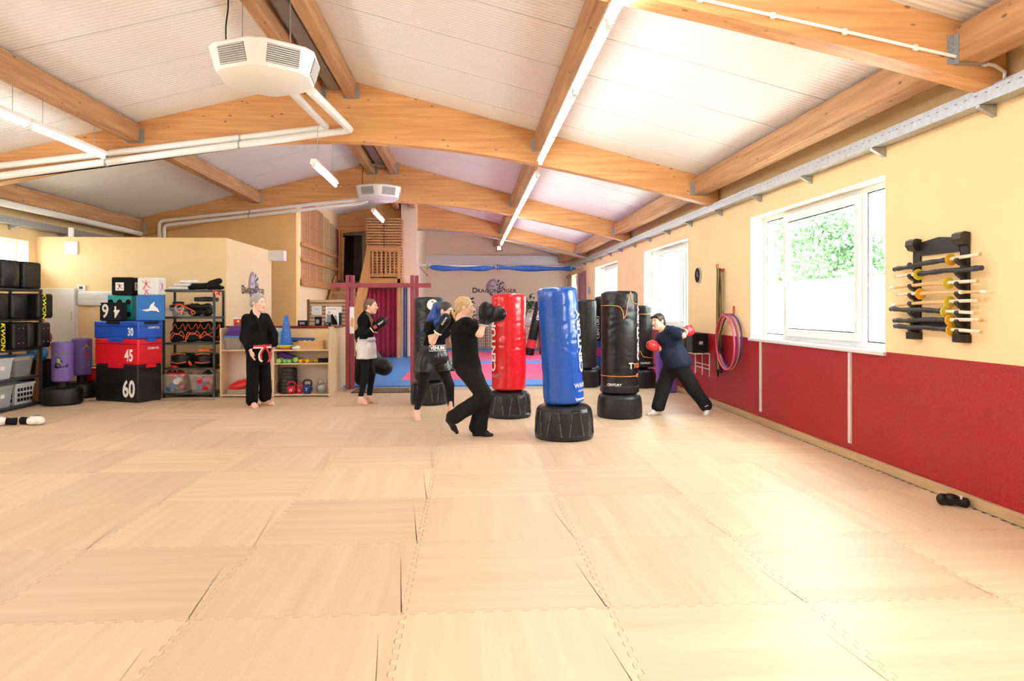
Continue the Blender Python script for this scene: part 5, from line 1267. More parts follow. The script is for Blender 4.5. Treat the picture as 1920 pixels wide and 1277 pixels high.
def big_bag(lab, loc, r, z0, z1, rb, hb, m, panels, tilt=(0, 0), seed=1, collar=True, group='free-standing punching bags'):
    t = thing('punching_bag', lab, 'punching bag', loc, 0, group)
    base_mesh(rb, hb, panels).build('base', BASEM, t, smooth='auto', rot=(0, 0, seed * .7))
    if panels:
        md = MB()
        for k in range(8):
            ac = 2 * PI * (k + .5) / 8 + seed * .7; P8 = []
            for wq, zq, rq in ((.34, .15, 1.0), (.18, .85, .945), (-.18, .85, .945), (-.34, .15, 1.0)):
                aa = ac + wq * 2 * PI / 8; P8.append((rb * rq * math.cos(aa), rb * rq * math.sin(aa), hb * zq))
            md.tube(P8, .006, 5)
        md.build('moulded_edges', mat('edge_plastic', (.10, .105, .11), .35), t, smooth='auto')
    MB().cyl((0, 0, hb - .02), (0, 0, z0 + .06), r * .55, n=24).build('neck', MATTE, t)
    b_ = bag_mesh(r, 0, z1 - z0, seed).build('bag', m, t, smooth='auto', loc=(0, 0, z0), rot=(tilt[0], tilt[1], 0))
    if panels: MB().lathe([(r * .75, hb), (r * .78, hb + .012), (r * .60, hb + .014)], 32).build('socket_ring', MATTE, t)
    return t, b_
CBLU = mat('bag_blue', (.008, .085, .44), .18, spec=.6, bump=.06, bscale=30); CRED = mat('bag_red', (.64, .010, .020), .18, spec=.6, bump=.06, bscale=30)
CBLK = mat('bag_black', (.009, .009, .010), .3, spec=.45, bump=.06, bscale=30); CGRY = mat('bag_graphite', (.016, .018, .019), .3, spec=.4, bump=.05, bscale=30)
def cam_ang(loc): return math.atan2(-loc[1], -loc[0])
def wrap_line(b_, r, pts, m, name='line_print', rad=.0045):
    MB().tube([((r + .001) * math.cos(a), (r + .001) * math.sin(a), z) for a, z in pts], rad, 5).build(name, m, b_, smooth='auto')
L_ = (1.09, 7.73, 0)
t, b_ = big_bag('glossy blue free-standing punching bag nearest the camera', L_, .228, .385, 1.705, .335, .375, CBLU, True, (0, R(-3.6)), 1)
a = cam_ang(L_); wrap_text('CENTURY', .13, PRINTW, b_, .2375, .70, a + R(70), bold=.03, xs=1.18)
wrap_text('WAVE', .075, PRINTW, b_, .2375, .21, a + R(58), name='print', vertical=False, bold=.01); wrap_text('MASTER', .03, PRINTW, b_, .2375, .15, a + R(58), name='print', vertical=False); wrap_line(b_, .236, [(a + R(34) + k * .016, .06 + .022 * math.sin(k * 1.1) * math.exp(-k / 22) + .006 * math.sin(k * 2.3)) for k in range(46)], PRINTW, 'signature_print', .003)
L_ = (.55, 9.28, 0)
t, b_ = big_bag('glossy red free-standing punching bag being punched', L_, .232, .36, 1.665, .305, .345, CRED, True, (0, 0), 2)
a = cam_ang(L_); wrap_text('CENTURY', .16, PRINTW, b_, .2415, .66, a - R(60), bold=.03, xs=1.12); wrap_text('WAVE', .075, GI, b_, .2415, .20, a - R(58), name='print', vertical=False)
L_ = (2.05, 9.16, 0)
t, b_ = big_bag('tall black free-standing bag with orange line design', L_, .25, .33, 1.70, .305, .32, CBLK, False, (0, 0), 3)
a = cam_ang(L_); OL = mat('orange_line', (.85, .25, .06), .5)
wrap_text('CENTURY', .145, PRINTW, b_, .2585, .80, a + R(78), bold=.03, xs=1.12); wrap_text('CENTURY', .045, PRINTW, b_, .2585, .12, a - R(18), name='print', vertical=False, bold=.03, shear=.3)
wrap_text('T', .11, PRINTW, b_, .2585, .37, a + R(36), name='print', vertical=False, bold=.02); wrap_text('TORRENT', .085, OL, b_, .2585, .37, a + R(88), name='print', vertical=False, bold=.02)
wrap_line(b_, .255, bezier([(a - R(75), 1.17, 0), (a - R(30), 1.17, 0), (a - R(2), 1.15, 0), (a + R(10), 1.08, 0), (a + R(13), 1.00, 0)], 20) and [(p[0], p[1]) for p in bezier([(a - R(75), 1.17, 0), (a - R(30), 1.175, 0), (a - R(2), 1.16, 0), (a + R(9), 1.10, 0), (a + R(12), 1.00, 0)], 24)], OL)
wrap_line(b_, .255, [(p[0], p[1]) for p in bezier([(a + R(12), 1.00, 0), (a + R(20), 1.06, 0), (a + R(24), 1.20, 0), (a + R(30), 1.30, 0), (a + R(35), 1.36, 0)], 24)], OL)
wrap_line(b_, .255, [(p[0], p[1]) for p in bezier([(a + R(35), 1.36, 0), (a + R(38), 1.27, 0), (a + R(48), 1.21, 0), (a + R(80), 1.19, 0)], 24)], OL)
wrap_line(b_, .255, [(a + R(q), .235) for q in range(-80, 62, 6)], OL); wrap_line(b_, .255, [(a + R(66) + .085 * math.cos(q), .24 + .022 * math.sin(q)) for q in [k * .45 for k in range(15)]], OL)
MB().lathe([(.252, .335), (.262, .345), (.262, .42), (.252, .43)], 48).build('strap_collar', BASEM, t, smooth='auto')
L_ = (3.22, 12.55, 0)
t, b_ = big_bag('black free-standing bag behind the boxer in navy', L_, .215, .38, 1.52, .27, .34, CBLK, False, (0, 0), 4)
a = cam_ang(L_); wrap_line(b_, .2205, [(a + R(q), .98) for q in range(-75, 80, 8)], OL); wrap_text('CENTURY', .045, PRINTW, b_, .2235, .08, a + R(22), name='print', vertical=False, bold=.03)
wrap_text('TORRENT', .085, OL, b_, .2235, .36, a - R(75), name='print', vertical=False, bold=.02)
wrap_line(b_, .2205, [(p[0], p[1]) for p in bezier([(a - R(80), .20, 0), (a - R(45), .12, 0), (a - R(30), .05, 0), (a - R(18), .18, 0), (a - R(5), .30, 0), (a + R(12), .20, 0), (a + R(70), .17, 0)], 48)], OL)
MB().lathe([(.218, .385), (.236, .395), (.236, .44), (.218, .45)], 48).build('strap_collar', BASEM, t, smooth='auto')
L_ = (-.60, 10.60, 0)
t, b_ = big_bag('black free-standing bag behind the blue-haired boxer', L_, .232, .36, 1.64, .29, .345, CGRY, True, (0, 0), 5)
a = cam_ang(L_); MB().add([((.240) * math.cos(a + R(12) + .085 * math.cos(q) / .236), .240 * math.sin(a + R(12) + .085 * math.cos(q) / .236), 1.16 + .085 * math.sin(q)) for q in [2 * PI * k / 24 for k in range(24)]], [tuple(range(24))]).build('round_print', PRINTW, b_)
L_ = (2.22, 12.72, 0); t, b_ = big_bag('dark grey free-standing bag half hidden by the blue bag', L_, .19, .35, 1.63, .235, .33, CGRY, False, (0, 0), 6)
L_ = (2.62, 13.0, 0); t, b_ = big_bag('slim dark bag with pink and blue print behind the orange-lined bag', L_, .19, .36, 1.70, .235, .34, CBLK, False, (0, 0), 7)
a = cam_ang(L_)
for z0_, z1_, nm, c in ((.20, .36, 'magenta_print', (.55, .03, .25)), (.02, .20, 'blue_print', (.03, .10, .40)), (.36, .48, 'blue_print', (0, 0, 0))):
    MB().add([(.198 * math.cos(a + R(q)), .198 * math.sin(a + R(q)), z) for z in (z0_, z1_) for q in range(-85, 90, 10)], [(i, i + 1, 18 + i + 1, 18 + i) for i in range(17)]).build('print', mat(nm, c, .4), b_)
wrap_text('CENTURY', .10, PRINTW, b_, .1985, .75, a - R(40), bold=.03)
# hanging style bags leaning at the far side
for i, (x0, x1, lab) in enumerate(((2.20, 1.86, 'slanting'), (2.30, 2.36, 'upright'))):
    t = thing('kick_bag', 'long black kick bag with red bands near the far wall, %s one' % lab, 'punching bag', (x1, 20.9 + .3 * i, .03), 0, 'kick bags by the far wall', rot=(0, math.atan2(x0 - x1, 1.6), 0))
    MB().lathe([(0, 0), (.13, .0), (.145, .03), (.145, 1.62), (.13, 1.66), (0, 1.66)], 28).build('bag', CBLK, t, smooth='auto')
    MB().lathe([(.147, .22), (.147, .48)], 28).build('band', mat('band_red', (.55, .02, .04), .4), t)
    if i == 0: wrap_text('CENTURY', .11, PRINTW, t, .149, 1.35, -PI / 2 + R(10), bold=.03)

# ================================================================== FAR WALL
LOGO = mat('logo_black', (.03, .025, .03), .6); LG = mat('logo_lilac', (.42, .30, .36), .6); LW = mat('logo_pale', (.66, .60, .64), .6); LR = mat('logo_wine', (.20, .03, .07), .6)
def logo(lab, loc, rot, w_):
    """dragon and tiger roundel with lettering across it; drawn in local x,z, facing -y"""
    t = thing('wall_logo', lab, 'logo', loc, 0, None, rot); s = w_ / 1.6
    def poly(name, pts, m, o): MB().add([(x * s, -.004 - o, z * s) for x, z in pts], [tuple(range(len(pts)))]).build(name, m, t)
    def swirl(name, f, a0, a1, wd, m, o, n=22):
        L = []; Rr = []
        for k in range(n + 1):
            u = k / n; a_ = a0 + (a1 - a0) * u; r_, cx_, cz_ = f(u); ww = wd * math.sin(PI * min(1, max(0, u * .94 + .04))) ** .6
            L.append((cx_ + (r_ + ww) * math.cos(a_), cz_ + (r_ + ww) * math.sin(a_))); Rr.append((cx_ + (r_ - ww) * math.cos(a_), cz_ + (r_ - ww) * math.sin(a_)))
        v = [(x * s, -.004 - o, z * s) for x, z in L + Rr]
        MB().add(v, [(i, i + 1, n + 1 + i + 1, n + 1 + i) for i in range(n)]).build(name, m, t)
    poly('roundel', [(.36 * math.cos(q), .02 + .30 * math.sin(q)) for q in [2 * PI * k / 28 for k in range(28)]], LW, 0)
    swirl('dragon_body', lambda u: (.30 - .02 * u, 0, .02), R(95), R(290), .055, LG, .002)
    swirl('dragon_body', lambda u: (.14 - .05 * u, -.12, .15), R(20), R(330), .04, LG, .004)
    swirl('dragon_tail', lambda u: (.33, .02, .03), R(225), R(300), .035, LR, .003)
    for (x, z, a_, l) in ((.10, .24, 60, .16), (.18, .15, 20, .2), (.14, .06, 70, .15), (.25, .02, 100, .14), (.06, .12, 120, .12), (.20, -.10, 60, .18), (.10, -.16, 30, .16), (.27, .20, 140, .12), (.30, -.04, 70, .1)):
        c_, s_ = math.cos(R(a_)), math.sin(R(a_)); q = .035
        poly('tiger_stripe', [(x - l * c_ * .5, z - l * s_ * .5), (x - q * s_, z + q * c_), (x + l * c_ * .5, z + l * s_ * .5), (x + q * s_ * .5, z - q * c_ * .5)], LOGO, .005)
    def word(sx_, big, rest, m):
        a = text(big, .25 * s, m, t, (sx_ * s, -.012, -.09 * s), (PI / 2, 0, 0), bold=.02); b2 = text(rest, .18 * s, m, t, ((sx_ + .085 + .075 * len(rest)) * s, -.012, -.105 * s), (PI / 2, 0, 0), bold=.018, xs=1.12, space=1.05)
    word(-.74, 'D', 'RAGON', LOGO); word(.13, 'T', 'IGER', LR)
    return t
logo('dragon and tiger roundel with lettering on the far peach wall', (1.02, 25.395, 2.22), (0, 0, 0), 1.68)
logo('dragon and tiger roundel seen obliquely on the yellow side wall', (-4.295, 14.0, 1.90), (0, 0, PI / 2), 1.45)
t = thing('screen_case', 'long white projection screen case on the far wall', 'screen', (.87, 25.39, 3.08)); MB().bx(-2.64, 2.64, -.14, -.001, 0, .34).build('case', mat('screen_white', (.86, .86, .88), .45), t, bevel=.01); MB().bx(-2.6, 2.6, -.13, -.05, -.03, -.001).build('slot_bar', LGREY, t)
t = thing('rolled_tarp', 'rolled blue tarpaulin slung on a pole below the far ceiling', 'tarpaulin', (-1.5, 22.05, 2.80)); TB = mat('tarp_blue', (.02, .12, .50), .35, var=.2, vscale=5, bump=.3, bscale=12)
MB().cyl((-.05, 0, .05), (5.2, .15, .0), .03, n=12).build('pole', WHITE, t)
MB().tube(bezier([(.25, 0, -.01), (1.0, .02, -.055), (1.9, .05, -.045), (2.35, .06, -.01), (2.5, .07, -.0), (3.2, .09, -.035), (4.4, .12, -.04), (5.0, .14, -.03)], 60), [.03] + [.075 + .02 * math.sin(i * .5) for i in range(54)] + [.05, .04], 12).build('roll', TB, t, smooth='auto')
for x, c in ((.20, 'green'), (4.85, 'green')): MB().lathe([(.085, -.02), (.085, .02)], 14, (x, .02, .0), Matrix.Rotation(PI / 2, 3, 'Y')).build('tie', mat('tie_green', (.10, .45, .12), .5), t)
MB().lathe([(.085, -.05), (.085, .05)], 14, (2.42, .065, 0), Matrix.Rotation(PI / 2, 3, 'Y')).build('tie', mat('tie_rose', (.55, .28, .22), .5), t)
br = MB(); br.tube([(-.05, 0, .05), (-.05, 0, -.02)], .02, 8); br.tube([(-.07, 0, .0), (.22, 0, -.30)], .018, 8); br.build('bracket', mat('brown_case', (0, 0, 0)), t)
t = thing('downpipe', 'thin vertical pipe in the far right corner', 'pipe', (3.66, 25.33, 0)); MB().cyl((0, 0, 0), (0, 0, 2.6), .03, n=12).build('pipe_run', WHITE, t, smooth='auto'); MB().cyl((0, 0, 2.6), (0, -1.2, 2.75), .03, n=12).build('elbow', mat('brown_case', (0, 0, 0)), t, smooth='auto')
# wire grid, chair-like cupboard, plant stand
t = thing('wire_grid', 'dark wire grid panel standing against the far wall', 'grid', (.30, 23.9, .02)); WG = mat('grid_wire', (.06, .06, .07), .5)
for i in range(8): MB().cyl((i * .075, 0, 0), (i * .075, 0, 1.50), .007, n=6).build('wire', WG, t)
for j in range(16): MB().cyl((0, .008, j * .1), (.525, .008, j * .1), .007, n=6).build('wire', WG, t)
t = thing('cajon', 'brown wooden drum box by the far wall left of the grid', 'drum', (-.30, 24.0, .02)); MB().bx(-.26, .26, -.2, .2, 0, .85).build('body', wood('honey_wood', (.50, .26, .08), (.62, .36, .14), 'Z', 1.5, .5), t, bevel=.01); MB().cyl((0, -.202, .45), (0, -.206, .45), .12, n=24).build('sound_hole', mat('hole_brown', (.28, .12, .04), .7), t)
t = thing('barre', 'thin red rail along the far wall behind the boxers', 'rail', (-.9, 25.2, 1.02)); MB().cyl((0, 0, 0), (1.6, 0, 0), .02, n=10).build('rail', mat('rail_red', (.6, .05, .06), .4), t)
for x in (.05, 1.55): MB().cyl((x, 0, 0), (x, .2, 0), .015, n=8).cyl((x, 0, 0), (x, 0, -1.0), .015, n=8).build('support', mat('rail_red', (0, 0, 0)), t)
t = thing('plant_stand', 'low wooden stand with lattice front carrying the plant', 'stand', (1.98, 23.2, .02)); SW_ = wood('stand_wood', (.40, .24, .12), (.55, .36, .20), 'X', 2, .6)
MB().bx(-.45, .45, -.2, .2, .80, .84).build('top', SW_, t)
for x in (-.43, .40): MB().bx(x, x + .03, -.2, .2, 0, .80).build('side_panel', SW_, t)
for k in range(7):
    for s in (-1, 1): MB().box((-.36 + k * .12, -.19, .4), (.014, .008, .95), M=Matrix.Rotation(s * R(35), 3, 'Y')).build('lattice_strip', SW_, t) if 0 < k < 6 else None
t = thing('plant_pot', 'white round plant pot on the wooden stand', 'pot', (1.95, 23.2, .861)); MB().lathe([(.13, 0), (.21, .08), (.235, .17), (.20, .27), (.17, .30), (.15, .29), (.15, .26), (0, .26)], 28).build('pot', mat('glazed_white', (.75, .72, .80), .25), t, smooth='auto')
pl = thing('potted_plant', 'bushy green houseplant in the white pot near the far wall', 'plant', (1.95, 23.2, 1.13)); rr = random.Random(8)
LF = mat('leaf_green', (.045, .10, .025), .45, var=.4, vscale=9)
lm = MB().add([(0, 0, 0), (.045, .06, .012), (.04, .13, .01), (0, .20, -.02), (-.04, .13, .01), (-.045, .06, .012), (0, .1, -.006)], [(0, 1, 6), (1, 2, 6), (2, 3, 6), (3, 4, 6), (4, 5, 6), (5, 0, 6)]).mesh('leaf', True); lm.materials.append(LF)
for k in range(9):
    a = k * .7; e = Vector((.28 * math.cos(a) * rr.uniform(.5, 1.3), .2 * math.sin(a), rr.uniform(.3, .75)))
    MB().tube(bezier([(0, 0, 0), e * .5 + Vector((0, 0, .08)), e], 8), .008, 5).build('stem', mat('stem_green', (.10, .10, .04), .6), pl)
    for j in range(9):
        f = rr.uniform(.45, 1.05); p = e * f + Vector((rr.uniform(-.09, .09), rr.uniform(-.09, .09), rr.uniform(-.05, .09)))
        link('leaf', lm, None, pl, loc=p, rot=(rr.uniform(-.6, .9), rr.uniform(-.6, .6), rr.uniform(0, 6.3)))
pl2 = thing('potted_plant', 'small leafy plant beside the blue-haired boxer on the mats', 'plant', (.06, 22.6, .02)); MB().lathe([(.14, 0), (.18, .25), (.19, .28), (0, .27)], 20).build('pot', mat('clay', (.40, .20, .12), .7), pl2, smooth='auto'); MB().tube(bezier([(0, 0, .26), (.02, 0, .8), (-.03, 0, 1.3), (0, 0, 1.62)], 14), .012, 6).build('stem', mat('stem_green', (0, 0, 0)), pl2)
for j in range(34): link('leaf', lm, None, pl2, loc=(rr.uniform(-.1, .1), rr.uniform(-.1, .1), rr.uniform(.85, 1.72)), rot=(rr.uniform(-.6, .9), rr.uniform(-.6, .6), rr.uniform(0, 6.3)))

# ================================================================== OUTSIDE THE WINDOWS
BOUNCE_GROUND = mat('pale_bounce_ground', (.52, .51, .46), .9, var=.12, vscale=3)  # unseen ground, made pale to bounce daylight up to the ceiling
gd = MB().bx(WR + .33, 80, -40, 90, -.6, -.25).build('ground', BOUNCE_GROUND); struct(gd)
gd2 = MB().bx(-60, WL - .31, -40, 90, -.6, -.25).build('ground_left', BOUNCE_GROUND); struct(gd2)
FOL = [mat('foliage_%d' % i, c, .6, var=.3, vscale=2) for i, c in enumerate(((.10, .20, .09), (.14, .26, .10), (.08, .17, .10)))]
def tree_leaves(n, R_, hz, seed, sz):
    q = np.random.default_rng(seed); c = q.normal(size=(26, 3)); c /= np.linalg.norm(c, axis=1)[:, None]; c *= q.uniform(.35, .95, (26, 1)) * np.array([R_, R_, hz])
    p = c[q.integers(0, 26, n)] + q.normal(size=(n, 3)) * R_ * .17
    u = q.normal(size=(n, 3)); u /= np.linalg.norm(u, axis=1)[:, None]; w_ = np.cross(u, q.normal(size=(n, 3))); w_ /= np.linalg.norm(w_, axis=1)[:, None]; s = sz * q.uniform(.6, 1.3, (n, 1))
    V = np.stack([p - u * s, p + w_ * s * .5, p + u * s, p - w_ * s * .5], 1).reshape(-1, 3)
    me = bpy.data.meshes.new('crown'); me.from_pydata(V.tolist(), [], np.arange(4 * n).reshape(-1, 4).tolist()); me.update(); return me
TM = [tree_leaves(5200, 2.3, 2.5, i + 1, .12) for i in range(3)]
for i, m_ in enumerate(TM): m_.materials.append(FOL[i])
BK = mat('bark', (.14, .10, .07), .9)
SPOT = [(15, 10.5, 1.0, 0, 'tree seen left of centre in the near window'), (17, 18, 1.25, 1, 'tree filling the left of the near window'), (14.5, 14.2, .95, 2, 'darker tree in the middle of the near window'), (22, 24, 1.6, 0, 'big pale tree behind the others outside'), (13, 28, 1.15, 1, 'tree outside the second window'), (16, 37, 1.3, 2, 'tree outside the third window, left'), (12.5, 22.5, .95, 0, 'tree between the first and second window views'), (20, 13, 1.5, 1, 'tall tree behind the near window trees')]
for x, y, s, k, lab in SPOT:
    t = thing('tree', lab, 'tree', (x, y, -.25), rr.uniform(0, 6), 'trees outside the windows'); t.scale = (s, s, s)
    link('crown', TM[k], None, t, loc=(0, 0, 3.9)); MB().tube(bezier([(0, 0, 0), (.05, .02, 1.5), (-.05, .05, 3.4)], 10), [.16, .15, .14, .13, .13, .12, .12, .11, .10, .09, .08][:11], 10).build('trunk', BK, t, smooth='auto')
for i in range(7):
    y = 6 + i * 4.2; t = thing('shrub', 'low shrub outside in the garden, %s from the near end' % ORD[i], 'shrub', (10.5 + (i % 3) * .8, y, -.25), i * 1.3, 'garden shrubs outside'); t.scale = (.42, .42, .30)
    link('foliage', TM[i % 3], None, t, loc=(0, 0, 2.4)); MB().cyl((0, 0, 0), (0, 0, 2.2), .12, n=8).build('stem', BK, t)

# ================================================================== PEOPLE
SKIN = mat('skin_light', (.80, .50, .38), .5, var=.04, vscale=20); SKIN2 = mat('skin_warm', (.74, .44, .32), .5, var=.04, vscale=20)
COT = mat('black_cotton', (.006, .006, .0065), .9, spec=.15, bump=.15, bscale=220); LEG = mat('black_leggings', (.006, .006, .009), .7, spec=.2)
NAVY = mat('navy_jersey', (.010, .018, .045), .75, spec=.25); SATW = mat('white_satin', (.68, .66, .68), .35); SATB = mat('black_satin', (.010, .011, .013), .3, spec=.4)
HGREY = mat('hair_grey', (.36, .34, .33), .6, var=.3, vscale=60); HBRN = mat('hair_brown', (.16, .075, .035), .5, var=.3, vscale=50); HBLU = mat('hair_blue', (.012, .045, .22), .4, var=.4, vscale=45); HBLO = mat('hair_blonde', (.50, .34, .17), .5, var=.25, vscale=50); HDRK = mat('hair_dark', (.05, .03, .022), .5, var=.3, vscale=50)
LIP = mat('lips', (.55, .20, .18), .45); EYE = mat('eye_white', (.75, .72, .70), .3); IRIS = mat('iris_dark', (.03, .02, .015), .3); BROW = mat('brow_hair', (.18, .12, .09), .8)
V = Vector
def frame(f, up=(0, 0, 1)):
    f = V(f).normalized(); r = f.cross(V(up)).normalized(); u = r.cross(f).normalized()
    return r, f, u, Matrix((r, f, u)).transposed()
def head_prims(H, f, up=(0, 0, 1), s=1.0):
    r, f, u, M = frame(f, up); P = lambda a, b, c: V(H) + r * a * s + f * b * s + u * c * s
    sc = lambda *d: tuple(x * s for x in d)
    pr = [ell(P(0, -.012, .030), sc(.074, .094, .086), M, .02), ell(P(0, .028, -.035), sc(.060, .066, .080), M, .03), ell(P(0, .066, -.096), sc(.026, .024, .020), M, .025),
          ell(P(0, .078, .030), sc(.048, .016, .012), M, .012), cap(P(0, .090, .018), P(0, .112, -.022), .009 * s, .013 * s, .012), ell(P(.013, .098, -.026), sc(.009, .009, .008), M, .008), ell(P(-.013, .098, -.026), sc(.009, .009, .008), M, .008),
          ell(P(0, .090, -.058), sc(.024, .010, .010), M, .010), ell(P(.034, .074, -.018), sc(.020, .018, .018), M, .02), ell(P(-.034, .074, -.018), sc(.020, .018, .018), M, .02)]
    for e in (-1, 1):
        pr.append(ell(P(e * .075, -.012, -.004), sc(.010, .022, .032), M, .006)); pr.append(ell(P(e * .028, .094, .010), sc(.016, .012, .010), M, .008, '-'))
    return pr, P, M
def face(t, P, M, s, brow=BROW, lip=LIP):
    for e in (-1, 1):
        ey = MB().lathe([(.0115 * s * math.sin(PI * k / 8), -.0115 * s * math.cos(PI * k / 8)) for k in range(9)], 12, P(e * .028, .0745, .009)).build('eye', EYE, t, smooth=True)
        MB().lathe([(.006 * s * math.sin(PI * k / 6), -.006 * s * math.cos(PI * k / 6)) for k in range(7)], 10, P(e * .028, .0815, .009)).build('iris', IRIS, ey, smooth=True)
        MB().tube([P(e * .012, .093, .032), P(e * .030, .091, .036), P(e * .046, .080, .030)], [.003 * s, .0045 * s, .003 * s], 6).build('eyebrow', brow, t)
    MB().tube([P(-.022, .0935, -.056), P(-.008, .1000, -.054), P(.008, .1000, -.054), P(.022, .0935, -.056)], [.003 * s, .006 * s, .006 * s, .003 * s], 6).build('lips', lip, t, smooth='auto')
def limb(a, b, c, r0, r1, r2, k=.02): return [cap(a, b, r0, r1, k), cap(b, c, r1, r2, k)]
def bare_foot(ank, d, sz=1.0, toes=True):
    a = V(ank); d = V((d[0], d[1], 0)).normalized(); q = V((-d.y, d.x, 0)); g = lambda f_, s_, z: V((a.x, a.y, 0)) + d * f_ * sz + q * s_ * sz + V((0, 0, z))
    pr = [cap(a, g(-.025, 0, .032), .036 * sz, .032 * sz, .03), cap(g(-.02, 0, .03), g(.10, .005, .028), .03 * sz, .032 * sz, .03), cap(a, g(.08, 0, .045), .034 * sz, .026 * sz, .04), cap(g(.10, -.022, .02), g(.10, .026, .018), .02 * sz, .018 * sz, .02)]
    if toes:
        for i in range(5): pr.append(cap(g(.115, -.03 + .016 * i, .016), g(.165 - .011 * abs(i - .6), -.034 + .017 * i, .011), .0095, .0085 + (.003 if i == 0 else 0), .005))
    return pr
def hand(wr, tip, palm_n, thumb_side, sz=1.0):
    w_, e = V(wr), V(tip); d = (e - w_).normalized(); n = V(palm_n); n = (n - d * n.dot(d)).normalized(); s = d.cross(n) * thumb_side
    M = Matrix((s, d, n)).transposed(); pr = [rbox(w_ + d * .05 * sz, (.026 * sz, .036 * sz, .006), .012, M, .02)]
    for i in range(4):
        o = s * (.030 - .020 * i) * sz; l = (.072, .080, .075, .058)[i] * sz; b0 = w_ + d * .088 * sz + o; m1 = b0 + d * l * .5 + n * .006; m2 = b0 + d * l * .95 + n * .022
        pr += [cap(b0, m1, .0092, .0085, .006), cap(m1, m2, .0085, .0072, .004)]
    t0 = w_ + d * .03 * sz + s * .028 * sz; t1 = t0 + d * .035 * sz + s * .022 * sz + n * .012; t2 = t1 + d * .034 * sz + n * .012
    return pr + [cap(t0, t1, .013, .0105, .01), cap(t1, t2, .0105, .0085, .004)]
def fist_glove(t, wr, ha, m, cuffm, sz=1.0, thumb=(0, 0, 1), trim=None, word=None):
    w_, h = V(wr), V(ha); d = (h - w_).normalized(); th = V(thumb); th = (th - d * th.dot(d)).normalized(); n = d.cross(th); M = Matrix((n, d, th)).transposed()
    g = softobj('boxing_glove', [ell(h, (.062 * sz, .085 * sz, .068 * sz), M, .03), ell(h + d * .035 * sz + n * .01, (.060 * sz, .062 * sz, .064 * sz), M, .03), cap(h - d * .03 * sz + th * .055 * sz, h + d * .045 * sz + th * .058 * sz, .026 * sz, .024 * sz, .012), cap(w_ + d * .02, h - d * .04, .045 * sz, .052 * sz, .03)], m, t, .008)
    MB().tube([w_ - d * .035, w_ + d * .01, w_ + d * .05], [.050 * sz, .047 * sz, .050 * sz], 18).build('glove_cuff', cuffm, g, smooth='auto')
    if trim: MB().tube([w_ - d * .045, w_ - d * .030], [.0525 * sz, .0525 * sz], 18).build('cuff_trim', trim, g, smooth='auto')
    if word:
        me = text_mesh(word, .035, bold=.02); side = V((0, -1, 0)); side = (side - d * side.dot(d)).normalized(); up = side.cross(d)
        Mx = Matrix((d, up, side)).transposed()
        for v in me.vertices: v.co = h + d * .01 + side * .079 * sz + Mx @ v.co
        link('lettering', me, PRINTW, g)
    return g
def cloth_obj(name, prims, m, t, res=.010, amp=.004, sc=(9, 9, 6), seed=0, cut=None):
    me = soft(prims, res)
    nv = len(me.vertices); co = np.zeros(nv * 3); me.vertices.foreach_get('co', co); no = np.zeros(nv * 3); me.vertex_normals.foreach_get('vector', no); co = co.reshape(-1, 3); no = no.reshape(-1, 3)
    d = np.array([noise.noise(V((c[0] * sc[0] + seed, c[1] * sc[1], c[2] * sc[2]))) + .5 * noise.noise(V((c[0] * sc[0] * 2.3, c[1] * sc[1] * 2.3 + seed, c[2] * sc[2] * 2.3))) for c in co])
    co += no * (d * amp)[:, None]; me.vertices.foreach_set('co', co.ravel()); me.update()
    return link(name, me, m, t)
def person(lab, xy, rz=-math.atan(82 / 1280)): return thing('person', lab, 'person', (xy[0], xy[1], 0), rz)
def torso(J, f, w_, dpt, grow=0.0, hip=None):
    """trunk as blended bodies between neck and pelvis; w_ half width, dpt half depth"""
    n, p, c = V(J['neck']), V(J['pel']), V(J['chest']); up = (n - p).normalized(); r, f, u, M = frame(f, up); hw = hip or w_ * .92; L = (n - p).length
    S1, S2 = V(J['shN']), V(J['shF']); sm = (S1 + S2) / 2
    return [ell(c + u * .03, (w_ + grow, dpt + grow, L * .30), M, .06), ell(p * .55 + c * .45, (w_ * .86 + grow, dpt * .92 + grow, L * .30), M, .06), ell(p, (hw + grow, dpt * 1.02 + grow, .115 + grow), M, .06),
            cap(S1, sm + u * .015, .052 + grow, .062 + grow, .05), cap(S2, sm + u * .015, .052 + grow, .062 + grow, .05), ell(sm - u * .06, (w_ * .95 + grow, dpt * .95 + grow, .10), M, .06)]
def inner(J, f, w_, dpt): return torso(J, f, w_ - .02, dpt - .02, -.006) + [cap(J['neck'], V(J['chest']), .045, .08, .04)]

# ---- man in black training suit
J = {'head': (0.008, 0, 1.548), 'neck': (-0.048, 0, 1.38), 'pel': (0.0, 0, 0.846), 'chest': (-0.032, 0, 1.173), 'shN': (-0.122, -0.13, 1.315), 'elN': (-0.141, -0.17, 1.029), 'wrN': (-0.043, -0.2, 0.866), 'haN': (0.012, -0.2, 0.671), 'shF': (0.061, 0.13, 1.325), 'elF': (0.179, 0.15, 1.072), 'wrF': (0.189, 0.12, 0.904), 'haF': (0.07, 0.16, 0.804), 'hiN': (-0.049, -0.08, 0.804), 'knN': (-0.046, -0.09, 0.41), 'anN': (-0.065, -0.08, 0.075), 'hiF': (0.043, 0.08, 0.809), 'knF': (0.067, 0.1, 0.422), 'anF': (0.06, 0.12, 0.075)}
t = person('grey-haired man in a black training suit with red and white belt', (-3.133, 10.422)); F_ = (.75, -.66, 0); HS = 1.10
hp, P, M = head_prims(J['head'], (.90, -.42, -.10), s=HS)
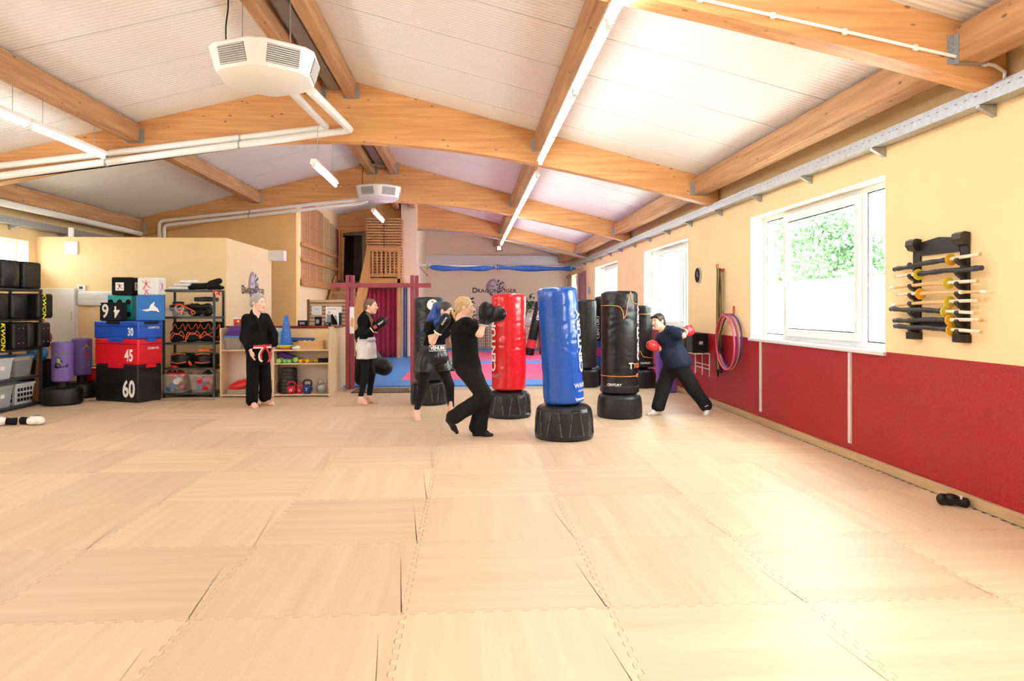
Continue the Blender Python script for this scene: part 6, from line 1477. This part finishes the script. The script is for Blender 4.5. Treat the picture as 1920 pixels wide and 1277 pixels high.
B = hp + [cap(P(0, -.025, -.06), J['neck'], .056, .062, .03)] + inner(J, F_, .19, .13) + limb(J['shN'], J['elN'], J['wrN'], .05, .043, .030) + hand(J['wrN'], (.012, -.2, .671), (.8, .5, 0), 1, 1.05) + limb(J['shF'], J['elF'], J['wrF'], .05, .043, .030) + hand(J['wrF'], J['haF'], (-.4, -.8, 0), -1, 1.0)
B += limb(J['hiN'], J['knN'], J['anN'], .075, .055, .038) + limb(J['hiF'], J['knF'], J['anF'], .075, .055, .038) + bare_foot(J['anN'], (.70, -.7), 1.1) + bare_foot(J['anF'], (.97, -.25), 1.1)
softobj('body', B, SKIN, t, .0065); face(t, P, M, HS, mat('brow_grey', (.45, .42, .40), .8))
softobj('hair', [ell(P(0, -.020, .038), (.093, .114, .106), M, .01), ell(P(0, -.085, -.02), (.075, .042, .06), M, .03), ell(P(0, .100, .0), (.13, .060, .105), M, .02, '-'), ell(P(0, .03, -.09), (.14, .115, .085), M, .02, '-')], HGREY, t, .006)
softobj('beard', [ell(P(0, .066, -.094), (.034, .032, .022), M, .01)], mat('beard_grey', (.66, .56, .50), .8), t, .006)
jk = torso(J, F_, .19, .125, .004, .185) + [cap(J['shN'], J['elN'], .064, .064, .04), cap(J['elN'], V(J['elN']) * .25 + V(J['wrN']) * .75, .064, .064, .03), cap(J['shF'], J['elF'], .064, .066, .04), cap(J['elF'], V(J['elF']) * .25 + V(J['wrF']) * .75, .066, .070, .03), cap((-.045, -.01, 1.33), (-.05, .01, 1.40), .085, .072, .03), cap((0, 0, .86), (0, 0, .70), .150, .162, .05)]
jk += [rbox((0, 0, .40), (.5, .5, .23), 0, None, .006, '-'), cap((-.01, -.03, 1.55), (-.0, -.045, 1.40), .055, .05, .01, '-'), cap((.03, -.075, 1.43), (.095, -.135, 1.22), .058, .016, .006, '-')]
cloth_obj('jacket', jk, COT, t, .010, .006, (10, 10, 5), 1)
V_ = MB().tube([(-.055, -.085, 1.40), (.0, -.125, 1.32), (.075, -.140, 1.20), (.115, -.118, 1.05)], [.013, .016, .016, .012], 6).tube([(.035, .03, 1.39), (.075, -.06, 1.32), (.10, -.12, 1.22)], [.012, .014, .012], 6).build('lapel', COT, t, smooth='auto')
cloth_obj('trousers', [cap((0, 0, .84), (0, 0, .80), .15, .15, .06), cap(J['hiN'], J['knN'], .098, .086, .03), cap(J['knN'], (-.065, -.08, .10), .086, .088, .02), cap(J['hiF'], J['knF'], .098, .086, .03), cap(J['knF'], (.062, .12, .13), .086, .088, .02), rbox((0, 0, -.06), (.5, .5, .085), .0, None, .004, '-')], COT, t, .010, .006, (9, 9, 5), 2)
def ring(cx, cy, z, a, b, n=40, tilt=0): return [(cx + a * math.cos(q), cy + b * math.sin(q), z + tilt * math.cos(q)) for q in [2 * PI * k / n for k in range(n)]]
BRD = mat('belt_red', (.55, .02, .05), .7); BWH = mat('belt_white', (.78, .72, .68), .7)
bt = MB(); bo = MB()
for mb, dz in ((bt, .022), (bo, -.004)):
    o_ = ring(-.002, .0, .905 + dz, (.186), .176); n = len(o_); vs = o_ + [(x, y, z - .026) for x, y, z in o_]
    mb.add(vs, [(i, (i + 1) % n, n + (i + 1) % n, n + i) for i in range(n)])
for mb, m_, nm in ((bt, BRD, 'belt'), (bo, BWH, 'belt')):
    o = mb.build(nm, m_, t); s = o.modifiers.new('thick', 'SOLIDIFY'); s.thickness = .008; s.offset = 1
MB().box((.145, -.15, .905), (.06, .04, .055), R(-40)).build('belt_knot', BRD, t, bevel=.012)
MB().tube(bezier([(.14, -.165, .89), (.09, -.185, .80), (.095, -.19, .72), (.13, -.19, .685)], 14), .016, 6).build('belt_end', BWH, t, smooth='auto'); MB().tube(bezier([(.155, -.165, .89), (.115, -.19, .80), (.12, -.195, .72)], 14), .014, 6).build('belt_end', BRD, t, smooth='auto'); MB().tube(bezier([(.17, -.15, .89), (.215, -.14, .80), (.225, -.14, .73), (.20, -.14, .68)], 14), .016, 6).build('belt_end', BRD, t, smooth='auto')
MB().box((-.002, -.190, .79), (.032, .006, .065)).build('patch', mat('patch_grey', (.42, .42, .42), .7), t)

# ---- woman in white shorts
J = {'head': (0.062, 0, 1.497), 'neck': (-0.004, 0, 1.378), 'chest': (-0.016, 0, 1.221), 'pel': (-0.008, 0, 0.86), 'shN': (-0.013, -0.12, 1.322), 'elN': (0.004, -0.17, 1.072), 'wrN': (0.135, -0.14, 1.16), 'haN': (0.235, -0.12, 1.235), 'shF': (-0.009, 0.12, 1.318), 'elF': (0.004, 0.14, 1.068), 'wrF': (0.132, 0.08, 1.153), 'haF': (0.237, 0.02, 1.258), 'hiN': (-0.01, -0.07, 0.815), 'knN': (-0.013, -0.09, 0.441), 'anN': (-0.076, -0.1, 0.085), 'hiF': (0.002, 0.07, 0.806), 'knF': (0.062, 0.06, 0.443), 'anF': (0.025, 0.04, 0.085)}
t = person('brown-haired woman in white shorts and black top by the red gate', (-1.558, 10.641)); F_ = (1, -.12, 0); HS = .98
hp, P, M = head_prims(J['head'], (.98, -.18, -.08), s=HS)
B = hp + [cap(P(0, -.02, -.06), J['neck'], .046, .05, .03)] + inner(J, F_, .15, .105) + limb(J['shN'], J['elN'], J['wrN'], .04, .034, .025) + limb(J['shF'], J['elF'], J['wrF'], .04, .034, .025) + [cap(J['wrN'], J['haN'], .03, .03), cap(J['wrF'], J['haF'], .03, .03)]
B += limb(J['hiN'], J['knN'], J['anN'], .07, .048, .033) + limb(J['hiF'], J['knF'], J['anF'], .07, .048, .033) + bare_foot(J['anN'], (.85, -.5), 1.0) + bare_foot(J['anF'], (.98, -.2), 1.0)
softobj('body', B, SKIN, t, .0065); face(t, P, M, HS)
softobj('hair', [ell(P(0, -.020, .036), (.080, .098, .088), M, .01), ell(P(0, -.075, -.02), (.066, .045, .065), M, .03), ell(P(0, .092, -.02), (.10, .06, .095), M, .02, '-'), ell(P(0, .03, -.09), (.12, .085, .08), M, .02, '-'), cap(P(0, -.09, -.04), P(-.0, -.085, -.12), .030, .034, .02), cap(P(0, -.085, -.11), (.035, -.105, 1.375), .032, .030, .02), cap((.035, -.105, 1.375), (.095, -.125, 1.28), .028, .026, .02), cap((.095, -.125, 1.28), (.105, -.115, 1.12), .025, .010, .02)], HBRN, t, .007)
cloth_obj('top', torso(J, F_, .155, .11, .004, .15) + [cap(J['shN'], J['elN'], .055, .047, .03), cap(J['elN'], V(J['elN']) * .15 + V(J['wrN']) * .85, .047, .038, .02), cap(J['shF'], J['elF'], .055, .047, .03), cap(J['elF'], V(J['elF']) * .15 + V(J['wrF']) * .85, .047, .038, .02), cap((-.01, 0, 1.33), (-.002, 0, 1.385), .07, .058, .03), cap(P(0, -.01, -.08), J['neck'], .045, .04, .005, '-'), rbox((0, 0, .55), (.4, .4, .36), 0, None, .004, '-')], COT, t, .009, .004, (12, 12, 6), 3)
cloth_obj('leggings', [ell((-.01, 0, .84), (.11, .13, .10), None, .03), cap(J['hiN'], J['knN'], .072, .055, .03), cap(J['knN'], (-.07, -.1, .135), .056, .040, .02), cap(J['hiF'], J['knF'], .072, .055, .03), cap(J['knF'], (.03, .042, .125), .056, .040, .02)], LEG, t, .008, .002, (14, 14, 9), 4)
cloth_obj('shorts', [cap((-.006, 0, .99), (-.006, 0, .93), .128, .135, .03), ell((-.012, -.02, .86), (.15, .165, .12), None, .05), cap((-.015, -.075, .84), (-.02, -.085, .70), .108, .124, .05), cap((.01, .07, .84), (.02, .075, .71), .108, .118, .05), rbox((0, 0, .60), (.4, .4, .095), 0, None, .004, '-'), rbox((0, 0, 1.10), (.4, .4, .075), 0, None, .004, '-'), cap((-.125, -.16, .69), (-.085, -.15, .80), .035, .004, .004, '-')], SATW, t, .009, .008, (14, 14, 5), 5)
MB().tube(ring(-.006, 0, .985, .132, .134), .013, 6, closed=True).build('waistband', SATW, t, smooth='auto')
me = text_mesh('VENUM', .045, bold=.03)
for v in me.vertices: a_ = R(-42) + v.co.x / .15; v.co = (-.006 + .158 * math.cos(a_), .158 * math.sin(a_), .965 + v.co.y)
link('lettering', me, mat('venum_grey', (.20, .22, .30), .5), t)
GB = mat('mitt_black', (.006, .006, .0065), .38, spec=.22, bump=.08, bscale=50)
fist_glove(t, J['wrN'], J['haN'], GB, GB, .95, (.2, .5, 1), PRINTW, 'FIGHT'); fist_glove(t, J['wrF'], J['haF'], GB, GB, .95, (.2, -.5, 1), PRINTW)
MB().box((.165, -.198, 1.185), (.05, .006, .05), M=Matrix.Rotation(R(-36), 3, 'Y')).build('glove_badge', mat('badge_red', (.55, .06, .08), .5), t)

# ---- woman with blue hair
J = {'head': (0.165, 0, 1.433), 'neck': (0.085, 0, 1.305), 'chest': (0.049, 0, 1.157), 'pel': (-0.007, 0, 0.86), 'shN': (-0.03, -0.09, 1.237), 'elN': (0.012, -0.17, 1.037), 'wrN': (0.105, -0.23, 1.185), 'haN': (0.179, -0.24, 1.30), 'shF': (0.185, 0.10, 1.232), 'elF': (0.23, 0.10, 1.038), 'wrF': (0.267, 0.02, 1.21), 'haF': (0.285, -0.03, 1.345), 'hiN': (-0.075, -0.08, 0.781), 'knN': (-0.121, -0.1, 0.426), 'anN': (-0.214, -0.04, 0.085), 'hiF': (0.076, 0.08, 0.769), 'knF': (0.208, 0.12, 0.436), 'anF': (0.221, 0.22, 0.085)}
t = person('boxer with blue ponytail, black tee and black satin shorts, guarding her face', (-.466, 9.098)); F_ = (.62, -.78, 0); HS = .98
hp, P, M = head_prims(J['head'], (.90, -.36, -.25), s=HS)
B = hp + [cap(P(0, -.02, -.06), J['neck'], .048, .052, .03)] + inner(J, F_, .165, .115) + limb(J['shN'], J['elN'], J['wrN'], .052, .044, .030) + limb(J['shF'], J['elF'], J['wrF'], .052, .044, .030) + [cap(J['wrN'], J['haN'], .03, .03), cap(J['wrF'], J['haF'], .03, .03)]
B += limb(J['hiN'], J['knN'], J['anN'], .075, .052, .036) + limb(J['hiF'], J['knF'], J['anF'], .075, .052, .036) + bare_foot(J['anN'], (.25, -.95), .98) + bare_foot(J['anF'], (.8, -.6), .98)
softobj('body', B, SKIN, t, .0065); face(t, P, M, HS)
softobj('hair', [ell(P(0, -.010, .040), (.081, .096, .085), M, .01), ell(P(0, .092, -.025), (.10, .055, .095), M, .02, '-'), ell(P(0, .02, -.09), (.12, .11, .075), M, .02, '-')], HDRK, t, .006)
softobj('ponytail', [ell(P(0, -.06, .035), (.078, .062, .072), M, .02), cap(P(0, -.11, .06), P(-.03, -.17, .03), .036, .040, .03), cap(P(-.03, -.17, .03), (-.02, -.10, 1.33), .042, .045, .03), cap((-.02, -.10, 1.33), (-.13, -.08, 1.18), .040, .016, .03), cap((-.13, -.08, 1.18), (-.21, -.05, 1.08), .014, .004, .01), cap(P(-.05, -.10, .0), (.055, -.15, 1.27), .034, .034, .03), cap((.055, -.15, 1.27), (.085, -.155, 1.13), .032, .010, .02)], HBLU, t, .007)
cloth_obj('tee_shirt', torso(J, F_, .17, .12, .006, .16) + [cap(J['shN'], V(J['shN']) * .60 + V(J['elN']) * .40, .070, .068, .03), cap(J['shF'], V(J['shF']) * .60 + V(J['elF']) * .40, .070, .068, .03), cap(P(0, -.01, -.08), J['neck'], .05, .05, .005, '-'), rbox((0, 0, .55), (.5, .5, .33), 0, None, .004, '-')], COT, t, .009, .005, (10, 10, 6), 6)
cloth_obj('leggings', [ell((0, 0, .80), (.16, .14, .13), None, .05), cap(J['hiN'], J['knN'], .092, .062, .03), cap(J['knN'], (-.20, -.05, .155), .062, .044, .02), cap(J['hiF'], J['knF'], .092, .062, .03), cap(J['knF'], (.22, .215, .14), .062, .044, .02)], LEG, t, .008, .002, (14, 14, 9), 7)
cloth_obj('shorts', [cap((-.005, 0, .95), (-.005, 0, .90), .155, .162, .03), ell((-.005, 0, .82), (.19, .175, .13), None, .05), cap((-.075, -.07, .80), (-.105, -.09, .64), .125, .142, .03), cap((.075, .06, .80), (.135, .085, .64), .125, .140, .03), rbox((0, 0, .52), (.5, .5, .115), 0, None, .004, '-'), rbox((0, 0, 1.07), (.4, .4, .09), 0, None, .004, '-')], SATB, t, .009, .012, (13, 13, 5), 8)
me = text_mesh('VENUM', .062, bold=.04)
for v in me.vertices: v.co = (.075 + v.co.x * .80, -.158 + v.co.x * .55, .948 + v.co.y)
link('lettering', me, PRINTW, t)
MB().tube([(.075 + x * .80, -.150 + x * .55, .948 + z) for x, z in ((-.125, -.035), (.125, -.035), (.125, .035), (-.125, .035))], .004, 4, closed=True).build('badge_border', PRINTW, t)
fist_glove(t, J['wrN'], J['haN'], GB, GB, 1.08, (.5, .6, .6), PRINTW, 'KWON'); fist_glove(t, J['wrF'], J['haF'], GB, GB, 1.0, (-.5, .2, .6), PRINTW)

# ---- blonde woman punching the red bag
J = {'head': (-0.115, 0, 1.474), 'neck': (-0.160, 0, 1.353), 'chest': (-0.134, 0, 1.164), 'pel': (-0.079, 0, 0.82), 'shN': (-0.085, -0.14, 1.285), 'elN': (0.064, -0.2, 1.19), 'wrN': (0.117, -0.18, 1.314), 'haN': (0.134, -0.17, 1.425), 'shF': (-0.12, 0.14, 1.285), 'elF': (0.05, 0.22, 1.256), 'wrF': (0.155, 0.30, 1.344), 'haF': (0.25, 0.38, 1.385), 'hiN': (-0.092, -0.07, 0.78), 'knN': (0.12, -0.07, 0.467), 'anN': (-0.249, -0.03, 0.222), 'hiF': (-0.053, 0.07, 0.77), 'knF': (0.105, 0.06, 0.464), 'anF': (0.030, 0.06, 0.08)}
t = person('blonde woman in black tee and trousers punching the red bag', (.073, 7.791)); F_ = (.95, .30, 0); HS = 1.02
hp, P, M = head_prims(J['head'], (.97, .05, -.06), s=HS)
B = hp + [cap(P(0, -.02, -.06), J['neck'], .048, .054, .03)] + inner(J, F_, .165, .115) + limb(J['shN'], J['elN'], J['wrN'], .054, .047, .032) + limb(J['shF'], J['elF'], J['wrF'], .052, .044, .032) + [cap(J['wrN'], J['haN'], .03, .03), cap(J['wrF'], J['haF'], .03, .03)]
B += limb(J['hiN'], J['knN'], J['anN'], .075, .052, .036) + limb(J['hiF'], J['knF'], J['anF'], .075, .052, .036)
softobj('body', B, SKIN, t, .0065); face(t, P, M, HS, mat('brow_fair', (.40, .27, .16), .8))
softobj('hair', [ell(P(0, -.016, .036), (.084, .104, .095), M, .01), ell(P(0, -.065, -.02), (.062, .04, .055), M, .03), ell(P(0, .100, -.02), (.11, .065, .10), M, .02, '-'), ell(P(0, .035, -.09), (.12, .085, .078), M, .02, '-'), cap(P(0, -.095, -.03), P(0, -.115, -.06), .024, .028, .02), cap(P(0, -.115, -.06), P(0, -.105, -.13), .026, .010, .02)], HBLO, t, .006)
MB().tube([P(.026 * math.cos(q), -.112 + .0 * q, -.05 + .026 * math.sin(q)) for q in [2 * PI * k / 12 for k in range(12)]], .008, 6, closed=True).build('hair_tie', MATTE, t)
cloth_obj('tee_shirt', torso(J, F_, .175, .125, .008, .165) + [cap(J['shN'], V(J['shN']) * .40 + V(J['elN']) * .60, .078, .076, .03), cap(J['shF'], V(J['shF']) * .45 + V(J['elF']) * .55, .074, .070, .03), cap((-.115, 0, 1.12), (-.10, 0, .80), .140, .150, .05), cap(P(0, -.01, -.08), J['neck'], .05, .052, .005, '-'), rbox((0, 0, .45), (.6, .5, .34), 0, None, .004, '-')], COT, t, .009, .007, (9, 9, 6), 9)
me = text_mesh('DRAGON TIGER', .06, bold=.03)
for v in me.vertices: v.co = (-.262 - .02 * v.co.y, -.075 + v.co.y * .6, 1.10 + v.co.x * .75)
link('lettering', me, PRINTW, t)
cloth_obj('trousers', [ell((-.075, 0, .80), (.15, .165, .13), None, .05), cap(J['hiN'], J['knN'], .108, .088, .04), cap(J['knN'], (-.235, -.03, .235), .090, .085, .03), cap(J['hiF'], J['knF'], .104, .090, .04), cap(J['knF'], (.035, .06, .10), .090, .105, .03), rbox((.05, .06, -.02), (.3, .25, .075), 0, None, .004, '-')], mat('black_trouser', (.009, .0085, .008), .85, spec=.2), t, .009, .008, (8, 8, 6), 10)
SOCK = mat('black_sock', (.012, .011, .011), .85)
softobj('sock', bare_foot(J['anF'], (.97, -.2), 1.06, False) + [cap(V((.030, .06, 0)) + V((.10, -.02, .024)), V((.030, .06, 0)) + V((.165, -.034, .02)), .026, .018, .02)], SOCK, t, .007)
softobj('sock', [cap((-.249, -.03, .235), (-.29, -.03, .20), .042, .036, .02), cap((-.29, -.03, .20), (-.235, -.03, .11), .034, .032, .02), cap((-.235, -.03, .11), (-.20, -.03, .06), .03, .022, .02)], SOCK, t, .007)
fist_glove(t, J['wrN'], J['haN'], GB, GB, 1.2, (.9, .2, .2), mat('strap_grey', (.4, .4, .4), .6)); fist_glove(t, J['wrF'], J['haF'], GB, GB, 1.2, (0, 0, 1))

# ---- woman in navy on the right
J = {'head': (-0.25, 0, 1.284), 'neck': (-0.184, 0, 1.166), 'chest': (-0.103, 0, 0.985), 'pel': (0.0, 0, 0.675), 'shN': (-0.096, -0.15, 1.150), 'elN': (0.03, -0.26, 1.105), 'wrN': (0.072, -0.17, 1.145), 'haN': (0.135, -0.11, 1.160), 'shF': (-0.131, 0.14, 1.102), 'elF': (-0.135, 0.12, 0.895), 'wrF': (-0.218, -0.02, 0.917), 'haF': (-0.335, -0.06, 0.950), 'hiF': (-0.057, 0.07, 0.635), 'knF': (-0.171, 0.06, 0.364), 'anF': (-0.258, 0.0, 0.08), 'hiN': (0.049, -0.07, 0.645), 'knN': (0.205, -0.06, 0.386), 'anN': (0.436, -0.02, 0.085)}
t = person('dark-haired boxer in navy tee lunging left with red gloves', (2.864, 9.256)); F_ = (-.80, -.50, -.25); HS = .95
hp, P, M = head_prims(J['head'], (-.82, -.55, -.10), (-.25, 0, 1), s=HS)
B = hp + [cap(P(0, -.02, -.06), J['neck'], .048, .054, .03)] + inner(J, F_, .16, .11) + limb(J['shN'], J['elN'], J['wrN'], .048, .04, .030) + limb(J['shF'], J['elF'], J['wrF'], .048, .04, .030) + [cap(J['wrN'], J['haN'], .03, .03), cap(J['wrF'], J['haF'], .03, .03)]
B += limb(J['hiN'], J['knN'], J['anN'], .075, .052, .036) + limb(J['hiF'], J['knF'], J['anF'], .075, .052, .036)
softobj('body', B, SKIN2, t, .0065); face(t, P, M, HS)
softobj('hair', [ell(P(0, -.016, .036), (.080, .096, .086), M, .01), ell(P(0, -.07, -.035), (.062, .04, .075), M, .03), ell(P(0, .102, -.025), (.10, .065, .095), M, .02, '-'), ell(P(0, .035, -.09), (.12, .085, .078), M, .02, '-'), cap(P(-.05, .055, .075), P(.05, .06, .07), .022, .022, .02)], HDRK, t, .006)
MB().tube([P(.078, -.01, .05), P(.082, -.04, .055), P(.072, -.075, .05)], .008, 6).build('hair_clip', PRINTW, t)
hem = V((0, 0, .70))
cloth_obj('tee_shirt', torso(J, F_, .185, .135, .012, .17) + [cap(J['shN'], V(J['shN']) * .30 + V(J['elN']) * .70, .080, .078, .03), cap(J['shF'], V(J['shF']) * .4 + V(J['elF']) * .6, .078, .076, .03), cap((-.05, 0, .86), (.035, -.02, .72), .165, .185, .06), cap(P(0, -.01, -.08), J['neck'], .05, .052, .005, '-'), rbox((.03, 0, .42), (.6, .5, .245), 0, Matrix.Rotation(R(-8), 3, 'Y'), .006, '-')], NAVY, t, .009, .010, (12, 12, 4), 11)
cloth_obj('trousers', [ell((0, 0, .66), (.155, .15, .13), None, .05), cap(J['hiN'], J['knN'], .112, .096, .04), cap(J['knN'], (.40, -.025, .135), .096, .088, .03), cap(J['hiF'], J['knF'], .112, .098, .04), cap(J['knF'], (-.25, .0, .11), .098, .092, .03), rbox((-.25, 0, -.02), (.2, .3, .075), 0, None, .004, '-')], mat('charcoal_fleece', (.011, .012, .014), .85, spec=.2), t, .009, .008, (8, 8, 6), 12)
MB().box((.385, -.118, .135), (.05, .004, .010), M=Matrix.Rotation(R(-25), 3, 'Y')).build('label_print', PRINTW, t)
SKW = mat('white_sock', (.72, .70, .70), .85)
softobj('sock', bare_foot(J['anF'], (-.90, -.45), 1.0, False) + [cap(V((-.258, 0, .022)) + V((-.09, -.045, 0)), V((-.258, 0, .018)) + V((-.15, -.075, 0)), .024, .018, .02)], SKW, t, .007)
softobj('sock', bare_foot(J['anN'], (-.55, -.83), 1.0, False) + [cap(V((.436, -.02, .022)) + V((-.055, -.085, 0)), V((.436, -.02, .018)) + V((-.08, -.125, 0)), .024, .018, .02)], SKW, t, .007)
GRD = mat('glove_scarlet', (.68, .03, .04), .32); GWT = mat('glove_cream', (.80, .60, .50), .4)
fist_glove(t, J['wrF'], J['haF'], GRD, GWT, .98, (0, -.3, 1), GRD); fist_glove(t, J['wrN'], J['haN'], GRD, GWT, 1.05, (0, -.3, 1), GRD)
